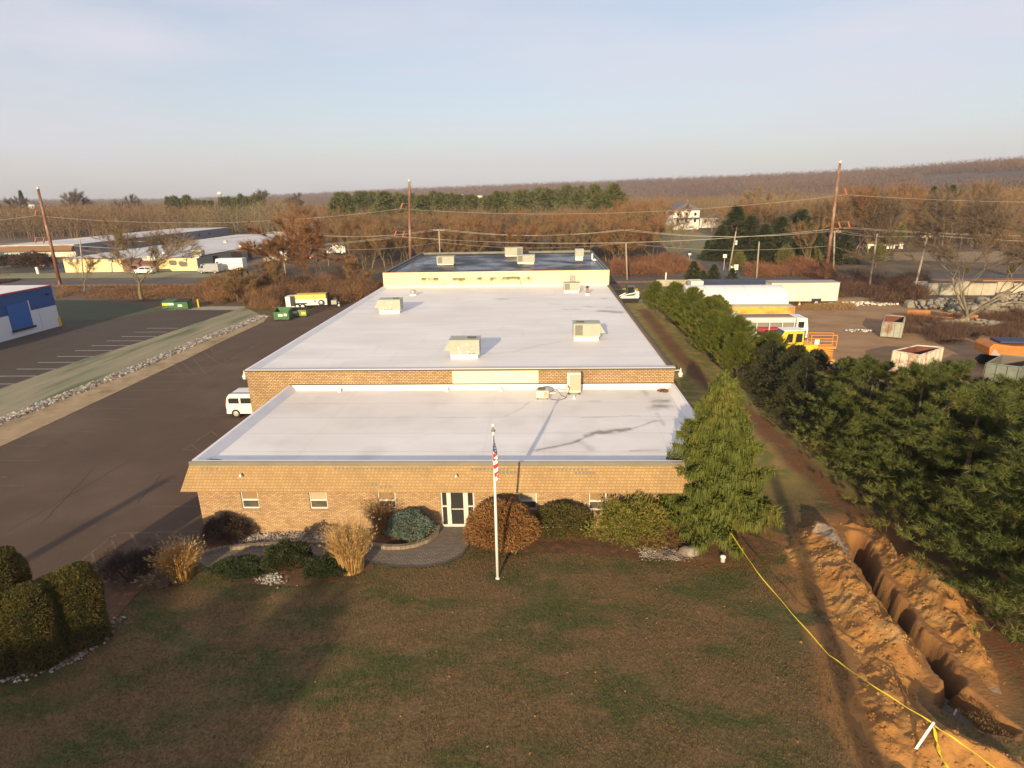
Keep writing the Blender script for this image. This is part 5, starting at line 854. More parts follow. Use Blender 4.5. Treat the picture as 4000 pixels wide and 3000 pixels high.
# ================================================================== DIRT YARD
def ribs(mb, x0, x1, y, z0, z1, st, d, w_=.09):
    x = x0
    while x < x1: mb.box(x, x+w_, y-d, y, z0, z1); x += st
yc = mat('container_yellow', (.72, .44, .07), .5, (.62, .36, .05), .8, c3=(.40, .18, .06), s3=.7); dwh = mat('dirty_white', (.74, .70, .60), .7, (.60, .54, .42), .9)
CR = top_at(1717, 663, 2.6); rzc = -.035; t = thing('shipping_container', 'yellow corrugated shipping container behind the feathery evergreens', 'container', (CR[0]-12.2, CR[1]+.35, .06), rzc)
b = MB(); b.box(0, 12.2, 0, 2.44, .12, 2.59); ribs(b, .15, 12.1, -.001, .2, 2.5, .22, .035, .11); b.build('body', yc, t); MB().box(-.01, 12.21, -.04, 2.45, 2.592, 2.61).build('roof', mat('container_roof', (.50, .44, .34), .7), t)
for xx in (0, 12.08): MB().box(xx, xx+.14, -.06, -.002, .1, 2.6).build('corner_post', yc, t)
MB().box(12.201, 12.24, .15, 2.3, .2, 2.5).build('door', mat('container_door', (.50, .19, .05), .6), t)
b = MB(); pr = [(2.2+3.0*math.cos(a)*-1, 2.62+1.75*math.sin(a)) for a in np.linspace(0, math.pi, 15)]; pr = [(y+1.7, z) for y, z in pr]
LX = 11.6; t = thing('fabric_shelter', 'white arched fabric shelter roof spanning above the yellow container', 'shelter', (CR[0]-.1-LX, CR[1]+1.2, .06), rzc)
b.prism(pr, 'x', 0, LX); b.build('fabric_roof', mat('white_fabric', (.80, .77, .72), .6, (.74, .70, .67), .5), t, smooth=False)
for k in range(6): MB().add([(x, y*1.0+(y-3.9)*.006, z+.015*(z > 2.7)) for x in (k*LX/5-.04*(k > 0), k*LX/5+.04*(k < 5)) for y, z in pr], [(i, i+1, i+16, i+15) for i in range(14)]).build('hoop', mat('hoop', (.62, .58, .56), .6), t)
MB().box(.6, LX-1.2, 5.0, 7.3, .02, 2.6).build('rear_container', mat('rear_cont', (.45, .42, .36), .7), t)
zl, zt2 = GY(1580, 617, 71.)[2], GY(1580, 603, 75.5)[2]; xl = GY(1517, 612, 72)[0]; xr = GY(1661, 612, 72)[0]; Ls = xr-xl; t = thing('storage_shed', 'long storage shed with a dark blue roof behind the white arched shelter', 'shed', (xl, 71.2, .03), -.02); MB().box(0, Ls, 0, 4.6, 0, zl-.03).build('wall', dwh, t)
MB().hexa([(-.1, -.2, zl-.02), (Ls+.1, -.2, zl-.02), (Ls+.1, 4.8, zl-.02), (-.1, 4.8, zl-.02), (-.1, -.2, zl+.05), (Ls+.1, -.2, zl+.05), (Ls+.1, 4.6, zt2), (-.1, 4.6, zt2)]).build('roof', brickmat('blue_shingle', (.075, .09, .14), (.05, .06, .10), (.04, .045, .07), .5, .12, .02), t)
zb_ = GY(1503, 608, 70.5)[2]; t = thing('truck_box', 'small off-white box standing at the left end of the blue roofed shed', 'truck body', (xl-2.1, 70.5, .03)); MB().box(0, 1.9, 0, 2.4, .7, zb_).build('box', dwh, t, .04); MB().box(.2, 1.7, .3, 2.2, 0, .7).build('chassis', dkp, t)
A_ = top_at(1500, 628, 2.2); t = thing('grey_tank', 'low grey metal box peeping out behind the far evergreens', 'metal box', (A_[0]-2, A_[1], .03)); MB().box(-.6, 2.9, 0, 2.2, .0, 2.2).build('box', galv, t, .05)
# cargo trailer
TR = G(1807, 655); t = thing('cargo_trailer', 'long cream white box trailer parked at the back of the dirt yard', 'trailer', (TR[0]-9.9, TR[1]-1.6, .0), -.02)
MB().box(0, 9.1, 0, 2.5, .62, 3.15).build('body', dwh, t, .03); MB().box(-.05, 9.15, -.04, 2.54, 3.152, 3.22).build('roof', mat('trailer_roof', (.34, .30, .26), .5), t); MB().box(0, 9.1, .1, 2.4, .5, .61).build('chassis', dkp, t)
for k in range(9): MB().box(.3+k*1.0, .33+k*1.0, -.008, -.002, .66, 3.12).build('seam', mat('seam', (.62, .55, .42), .7), t) if k in (1, 4, 7) else None
MB().box(5.6, 6.9, -.04, -.004, .62, 1.0).build('wheel_arch', dkp, t); wheel(t, 6.25, -.12, .42, .24).location = (0, 0, .0); MB().box(9.102, 9.16, .1, 2.4, .7, 3.1).build('rear_door', mat('tdoor', (.42, .20, .11), .7), t)
for i, (px, py, lb) in enumerate(((1726, 664, 'orange and white cone nearest the yellow container end'), (1749, 657, 'orange and white cone under the cream box trailer'))):
    A_ = G(px, py); t = thing('traffic_cone', lb, 'traffic cone', tuple(A_), 0, 'traffic cones by the trailer'); MB().lathe([(.16, .03), (.12, .35), (.09, .6), (.04, .85)], (0, 0, 0), 10).build('cone', mat('cone_orange', (.75, .15, .04), .6), t); MB().lathe([(.125, .34), (.10, .58)], (0, 0, 0), 10).build('band', stick, t); MB().box(-.2, .2, -.2, .2, 0, .03).build('base', mat('cone_orange', (.75, .15, .04), .6), t)
# pumper truck
TK = top_at(1743, 684, 2.9); t = thing('utility_truck', 'white and grey utility truck with a maroon tank in front of the yellow container', 'truck', (TK[0]-9.2, TK[1], .06), -.02); gw = mat('grey_white', (.60, .58, .55), .5)
MB().box(2.9, 8.1, 0, 2.3, 2.25, 2.75).build('upper_body', gw, t, .04); MB().box(3.1, 8.0, .45, 1.9, 2.752, 2.8).build('walkway', mat('walk_brown', (.25, .15, .12), .8), t); MB().box(2.7, 8.0, .3, 2.2, .7, 2.25).build('inner_body', mat('inner_grey', (.22, .21, .19), .7), t)
MB().tube([(4.2, .5, 1.4), (7.2, .5, 1.4)], .42, 12).build('tank', mat('maroon', (.28, .02, .045), .4), t); 
for xx in (2.7, 4.1, 5.4, 6.7, 7.9): MB().box(xx, xx+.1, -.02, .05, .8, 2.25).build('stanchion', gw, t)
MB().box(2.6, 3.4, -.05, .6, .8, 1.5).build('side_box', wpaint, t, .03); MB().box(2.5, 8.2, .2, 2.2, .5, .7).build('chassis', dkp, t)
cb = MB().prism([(8.2, .6), (9.4, .6), (9.45, 1.5), (9.25, 2.7), (8.2, 2.75)], 'y', 0, 2.3).build('cab', wpaint, t, .05); MB().box(8.35, 8.95, -.02, -.004, 1.7, 2.35).build('window', vglass, cb)
MB().lathe([(.55, 1.2), (.75, 1.4), (.75, 3.1), (.6, 3.25), (.1, 3.3)], (1.6, 1.1, 0), 16).build('silo', gw, t, smooth=False); MB().box(1.2, 2.4, -.1, 1.2, 1.4, 3.2).build('silo_box', gw, t, .05)
MB().tube([(-1.2, .6, .4), (-.7, .4, 1.6), (-1.1, .4, 2.6)], .12, 6).build('boom', gw, t); MB().hexa([(-1.6, .2, 2.0), (-.6, .2, 2.0), (-.6, 1.2, 2.0), (-1.6, 1.2, 2.0), (-2.4, -.2, 3.6), (-.1, -.2, 3.6), (-.1, 1.6, 3.6), (-2.4, 1.6, 3.6)]).build('hopper', galv, t); MB().box(-1.2, 2.6, .2, 1.8, .5, 1.2).build('engine_deck', gw, t, .1)
for xx in (0, 3.4, 6.9, 8.7): wheel(t, xx, -.1, .48, .3)
# crane with yellow cab
CB = top_at(1733, 717, 3.2); t = thing('crane', 'yellow crane cab and deck parked behind the evergreens', 'crane', (CB[0]-1.6, CB[1], .1), .03); ym = mat('crane_yellow', (.80, .52, .03), .4, (.72, .44, .03), 1.)
b = MB(); b.prism([(-.5, 1.5), (1.9, 1.5), (1.85, 3.15), (0.1, 3.2), (-.25, 2.6)], 'y', 0, 1.5); c = b.build('cab', ym, t, .04)
for q in ([(.15, 2.15), (.85, 2.15), (.85, 2.95), (.4, 2.95)], [(1.1, 2.15), (1.7, 2.15), (1.7, 2.95), (1.15, 2.95)], [(.15, 1.6), (.7, 1.6), (.7, 2.0), (.1, 2.0)]): MB().prism(q, 'y', -.02, -.005).build('side_window', vglass, c)
MB().prism([(-.26, 2.1), (-.52, 1.9), (-.28, 2.62), (.06, 3.18), (.12, 3.1)], 'y', .05, 1.45).build('windscreen', mat('dark_green_glass', (.03, .06, .05), .15), c); MB().box(.0, 1.9, .0, 1.5, 3.2, 3.26).build('cab_roof', curb, c)
MB().box(-1.7, 3.2, -.1, 2.0, 1.2, 1.9).build('deck', ym, t, .05); MB().box(-2.5, 4.2, -.1, 2.2, .7, 1.15).build('chassis', mat('chassis_grey', (.16, .15, .14), .8), t, .04)
MB().tube([(2.0, .4, 1.9), (2.05, .4, 3.2)], .1, 8).build('exhaust', dkp, t)
for xx in (-1.6, .2, 2.6): wheel(t, xx, -.2, .55, .35)
# orange platform lifts
om = mat('lift_orange', (.80, .28, .03), .5); LF = top_at(1807, 727, 2.75)
def frame(mb, x0, x1, y0, y1, z0, z1, r=.03, n=3):
    for x, y in ((x0, y0), (x1, y0), (x1, y1), (x0, y1)): mb.tube([(x, y, z0), (x, y, z1)], r, 5)
    for z in np.linspace(z0, z1, n): mb.tube([(x0, y0, z), (x1, y0, z), (x1, y1, z), (x0, y1, z), (x0, y0, z)], r, 5)
for lb, dx, dy, sx, sz in (('orange platform lift with tall guard rails, nearest the dark spruces', -2.2, 0, 2.2, 1.7), ('orange platform lift standing behind, next to the yellow crane deck', -4.3, 1.6, 2.0, 1.55)):
    t = thing('platform_lift', lb, 'platform lift', (LF[0]+dx, LF[1]+dy, .1), -.1, 'orange platform lifts'); b = MB(); frame(b, 0, sx, 0, 1.0, sz, sz+1.1); b.build('guard_rail', om, t); MB().box(0, sx, 0, 1.0, sz-.12, sz).build('platform', om, t)
    b = MB()
    for k in range(5):
        z = .55+k*(sz-.7)/5; z2 = z+(sz-.7)/5
        for y in (.1, .9): b.tube([(.15, y, z), (sx-.15, y, z2)], .045, 5); b.tube([(sx-.15, y, z), (.15, y, z2)], .045, 5)
    b.build('scissor_arms', om, t); MB().box(-.05, sx+.05, -.05, 1.05, .25, .55).build('base', om, t, .04)
    for xx in (.25, sx-.25): wheel(t, xx, -.1, .22, .15)
    MB().box(.3, .7, -.06, -.01, sz+.25, sz+.7).build('control_box', stick, t)
# roll-off containers
def rolloff(label, top, h, m, ins, stick_=None, tilt=0, group='open roll-off containers'):
    P = [np.array(p) for p in top]; zb = [float(gz(p[0], p[1]))+.03 for p in P]; c = sum(P)/4; t = thing('rolloff_container', label, 'container', (c[0], c[1], 0), 0, group); P = [p-np.array([c[0], c[1], 0]) for p in P]
    z0 = min(zb)+.12; z1_ = P[0][2]; th = .09; Q = [p[:2] for p in P]; ctr = sum(Q)/4; b = MB(); n4 = ['wall']*4
    def off(q, k): d = ctr-q; return q+d/np.linalg.norm(d)*k
    for i in range(4):
        a, c_ = Q[i], Q[(i+1) % 4]; a2, c2 = off(a, th*1.5), off(c_, th*1.5)
        w = MB(); w.hexa([(*a, z0), (*c_, z0), (*c2, z0), (*a2, z0), (*a, P[i][2]), (*c_, P[(i+1) % 4][2]), (*c2, P[(i+1) % 4][2]), (*a2, P[i][2])]); 
        L_ = np.linalg.norm(c_-a); d = (c_-a)/L_; nn = np.array([d[1], -d[0]]); nn = nn if nn@(a-ctr) > 0 else -nn; k = max(3, int(L_/.75))
        for j in range(k+1):
            s = a+d*(L_-.1)*j/k; zt_ = P[i][2]+(P[(i+1) % 4][2]-P[i][2])*j/k-.05; w.hexa([(*s, z0), (*(s+d*.1), z0), (*(s+d*.1+nn*.09), z0), (*(s+nn*.09), z0), (*s, zt_), (*(s+d*.1), zt_), (*(s+d*.1+nn*.09), zt_), (*(s+nn*.09), zt_)])
        w.build('wall', m, t)
        g = MB(); a3, c3 = off(a, th*1.62), off(c_, th*1.62); a4, c4 = off(a, th*1.9), off(c_, th*1.9)
        g.hexa([(*a3, z0), (*c3, z0), (*c4, z0), (*a4, z0), (*a3, P[i][2]-.02), (*c3, P[(i+1) % 4][2]-.02), (*c4, P[(i+1) % 4][2]-.02), (*a4, P[i][2]-.02)]); g.build('lining', ins, t)
    MB().add([(*off(q, .12), z0+.12) for q in Q], [(0, 1, 2, 3)]).build('floor', ins, t)
    for i in range(4): a, c_ = P[i], P[(i+1) % 4]; MB().tube([a, c_], .06, 6).build('rim', m, t)
    return t
zd = Z1(3200, 1100, 2.765); z64 = Z1(3200, 1100, 4.424); zz3 = Z1(3600, 1000, 3.3175)
wr = mat('rusty_white', (.62, .57, .47), .7, (.50, .44, .34), 1.5, c3=(.25, .11, .06), s3=1.1); rin = mat('rust_inside', (.17, .050, .028), .85, (.11, .04, .03), 1.4)
def tops(z, pts, h): return [Gz(*z(*p), h) for p in pts]
R1 = tops(zd, [(800, 748), (1090, 795), (1338, 712), (1062, 688)], 1.95); rolloff('open white roll-off container with rusty red inside in the middle of the dirt yard', R1, 1.9, wr, rin)
b = MB(); c = sum(R1)/4; tag(MB().tube([(c[0]-1.0, c[1]-.3, .95), (c[0]-.55, c[1]-.1, 1.05)], .42, 10).build('log', mat('log_wood', (.45, .25, .08), .9)), 'sawn log lying inside the open white roll-off container', 'log'); tag(MB().tube([(c[0]-.3, c[1]+.5, .4), (c[0]+1.2, c[1]-.4, 1.3)], .09, 6).build('timber', mat('timber', (.28, .20, .14), .9)), 'loose timber lying inside the open white roll-off container', 'timber')
rolloff('open grey green roll-off container with rusty inside, farther back on the dirt yard', tops(z64, [(1110, 695), (1445, 718), (1480, 603), (1145, 578)], 1.75), 1.7, mat('grey_green_paint', (.33, .34, .29), .7, (.26, .27, .23), 1.5, c3=(.22, .12, .07), s3=1.), rin)
tr_ = rolloff('teal grey open roll-off container cut by the right edge of the picture', tops(zz3, [(845, 1388), (1290, 1442), (1560, 1330), (1040, 1284)], 2.15), 2.1, mat('teal_paint', (.155, .185, .165), .7, (.115, .14, .125), 1.5, c3=(.14, .09, .06), s3=.9), mat('teal_inside', (.14, .10, .075), .85, (.10, .11, .09), 1.2))
# orange excavator at right edge
EX = top_at(2142, 745, 2.3); t = thing('excavator', 'orange excavator with a dark blue tarpaulin on top at the right edge', 'excavator', (EX[0], EX[1], .05), -.12); eo = mat('excavator_orange', (.50, .19, .035), .55, (.40, .14, .03), 1.5)
MB().prism([(0, 1.3), (5, .9), (5, 2.2), (1.8, 2.15), (.2, 2.35), (-.1, 2.0)], 'y', 0, 2.4).build('body', eo, t, .06); MB().box(2.7, 4.2, -.03, -.005, 1.15, 1.9).build('panel', mat('exc_panel', (.60, .32, .04), .5), t); MB().box(.9, 3.6, .4, 2.1, 2.28, 2.5).build('tarpaulin', mat('blue_tarp', (.03, .04, .10), .6), t, .08)
MB().prism([(.1, 1.35), (.9, 1.27), (.3, 1.95)], 'y', -.02, -.005).build('decal', mat('decal_grey', (.35, .30, .27), .6), t)
for y in (-.1, 1.9): MB().prism([(.6, 0), (4.6, 0), (5, .4), (4.6, .85), (.6, .85), (.2, .4)], 'y', y, y+.5).build('track', tyre, t, .06)
MB().box(4.0, 5.2, 1.2, 2.3, 2.2, 3.3).build('cab', eo, t, .05)
# orange steel skip parts, concrete blocks, wall, rubble
A_ = G(*z64(1490, 690)); t = thing('steel_ramp', 'rusty orange steel frame lying behind the grey green roll-off container', 'steel frame', (A_[0], A_[1], .05), -.12); os_ = mat('orange_steel', (.42, .17, .04), .7, (.30, .11, .04), 1.2)
b = MB(); b.box(0, 2.6, 0, .15, .2, 1.35); b.build('panel', os_, t); MB().box(5.2, 7.6, -.4, .8, .1, .9).build('hopper', os_, t, .03)
b = MB(); b.tube([(0, -.2, .9), (5.6, -.3, .45)], .06, 5); b.tube([(2.6, .1, 1.3), (5.4, 0, .9)], .05, 5); b.tube([(0, -.2, .1), (5.6, -.3, .1)], .06, 5); b.build('rail', os_, t)
cn = mat('old_concrete', (.30, .26, .20), .95, (.20, .17, .13), 1.2)
for i, (a, c_, lb) in enumerate((((1525, 465), (1690, 462), 'left one of two rounded concrete blocks at the back of the dirt yard'), ((1720, 460), (1870, 455), 'right one of two rounded concrete blocks at the back of the dirt yard'))):
    A_, B2 = G(*z64(*a)), G(*z64(*c_)); t = thing('concrete_block', lb, 'concrete block', (A_[0], A_[1], .03), 0, 'concrete blocks'); Lc = B2[0]-A_[0]; MB().prism([(0, 0), (Lc, 0), (Lc*.97, .75), (Lc*.8, 1.0), (Lc*.15, .95), (0, .6)], 'y', 0, 1.1).build('block', cn, t, .12)
A_ = G(*z64(1680, 255)); t = thing('retaining_wall', 'old pale concrete retaining wall behind the big bare tree', 'wall', (A_[0], A_[1]+1, 0), -.08); b = MB(); wlm = mat('wall_pale', (.48, .43, .33), .9, (.30, .26, .19), .5)
for k in range(16): MB().box(k*1.9, k*1.9+1.86, 0, .6, 0, 1.75+.3*((k*7) % 3 == 0)).build('block', wlm, t, .04)
MB().tube([(9, -.4, 2.2), (30, -.6, 2.3)], .12, 6).build('pipe', mat('rust_pipe2', (.30, .14, .08), .8), t)
def rubble(label, c, rx, ry, h, N, s0, s1, m, seed):
    q = rs(seed); a = q.rand(N)*6.28; d = np.sqrt(q.rand(N)); P = np.stack([c[0]+np.cos(a)*d*rx, c[1]+np.sin(a)*d*ry], -1); z = h*(1-d**1.6)*(.5+.5*q.rand(N)); s = s0+(s1-s0)*q.rand(N)**2
    U = q.rand(N, 8, 3)*.7-.35; base = np.array([[-1, -1, -1], [1, -1, -1], [1, 1, -1], [-1, 1, -1], [-1, -1, 1], [1, -1, 1], [1, 1, 1], [-1, 1, 1]])*[1, .7, .45]; th = q.rand(N)*6.28; V = base+U
    x = V[..., 0]*np.cos(th)[:, None]-V[..., 1]*np.sin(th)[:, None]; y = V[..., 0]*np.sin(th)[:, None]+V[..., 1]*np.cos(th)[:, None]; W2 = np.stack([x, y, V[..., 2]], -1)*s[:, None, None]; W2[..., 0] += P[:, :1]; W2[..., 1] += P[:, 1:]; W2[..., 2] += z[:, None]+.1
    Fq = np.array([[0, 3, 2, 1], [4, 5, 6, 7], [0, 1, 5, 4], [1, 2, 6, 5], [2, 3, 7, 6], [3, 0, 4, 7]]); tag(npmesh('rubble', W2.reshape(-1, 3), (Fq[None]+8*np.arange(N)[:, None, None]).reshape(-1, 4), m), label, 'rubble', kind='stuff')
A_ = G(*z64(2060, 450)); rubble('grey rubble heap beside the two concrete blocks', (A_[0]+1, A_[1]+.5), 4.5, 2.2, 1.1, 500, .08, .35, mat('grey_rubble', (.25, .23, .20), .95, (.17, .15, .13), 2), 1)
A_ = G(*zz3(1200, 790)); rubble('large heap of broken concrete at the right edge behind the big bare tree', (A_[0]+3, A_[1]+2.5), 9, 4, 2.6, 900, .15, .65, cn, 2)
A_ = G(*zz3(440, 920)); rubble('low concrete rubble left of the foot of the big bare tree', (A_[0]+1, A_[1]), 4.5, 1.8, .9, 350, .1, .45, cn, 3)
A_ = G(*z64(700, 420)); rubble('scattered white debris at the edge of the brush behind the dirt yard', (A_[0], A_[1]+.8), 5.5, 1.3, .35, 220, .05, .25, dwh, 4)
A_ = G(*z64(690, 860)); rubble('small patch of grey debris on the dirt left of the grey green container', (A_[0], A_[1]), 1.6, .6, .1, 90, .03, .14, galv, 5)
# signs by the side road
for i, (px, py, w_, h_, lb) in enumerate(((1590, 577, .8, .95, 'white road sign with black marks right of the side road'), (1566, 553, .75, .7, 'white square sign on a thin post beside the side road'), (1490, 549, .6, .4, 'small white mailbox sized sign near the hill lawn'))):
    A_ = GY(px, py, 92+8*i); t = thing('road_sign', lb, 'sign', (A_[0], A_[1], 0)); MB().tube([(0, .05, 0), (0, .05, A_[2]+h_/2)], .05, 6).build('post', galv, t); p_ = MB().box(-w_/2, w_/2, -.03, .0, A_[2]-h_/2, A_[2]+h_/2).build('plate', stick, t)
    if i == 0: MB().box(-.25, .25, -.045, -.034, A_[2]-.05, A_[2]+.05).build('bar', dkp, p_)
A_ = G(1438, 604); t = thing('marker_post', 'slim white marker post right of the long building at the road', 'post', (A_[0], A_[1], 0)); MB().tube([(0, 0, 0), (0, 0, 1.2), (0, 0, 1.35)], [.13, .13, .02], 8).build('post', polem, t)
A_ = G(1452, 620); t = thing('barrier_wall', 'pale concrete barrier behind the far evergreens', 'wall', (A_[0]-2.5, A_[1]+1, 0), -.09); MB().box(0, 7, 0, .35, 0, 1.1).build('barrier', wlm, t, .03)
# ================================================================== BUILDINGS IN THE DISTANCE
# blue and white hall at the left edge
BR = G(132, 704); t = thing('blue_hall', 'blue and white metal hall with a red roof edge at the left edge', 'building'); bx = BR[0]; by = BR[1]; hb_ = 5.35; blue = mat('blue_panel', (.022, .090, .27), .5, (.020, .075, .23), 1.5); lw = mat('lower_white', (.62, .62, .66), .7)
rzb = math.atan2(*(G(0, 740)-BR)[[1, 0]]); t.location = (bx, by, 0); t.rotation_euler = (0, 0, rzb+math.pi)   # local x runs along the facing wall, away to the left is -x
MB().box(-30, 0, .0, 24, 0, 2.8).build('lower_wall', lw, t); b = MB(); b.box(-30, .0, .03, 24.02, 2.802, hb_-.1)
b.build('upper_wall', blue, t); MB().box(-30, .06, -.05, 24.1, hb_-.1, hb_+.05).build('roof_edge', mat('red_trim', (.40, .05, .035), .5), t); MB().box(-29.8, -.15, .15, 23.9, hb_+.051, hb_+.08).build('roof', memb, t)
MB().box(-7.3, -4.2, -.05, -.004, 1.0, 4.0).build('door', mat('blue_door', (.03, .12, .38), .5), t); b = MB(); b.box(-4.2, -4.05, -.07, -.004, .9, 4.1); b.build('door_frame', lw, t); MB().box(-7.4, -4.0, -.25, -.052, .75, .99).build('dock_bumper', dkp, t)
MB().box(-2.9, -2.7, -.08, -.004, 0, 2.8).build('downpipe', lw, t); MB().box(-.25, .07, -.10, -.004, 0, 1.2).build('corner_guard', mat('bollard_yellow', (.70, .42, .03), .5), t); MB().box(-1.2, -.8, -.15, -.004, 4.3, 4.5).build('wall_lamp', dkp, t)
# pale building
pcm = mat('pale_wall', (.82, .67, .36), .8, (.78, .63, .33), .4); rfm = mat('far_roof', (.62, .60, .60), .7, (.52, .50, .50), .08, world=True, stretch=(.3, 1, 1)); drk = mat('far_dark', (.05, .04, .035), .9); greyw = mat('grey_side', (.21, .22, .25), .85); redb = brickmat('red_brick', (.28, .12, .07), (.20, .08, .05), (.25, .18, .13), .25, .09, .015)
x0, x1, y0, y1 = -93.5, -61.9, 111.6, 196.; t = thing('pale_warehouse', 'long low pale yellow building with a white roof on the left beyond the railway', 'building'); b = MB(); b.box(x0, x1, y0, y1, 0, 3.0); b.build('wall', pcm, t)
MB().box(x0-.1, x1+.2, y0-.15, y1+.1, 3.0, 3.16).build('roof_edge', mat('dark_edge', (.10, .09, .09), .6), t); MB().box(x0, x1, y0, y1, 3.165, 3.2).build('roof', rfm, t)
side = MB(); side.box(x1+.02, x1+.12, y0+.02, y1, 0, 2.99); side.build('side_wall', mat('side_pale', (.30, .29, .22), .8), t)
for k in range(9): 
    yy = y0+7+k*9; big = k % 2; MB().box(x1+.13, x1+.22, yy, yy+(5.5 if big else 2.2), 0, 2.6).build('bay', redb if big else drk, t)
eb = MB(); xa_, xb_ = -78.5, -71.3; eb.box(xa_, xb_, y0-1.6, y0-.01, 0, 1.9); e = eb.build('brick_entrance', redb, t); MB().hexa([(xa_-.2, y0-2.0, 1.9), (xb_+.2, y0-2.0, 1.9), (xb_+.2, y0-.01, 1.9), (xa_-.2, y0-.01, 1.9), (xa_, y0-.8, 2.9), (xb_, y0-.8, 2.9), (xb_, y0-.01, 2.95), (xa_, y0-.01, 2.95)]).build('entrance_roof', mat('brown_shingle', (.14, .075, .045), .9), e)
MB().box(-76.5, -75.2, y0-1.63, y0-1.605, .8, 1.5).build('window', vglass, e)
q = random.Random(3)
for i, (px, py) in enumerate(((331, 563), (318, 562), (428, 552), (427, 557), (552, 537), (580, 532), (355, 549), (487, 524), (240, 567), (520, 533), (400, 565))):
    A_ = Gz(px, py, 3.2); s = [.9, .8, 1.3, .5, .6, .8, .4, .5, .4, .4, .4][i]; u = thing('roof_unit', 'white ventilation box on the roof of the long pale yellow building', 'air conditioner', (A_[0], A_[1], 3.2), 0, 'ventilation boxes on the pale building roof'); MB().box(-s, s, -s*.6, s*.6, .12, .2+s*.9).build('cabinet', hv if i % 3 else curb, u, .03); MB().box(-s*.8, s*.8, -s*.5, s*.5, 0, .12).build('curb', curb, u)
# second building behind it and a third
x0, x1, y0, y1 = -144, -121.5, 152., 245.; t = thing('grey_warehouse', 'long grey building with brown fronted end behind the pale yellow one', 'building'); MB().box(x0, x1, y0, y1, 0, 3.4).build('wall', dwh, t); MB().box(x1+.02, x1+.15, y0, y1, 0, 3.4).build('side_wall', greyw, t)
MB().box(x0-.2, x1+.3, y0-.3, y1, 3.4, 3.6).build('roof', rfm, t); MB().hexa([(x0, y0-1.6, 1.9), (x1, y0-1.6, 1.9), (x1, y0-.01, 1.9), (x0, y0-.01, 1.9), (x0, y0-.4, 3.38), (x1, y0-.4, 3.38), (x1, y0-.01, 3.38), (x0, y0-.01, 3.38)]).build('brown_fascia', mat('orange_brown', (.20, .10, .045), .8), t)
for k in range(10): MB().box(x1+.16, x1+.22, y0+4+k*8, y0+5.5+k*8, 1.6, 2.3).build('window', drk, t)
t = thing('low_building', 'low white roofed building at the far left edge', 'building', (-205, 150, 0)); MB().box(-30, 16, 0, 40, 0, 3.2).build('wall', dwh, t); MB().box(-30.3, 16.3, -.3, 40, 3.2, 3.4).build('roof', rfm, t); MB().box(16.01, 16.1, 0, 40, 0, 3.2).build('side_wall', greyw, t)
# green containers far left
for i, (px, lb) in enumerate(((18, 'dark green storage box at the far left edge'), (52, 'pale green storage box beside the dark green one at the far left'))):
    A_ = G(px, 567); t = thing('storage_box', lb, 'container', (A_[0]-5, A_[1], 0), 0, 'storage boxes at the far left'); MB().box(0, 5.6, 0, 2.5, .1, 2.7).build('body', mat('dk_green', (.03, .075, .06), .6) if i == 0 else mat('pale_green', (.32, .38, .32), .6), t, .03); MB().box(.2, 5.4, -.03, -.004, .3, 2.5).build('door', mat('dk_green2', (.025, .06, .05), .6) if i == 0 else mat('pale_green2', (.40, .45, .38), .6), t)
A_ = G(83, 592); t = thing('hydrant_sign', 'small white post at the field edge on the far left', 'post', (A_[0], A_[1], 0)); MB().tube([(0, 0, 0), (-.1, 0, 1.6)], .28, 6).build('post', curb, t)
# houses
def house(name, label, px, py, Y, w_, d_, h_, rh, wm, rm, rz=0, wn_=3, porch=False):
    A_ = GY(px, py, Y); t = thing(name, label, 'house', (A_[0], A_[1], A_[2]), rz); MB().box(-w_/2, w_/2, 0, d_, -2, h_).build('wall', wm, t)
    b = MB(); b.prism([(-w_/2-.4, h_), (w_/2+.4, h_), (0, h_+rh)], 'y', -.4, d_+.4); r = b.build('roof', rm, t); MB().box(w_*.15, w_*.15+.7, d_*.5, d_*.5+.7, h_+rh*.4, h_+rh+.8).build('chimney', redb, r)
    for i in range(wn_):
        for fl in range(1 if h_ < 4 else 2):
            f = MB().box(-w_/2+(i+.5)*w_/wn_-.6, -w_/2+(i+.5)*w_/wn_+.6, -.08, -.004, .8+2.7*fl, 2.1+2.7*fl).build('window', wpaint, t); MB().box(-w_/2+(i+.5)*w_/wn_-.48, -w_/2+(i+.5)*w_/wn_+.48, -.10, -.082, .9+2.7*fl, 2.0+2.7*fl).build('pane', vglass, f)
    if porch: p_ = MB().box(-w_/2, w_/2, -2.2, -.01, 2.5, 2.75).build('porch_roof', rm, t); [MB().box(x, x+.2, -2.1, -1.9, -1, 2.5).build('post', wpaint, p_) for x in (-w_/2+.1, -w_/6, w_/6, w_/2-.3)]
wsd = mat('white_siding', (.78, .74, .66), .7); grf = mat('grey_roof', (.12, .12, .14), .8)
house('white_house', 'white two storey house with a grey gable roof on the rise at the right centre', 1482, 485, 235, 11, 10, 5.6, 3.4, wsd, grf, .15, 3, True)
house('small_house', 'low grey roofed house to the right of the white gabled house', 1548, 484, 245, 14, 8, 2.6, 2.2, wsd, grf, -.2)
house('small_house', 'white house half hidden by evergreens behind the right rusty pole', 1806, 530, 150, 9, 7, 2.6, 1.8, wsd, grf, .2); house('small_house', 'white house half hidden by branches left of the grey crossarm pole', 1908, 548, 140, 9, 6, 2.6, 1.8, wsd, mat('brown_roof', (.16, .09, .06), .9), -.1)
house('farmhouse', 'tiny pale house far away at the left edge of the woods', 60, 452, 520, 14, 8, 4, 3, wsd, grf)
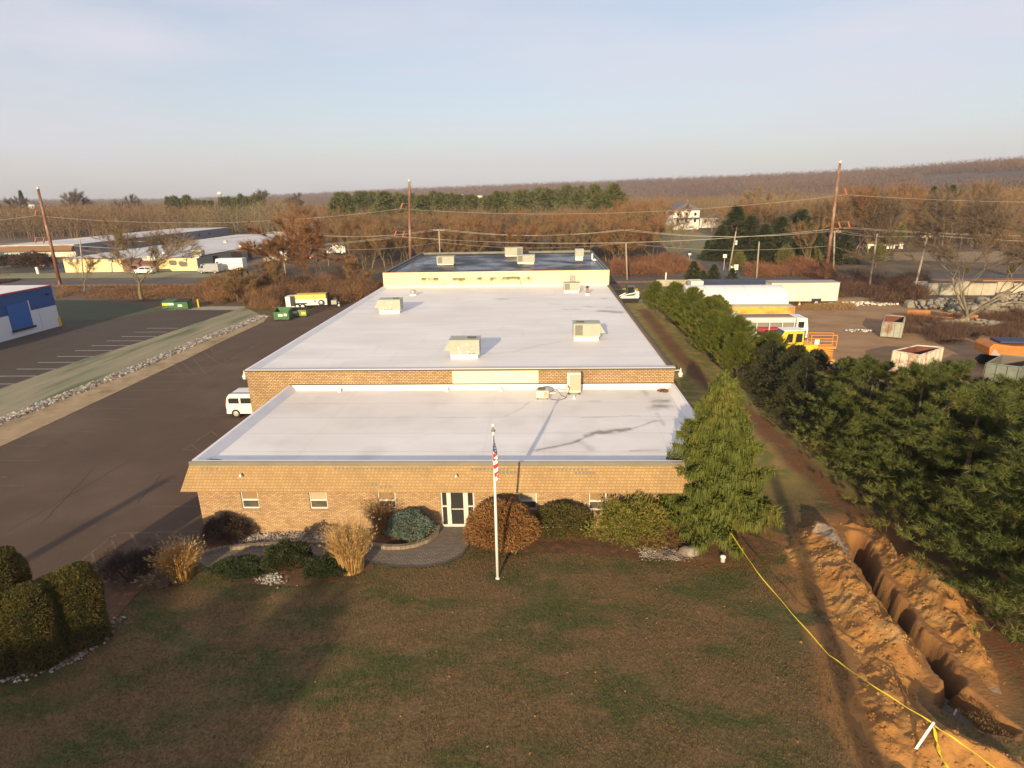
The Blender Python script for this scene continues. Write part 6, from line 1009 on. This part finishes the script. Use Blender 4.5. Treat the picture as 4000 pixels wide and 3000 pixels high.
A_ = GY(995, 428, 900); t = thing('distant_plant', 'long white industrial building far behind the pine belt', 'building', (A_[0]-30, 900, 0)); MB().box(0, 62, 0, 30, 0, A_[2]+3).build('wall', mat('far_white', (.75, .72, .66), .7), t); MB().box(20, 32, -.5, 20, A_[2]+3.01, A_[2]+6).build('raised_roof', mat('far_white', (.75, .72, .66), .7), t)
A_ = GY(475, 418, 1700); t = thing('water_tower', 'tiny white water tower on the far left horizon', 'water tower', (A_[0], 1700, 0)); MB().lathe([(1, A_[2]-6), (6, A_[2]-3), (7, A_[2]), (5, A_[2]+4), (1, A_[2]+5)], (0, 0, 0), 14).build('tank', mat('far_white', (.75, .72, .66), .7), t); MB().tube([(0, 0, 0), (0, 0, A_[2]-6)], 1.2, 8).build('stem', mat('far_white', (.75, .72, .66), .7), t)
# ================================================================== DISTANT HILLS
def hor(x): return 439.0-.01907*x
RX = [-400, 0, 400, 640, 900, 1160, 1500, 1800, 2000, 2212, 2700]; RP = [8, 6, 3, 8, 15, 20, 25, 29, 34, 40, 55]; RD = [2600, 2600, 2500, 2200, 1900, 1700, 1500, 1350, 1200, 1100, 1000]
def dirh(x): d = ray(x, hor(x)); d = d.copy(); d[2] = 0; L_ = np.linalg.norm(d); return d/L_, L_
def hill_at(x, r):   # height above the plain seen in column x at distance r
    R = np.interp(x, RX, RD); H = CP[2]+np.interp(x, RX, RP)*K/FPX*R*1.0-9; t = (r-.36*R)/(.64*R)
    return H*(ss(t)*.75+.25*np.clip(t, 0, 1)) if r <= R else H*(1-.15*min(1, (r-R)/R))
cols = np.linspace(-420, 2700, 150); rad = np.r_[np.linspace(.35, 1, 26), 1.15, 1.6]
V = []
for x in cols:
    d, L_ = dirh(x); R = np.interp(x, RX, RD)
    for f in rad: r = f*R; z = hill_at(x, r)+(2.5*(vnoise(x*.02+3, f*4, 3, 4)-.5)*min(1, (f-.35)*5) if f > .36 else -.4); V.append((CP[0]+d[0]*r, CP[1]+d[1]*r, z))
i = np.arange(len(V)).reshape(len(cols), -1); F = np.stack([i[:-1, :-1], i[1:, :-1], i[1:, 1:], i[:-1, 1:]], -1).reshape(-1, 4)
hm = mat('hill_woods', (.115, .068, .052), .95, (.075, .050, .040), .02, 9, bump=1., bscale=.12, c3=(.14, .085, .05), s3=.006, world=True)
tag(npmesh('hills', V, F, hm, None, True), kind='structure')
# ================================================================== WOODS
tw_b = leafmat('twigs_brown', (.245, .150, .070), (.175, .108, .055), (.27, .145, .058), rough=.9, sc=.25); tw_r = leafmat('twigs_red', (.27, .130, .056), (.20, .10, .048), None, rough=.9, sc=.3); tw_o = leafmat('twigs_tan', (.27, .185, .090), (.19, .13, .065), None, rough=.9, sc=.3); tw_g = leafmat('twigs_grey', (.16, .115, .080), (.11, .08, .055), None, rough=.9, sc=.3)
stem = mat('tan_bark', (.30, .21, .125), .9, (.17, .115, .07), 1.); stemd = mat('brown_bark', (.13, .085, .055), .9)
PROT = []
for i, (seed, H, sp, fk, r0, twm, sm) in enumerate(((101, 12, .42, 3, .16, tw_b, stem), (102, 12, .50, 4, .17, tw_r, stemd), (103, 12, .36, 3, .13, tw_o, stem), (104, 12, .58, 4, .2, tw_g, stemd), (105, 12, .45, 4, .15, tw_b, stemd), (106, 12, .4, 3, .14, tw_r, stem))):
    sk = skeleton(seed, H, sp, fk, 5, .22, r0, .10, .35); t = thing('bare_tree', 'leafless brown tree in the woods beyond the road and railway', 'tree', (0, 0, 0), 0, 'bare trees in the woods')
    limbs('trunk', sk, sm, t, .035, 4); twigs('crown', sk, twm, t, seed, 13, .95, .045, 2, .5); PROT.append(t)
NOGO = [np.array(q, float) for q in ([(-500, -200), (-3, -200), (-3, 60), (-13, 92), (-15, 104), (-40, 108), (-47, 205), (-60, 212), (-120, 250), (-500, 240)], [(-13, -200), (44, -200), (44, 101), (-13, 104)])]
NOGO += [np.array([(44., 94), (88, 92), (92, 122), (50, 128)]), np.array([(44., 70), (90, 68), (90, 84), (44, 90)])]
NOGO += [np.array([G(*q)[:2] for q in [(1425, 575), (1520, 600), (1660, 604), (1600, 530), (1525, 497), (1440, 486), (1410, 500)]]), np.array([G(*q)[:2] for q in [(1930, 590), (2600, 600), (2600, 530), (2150, 538), (1930, 540)]]), np.array([(30, -200), (330, -200), (130, 70), (80, 76), (30, 76)])]
def allowed(X, Y):
    ok = np.ones(np.shape(X), bool)
    for P in NOGO: ok &= ~inside(X, Y, P)
    d = (np.stack([X, Y], -1)-pa)@rn; return ok & ~((d > -7.5) & (d < 5))
q = rs(77); N = 12500; xs = q.rand(N)*2500-140; r = 70+np.sqrt(q.rand(N))*460; dd = np.array([dirh(x)[0] for x in xs]); X = CP[0]+dd[:, 0]*r; Y = CP[1]+dd[:, 1]*r
k = allowed(X, Y) & (q.rand(N) < np.where((r > 330) & (xs > 700) & (xs < 1350), .5, 1)); X, Y, r, xs = X[k], Y[k], r[k], xs[k]
h = np.where(xs < 650, 15.2+1.6*(vnoise(X*.02, Y*.02, 3, 5)-.5)*2, np.where(xs < 1330, 9.6+np.clip((r-150)/140, 0, 1)*1.6, 12.))+(q.rand(len(X))-.5)*3.2; h = np.where((xs > 1330) & (r < 150), 8.5+q.rand(len(X))*3, h); h = np.where((xs > 1850) & (r > 130), h+1.5+2.5*q.rand(len(X)), h)
h = np.where((xs < 1330) & (xs > 640) & (r < 150), 7.5+q.rand(len(X))*3.5, h)
o = np.argsort(r); X, Y, r, xs, h = X[o], Y[o], r[o], xs[o], h[o]; nI = 285; NT = len(X)
for i in range(nI):
    src = PROT[random.Random(i*7).randint(0, 5)]; t = src if i < 6 and False else copy_tree(src); t.location = (X[i], Y[i], 0); t.rotation_euler = (0, 0, q.rand()*6.28); s = h[i]/12; wd_ = s*(.9+.5*q.rand()); t.scale = (wd_, wd_, s)
for t in PROT:
    for c in list(t.children): bpy.data.objects.remove(c)
    bpy.data.objects.remove(t)
def massmesh(name, X, Y, Z, h, n, wt, lt, m, label, seed, rr=.32, lo=.30, tr=True, up=.35):
    q = rs(seed); N = len(X); u = norm(q.randn(N, n, 3)); u[..., 2] = np.abs(u[..., 2]); rad_ = (q.rand(N, n, 1)**.4); P = u*rad_*np.stack([h*rr, h*rr, h*(1-lo)], -1)[:, None]; P[..., 2] += (h*lo*.9)[:, None]; 
    P[..., 2] *= .9; P += np.stack([X, Y, Z], -1)[:, None]; D = norm(u*[1, 1, .6]+[0, 0, up]); T = leaves(q, P.reshape(-1, 3), D.reshape(-1, 3), 1, lt, wt, .55); out = [T]
    if tr:
        for a in range(2):
            dx = q.randn(N, 2)*h[:, None]*.06; b = np.stack([X, Y, Z], -1); tp = b+np.stack([dx[:, 0]*2, dx[:, 1]*2, h*.85], -1); w2 = (.055+.05*q.rand(N))[:, None]*np.array([1., 0, 0]); out.append(np.stack([b-w2, b+w2, tp], 1))
    return tag(trimesh(name, np.concatenate(out), m), label, 'woods' if label else None, kind='stuff')
wm = mat('woodland_twigs', (.205, .122, .058), .9, (.150, .098, .054), .045, 4, c3=(.235, .118, .050), s3=.022, lo=.4, hi=.6, world=True)
n_, l_, b_ = nodes_of(wm); at2 = n_.new("ShaderNodeTexNoise"); at2.inputs['Scale'].default_value = .012; g_ = n_.new("ShaderNodeNewGeometry"); l_.new(g_.outputs['Position'], at2.inputs[0])
r2 = n_.new("ShaderNodeMapRange"); r2.inputs[1].default_value = .52; r2.inputs[2].default_value = .62; l_.new(at2.outputs[0], r2.inputs[0]); m2 = n_.new("ShaderNodeMix"); m2.data_type = 'RGBA'; m2.inputs[7].default_value = (.185, .145, .075, 1); l_.new(basecol(wm), m2.inputs[6]); l_.new(r2.outputs[0], m2.inputs[0]); l_.new(m2.outputs[2], b_.inputs['Base Color'])
nr = np.searchsorted(r, 240)
TD = None
massmesh('woodland', X[nI:nr], Y[nI:nr], 0*X[nI:nr], h[nI:nr], 250, .055, 1.25, wm, 'nearer mass of leafless brown woods', 5, rr=.34, lo=.15)
massmesh('woodland', X[nr:], Y[nr:], 0*X[nr:], h[nr:], 110, .12, 1.8, wm, 'mass of leafless brown woods farther back', 6, rr=.36, lo=.2)
# hill woods
q = rs(91); N = 15000; xs2 = q.rand(N)*2500-140; R2 = np.interp(xs2, RX, RD); f = np.sqrt(.10+.92*q.rand(N)); r2_ = f*R2; Z = np.array([hill_at(a, b) for a, b in zip(xs2, r2_)]); dd = np.array([dirh(x)[0] for x in xs2]); X2 = CP[0]+dd[:, 0]*r2_; Y2_ = CP[1]+dd[:, 1]*r2_
k = (r2_ > 500) & ~((xs2 > 1985) & (f > .60) & (f < .78)) & (Z < 200); 
hwm = mat('hill_twigs', (.155, .095, .072), .9, (.105, .070, .058), .01, 5, c3=(.19, .11, .06), s3=.008, world=True)
massmesh('hill_woodland', X2[k], Y2_[k], Z[k]-1, 7+8*q.rand(k.sum())**1.5, 26, .55, 3.6, hwm, 'purplish brown woods covering the distant hills', 8, rr=.55, lo=.0)
# extra ground-cover brush
def brush(label, poly, N, h, m, seed, l=.6, w_=.03, n=9, name='brush'):
    q = rs(seed); P = np.asarray([p[:2] for p in poly]); a, b = P.min(0), P.max(0); Q = a+(b-a)*q.rand(N*3, 2); Q = Q[inside(Q[:, 0], Q[:, 1], P)][:N]; nn = fbm(Q[:, 0], Q[:, 1], .16, 3, seed); Q = Q[nn > .36]; nn = nn[nn > .36]
    hh = h*(.35+1.3*(nn-.36)*2.4)[:, None]; k = n; C = np.repeat(np.c_[Q, gz(Q[:, 0], Q[:, 1])], k, 0)+q.randn(len(Q)*k, 3)*[.35, .35, 0]; H_ = np.repeat(hh[:, 0], k); C[:, 2] += q.rand(len(C))*H_*.8
    return tag(trimesh(name, leaves(q, C, np.tile([0, 0, 1.], (len(C), 1)), 1, l, w_, .6), m), label, 'brush', kind='stuff')
br1 = mat('brush_brown', (.20, .105, .050), .9, (.13, .070, .038), .3, 5, c3=(.26, .13, .05), s3=.12, world=True); br2 = mat('brush_red', (.23, .095, .045), .9, (.15, .075, .04), .3, 5, world=True); br3 = mat('brush_dark', (.125, .065, .040), .9, (.08, .045, .03), .3, 5, world=True); brg = mat('dry_weeds', (.34, .22, .09), .9, (.24, .14, .06), .5, world=True)
PG = lambda L_: [G(*p) for p in L_]
brush('taller orange brown scrub in front of the railway left of the black roof', PG([(420, 645), (450, 622), (830, 618), (812, 640), (700, 648), (560, 660)]), 4200, 3.2, br1, 41, 1., .045)
brush('brown and orange scrub between the left car parks and the railway', PG([(470, 664), (420, 640), (520, 618), (640, 622), (735, 622), (815, 622), (830, 630), (800, 648), (730, 660), (700, 650), (610, 650), (600, 672), (545, 668)]), 5200, 1.7, br1, 31, .8, .035)
brush('low dry scrub on the bank below the railway at the left', PG([(125, 645), (130, 622), (500, 616), (500, 650), (350, 650)]), 3600, .6, br1, 32, .45, .04)
brush('reddish brown scrub behind the long building on the right', PG([(1320, 598), (1330, 575), (1500, 568), (1520, 598)]), 3600, 2.2, br2, 33, .9, .05)
brush('dark brush behind the trailer and along the back of the dirt yard', PG([(1815, 650), (1815, 610), (2000, 610), (2000, 655), (1900, 660)]), 3600, 2.0, br3, 34, .8, .04)
brush('reddish hedge of brush behind the blue roofed shed', PG([(1610, 600), (1610, 588), (1800, 586), (1800, 604)]), 2600, 2.2, br2, 35, .8, .05)
brush('dark brush pile beside the grey green roll-off container', PG([(1948, 738), (1945, 700), (2000, 690), (2080, 705), (2100, 730), (2040, 748)]), 1500, 1.6, br3, 36, .8, .03)
brush('dark brush around the foot of the big bare tree', PG([(2080, 725), (2060, 690), (2212, 680), (2260, 720), (2200, 735)]), 2200, 1.0, br3, 37, .6, .03)
brush('golden weeds round the white roll-off container', PG([(1965, 800), (2010, 795), (2060, 790), (2090, 805), (2080, 830), (1960, 830)]), 2600, .55, brg, 38, .45, .025)
brush('dry grass under the cream box trailer', PG([(1715, 668), (1730, 655), (1830, 650), (1840, 668), (1760, 672)]), 1200, .45, brg, 39, .4, .03)
brush('brown scrub at the far left around the parked cars', PG([(0, 600), (0, 560), (20, 560), (15, 600)]), 300, 1.5, br3, 40, .8, .05)
# named single trees
def baretree(label, px, py, H, seed, sp, fk, r0, tm, sm, n=16, l=.8, w_=.035, rs_=1., name='bare_tree', levels=5, trunk=.24, minr=.012, lv0=2, Yd=None):
    P = G(px, py) if Yd is None else GY(px, py, Yd); z = float(gz(P[0], P[1])); sk = skeleton(seed, H, sp, fk, levels, trunk, r0, .12, .3); t = thing(name, label, 'tree', (P[0], P[1], z)); limbs('trunk', sk, sm, t, minr, 6); twigs('crown', sk, tm, t, seed, n, l, w_, lv0, .5); t.scale = (rs_, rs_, 1); return t
baretree('tall bare spreading tree left of the green dumpsters, in front of the pale building', 307, 650, 13.2, 7, .60, 4, .24, tw_o, mat('olive_bark', (.22, .18, .09), .9, (.13, .10, .06), 3), 14, .9, .030, 1.35, levels=6)
baretree('small bare tree behind the railway at the foot of the left crossarm pole', 182, 632, 7.0, 9, .55, 4, .12, tw_o, stem, 12, .7, .03)
baretree('russet leafed tree towering over the scrub left of the black roof', 694, 645, 13.0, 12, .50, 4, .17, tw_r, stemd, 26, .75, .05, 1.35, 'russet_tree', levels=6)
baretree('low wide bare tree in the scrub left of the green dumpster', 514, 650, 5.2, 15, .75, 5, .16, tw_b, stemd, 22, .7, .03, 1.25)
baretree('medium bare tree between the low wide one and the russet leafed tree', 600, 640, 6.5, 17, .5, 4, .13, tw_b, stemd, 22, .7, .03)
baretree('bushy bare tree left of the black roof corner', 770, 640, 6.0, 19, .6, 4, .13, tw_b, stemd, 24, .7, .03, 1.1)
baretree('big spreading bare tree with pale limbs at the right edge above the rubble', 2080, 705, 14.2, 23, .80, 5, .42, tw_g, mat('limb_grey', (.27, .22, .14), .9, (.13, .105, .08), 1.5), 22, .9, .034, 1.4, levels=6, trunk=.10, minr=.014, lv0=3)
baretree('orange brown tree standing in front of the white gabled house', 1478, 503, 11, 25, .5, 4, .22, tw_r, stem, 26, .6, .06, 1.)
for i, (px, py, Y, H, lb) in enumerate(((1900, 392, 150, 0, 'wide bare tree crown rising behind the leaning whitish pole'), (1660, 405, 160, 0, 'tall pale limbed bare tree left of the right rusty pole'), (2130, 385, 170, 0, 'tall bare tree with pale limbs near the right edge'), (2010, 400, 175, 0, 'bare tree behind the grey double crossarm pole'), (1420, 430, 150, 0, 'tall bare tree left of the white gabled house'))):
    A_ = GY(px, py, Y); sk = skeleton(60+i, A_[2], .5, 4, 5, .22, .30, .1, .3); t = thing('bare_tree', lb, 'tree', (A_[0], Y, 0)); limbs('trunk', sk, stem, t, .03, 5); twigs('crown', sk, (tw_r, tw_o, tw_b, tw_g, tw_r)[i], t, 60+i, 24, 1.2, .07, 2, .5); t.scale = (1.15, 1.15, 1)
for i, (px, py, Y, lb) in enumerate(((160, 408, 330, 'big bare tree on the skyline right of the left rusty pole'), (573, 410, 330, 'bare tree on the skyline left of the pine belt'), (285, 420, 360, 'bare tree on the skyline above the tall spreading tree'), (630, 418, 330, 'smaller bare tree on the skyline next to the pine belt'), (20, 425, 330, 'bare tree on the skyline at the far left edge'))):
    A_ = GY(px, py, Y); sk = skeleton(80+i, A_[2], .55, 4, 6, .3, .24, .1, .3); t = thing('bare_tree', lb, 'tree', (A_[0], Y, 0)); limbs('trunk', sk, stemd, t, .03, 4); twigs('crown', sk, tw_g, t, 80+i, 16, 1.5, .08, 2, .6)
# ---- distant and middle distance evergreens
fir_m = leafmat('fir_needles', (.050, .062, .026), (.030, .040, .018), (.080, .080, .028), sc=.3); belt_m = leafmat('belt_pine', (.115, .122, .036), (.080, .092, .030), (.14, .125, .038), sc=.1)
bp = []
def far_ever(name, label, px, py, Y, kind, group, z0=0., wide=1.):
    A_ = GY(px, py, Y); H = A_[2]-z0; t = thing(name, label, 'evergreen', (A_[0], Y, z0), px*.37, group); key = (kind)
    if key not in dict(bp):
        if kind == 'belt': T = np.concatenate([conifer(201, 10, 3.1, 60, 6, 5, 1.1, .28, .7, slope=.2, power=.35, up=.6, base=.35), conifer(202, 10, 2.4, 40, 6, 5, 1.1, .28, .7, slope=.2, power=.35, up=.6, base=.45)])
        elif kind == 'fir': T = conifer(203, 10, 3.0, 260, 10, 7, .60, .13, .5, slope=-.05, droop=.12, power=.8, up=.15, base=.02)
        else: T = shrub(204, 3.4, 3.4, 10, 2600, .7, .16, .25, .3, .4, 3)
        m = belt_m if kind == 'belt' else fir_m if kind == 'fir' else leafmat('olive_green', (.15, .145, .04), (.10, .105, .035), (.17, .11, .04), sc=.3); trimesh('crown', T, m, t); trunk_mb(8.5, .25, .06).build('trunk', stemd, t); bp.append((key, t))
    else:
        for ch in dict(bp)[key].children: c = ch.copy(); COL.objects.link(c); c.parent = t
    t.scale = (H/10*wide, H/10*wide, H/10); return t
q = random.Random(6); px = 724; i = 0
while px < 1300:
    ty = np.interp(px, [720, 790, 880, 930, 1000, 1100, 1180, 1230, 1290], [424, 420, 421, 419, 423, 419, 411, 407, 408])+q.uniform(-3, 10); far_ever('pine_tree', 'green pine in the belt of pines beyond the brown woods', px, ty, q.choice([240, 275, 310, 350]), 'belt', 'belt of pines beyond the woods', 0, q.uniform(.75, 1.2)); px += q.uniform(7, 17); i += 1
for px, py in ((1325, 405), (1345, 432), (1312, 420), (1290, 425)): far_ever('pine_tree', 'green pine in the belt of pines beyond the brown woods', px, py, 205, 'belt', 'belt of pines beyond the woods', 0, 1.)
for px in range(350, 560, 13): far_ever('pine_tree', 'dark pine in the evergreen group on the left skyline', px, 429+3*math.sin(px)+q.uniform(-3, 7), 300, 'belt', 'evergreens on the left skyline', 0, q.uniform(.5, .9)) if q.random() < .8 else None
far_ever('fir_tree', 'lone dark spire shaped fir at the far left on the skyline', 43, 413, 420, 'fir', None, 0, .55)
FR = [(1592, 447, 122, 'tall dark fir right of the white gabled house'), (1560, 488, 118, 'dark fir just left of the leaning transformer pole'), (1624, 468, 116, 'dark fir directly behind the leaning transformer pole'), (1655, 486, 112, 'dark fir behind the plain wooden pole'), (1690, 470, 118, 'dark fir between the plain wooden pole and the right rusty pole'), (1735, 455, 120, 'tall green fir left of the right rusty pole'), (1765, 490, 112, 'dark fir at the foot of the right rusty pole'), (1830, 500, 108, 'dark fir right of the right rusty pole'), (1530, 520, 120, 'lower fir left of the dark firs beside the hill lawn'),
      (2018, 405, 185, 'pointed spruce on the right rising above the bare woods'), (1990, 412, 185, 'smaller pointed spruce next to the pointed one on the right'), (2060, 402, 190, 'second pointed spruce on the right above the bare woods')]
for px, py, Y, lb in FR: far_ever('fir_tree', lb, px, py, Y, 'fir', 'dark firs on the right', 0, 1.45 if Y < 150 else .8)
for px, py, Y, lb in [(1700, 525, 100, 'olive green tree behind the cream trailer and the pole'), (1760, 528, 99, 'broad low green tree behind the cream box trailer'), (1940, 465, 135, 'yellow green tree among the bare woods on the right'), (1900, 520, 100, 'dull green bush right of the leaning whitish pole'), (1598, 540, 98, 'green tree behind the leaning transformer pole foot'), (2090, 575, 88, 'dark green bush behind the retaining wall'), (2190, 570, 86, 'olive bush behind the right end of the retaining wall')]: far_ever('green_tree', lb, px, py, Y, 'round', 'green trees on the right', 0, .9)
for px, py, Y, lb in [(1500, 565, 80, 'small green conifer left of the side road in front of the railway'), (1543, 572, 80, 'bushy small conifer in the middle in front of the side road'), (1583, 580, 79, 'small conifer right of the side road end'), (1520, 585, 80, 'low conifer between the small ones in front of the railway')]: far_ever('fir_tree', lb, px, py, Y, 'fir', 'small conifers by the railway', 0, 1.5)
for px, py, Y, lb in [(68, 542, 118, 'dark brown leafed tree in front of the brown fronted building'), (20, 548, 122, 'dark brown leafed tree at the far left edge before the white roofed building'), (-4, 612, 95, 'brown bush at the left edge beyond the blue building')]:
    A_ = GY(px, py, Y); t = thing('brown_tree', lb, 'tree', (A_[0], Y, 0)); trimesh('crown', shrub(int(px)+300, 4.6 if Y > 100 else 2.5, 4., A_[2], 3600, .5, .13, .2, .3, .3, 3), leafmat('brown_leaves', (.10, .055, .03), (.065, .04, .025), None, sc=.6), t); trunk_mb(A_[2]*.6, .2, .08).build('trunk', stemd, t)
# shade casters standing behind the camera: two utility poles and a few trees
for lb, x, y in (('steel pole behind the viewpoint whose shadow crosses the car park', -14.9, -38.), ('steel pole behind the viewpoint whose shadow crosses the dirt heap', 20.4, -36.)):
    t = thing('steel_pole', lb, 'utility pole', (x, y, 0)); MB().tube([(0, 0, 0), (0, 0, 11.6)], [.38, .28], 8).build('pole', rustp, t)
for i, (x, y, H) in enumerate(((-1.6, -48, 11.6), (-5.0, -47, 10.6), (-9.5, -49, 11.6), (-13, -46, 9.8), (-17, -49, 11.), (-21, -47, 10.), (-26, -49, 11.), (-11.5, -52, 12.8), (-6, -52, 12.4), (-15, -52, 12.6), (-19, -53, 12.6), (-23.5, -51, 12.), (-30, -50, 11.5), (-8, -50, 12.2))):
    t = thing('arborvitae', 'dense evergreen across the street behind the viewpoint', 'evergreen', (x, y, 0), i*1.1, 'evergreens behind the viewpoint')
    for ch in am[i % 2].children: c = ch.copy(); COL.objects.link(c); c.parent = t
    t.scale = (H/5.6*1.1, H/5.6*1.1, H/5.3)
# ================================================================== HAZE
hz = MB().box(-3300, 3300, -120, 3300, -1.2, 190).build('haze', mat('haze_dummy', (1, 1, 1))); tag(hz, kind='stuff')
hmz = bpy.data.materials.new('haze_air'); hmz.use_nodes = True; n, l = hmz.node_tree.nodes, hmz.node_tree.links; n.remove(n["Principled BSDF"]); pv = n.new("ShaderNodeVolumePrincipled"); pv.inputs['Color'].default_value = (.88, .90, 1, 1); pv.inputs['Density'].default_value = .00019; pv.inputs['Anisotropy'].default_value = .1
l.new(pv.outputs[0], n["Material Output"].inputs['Volume']); hz.data.materials.clear(); hz.data.materials.append(hmz)
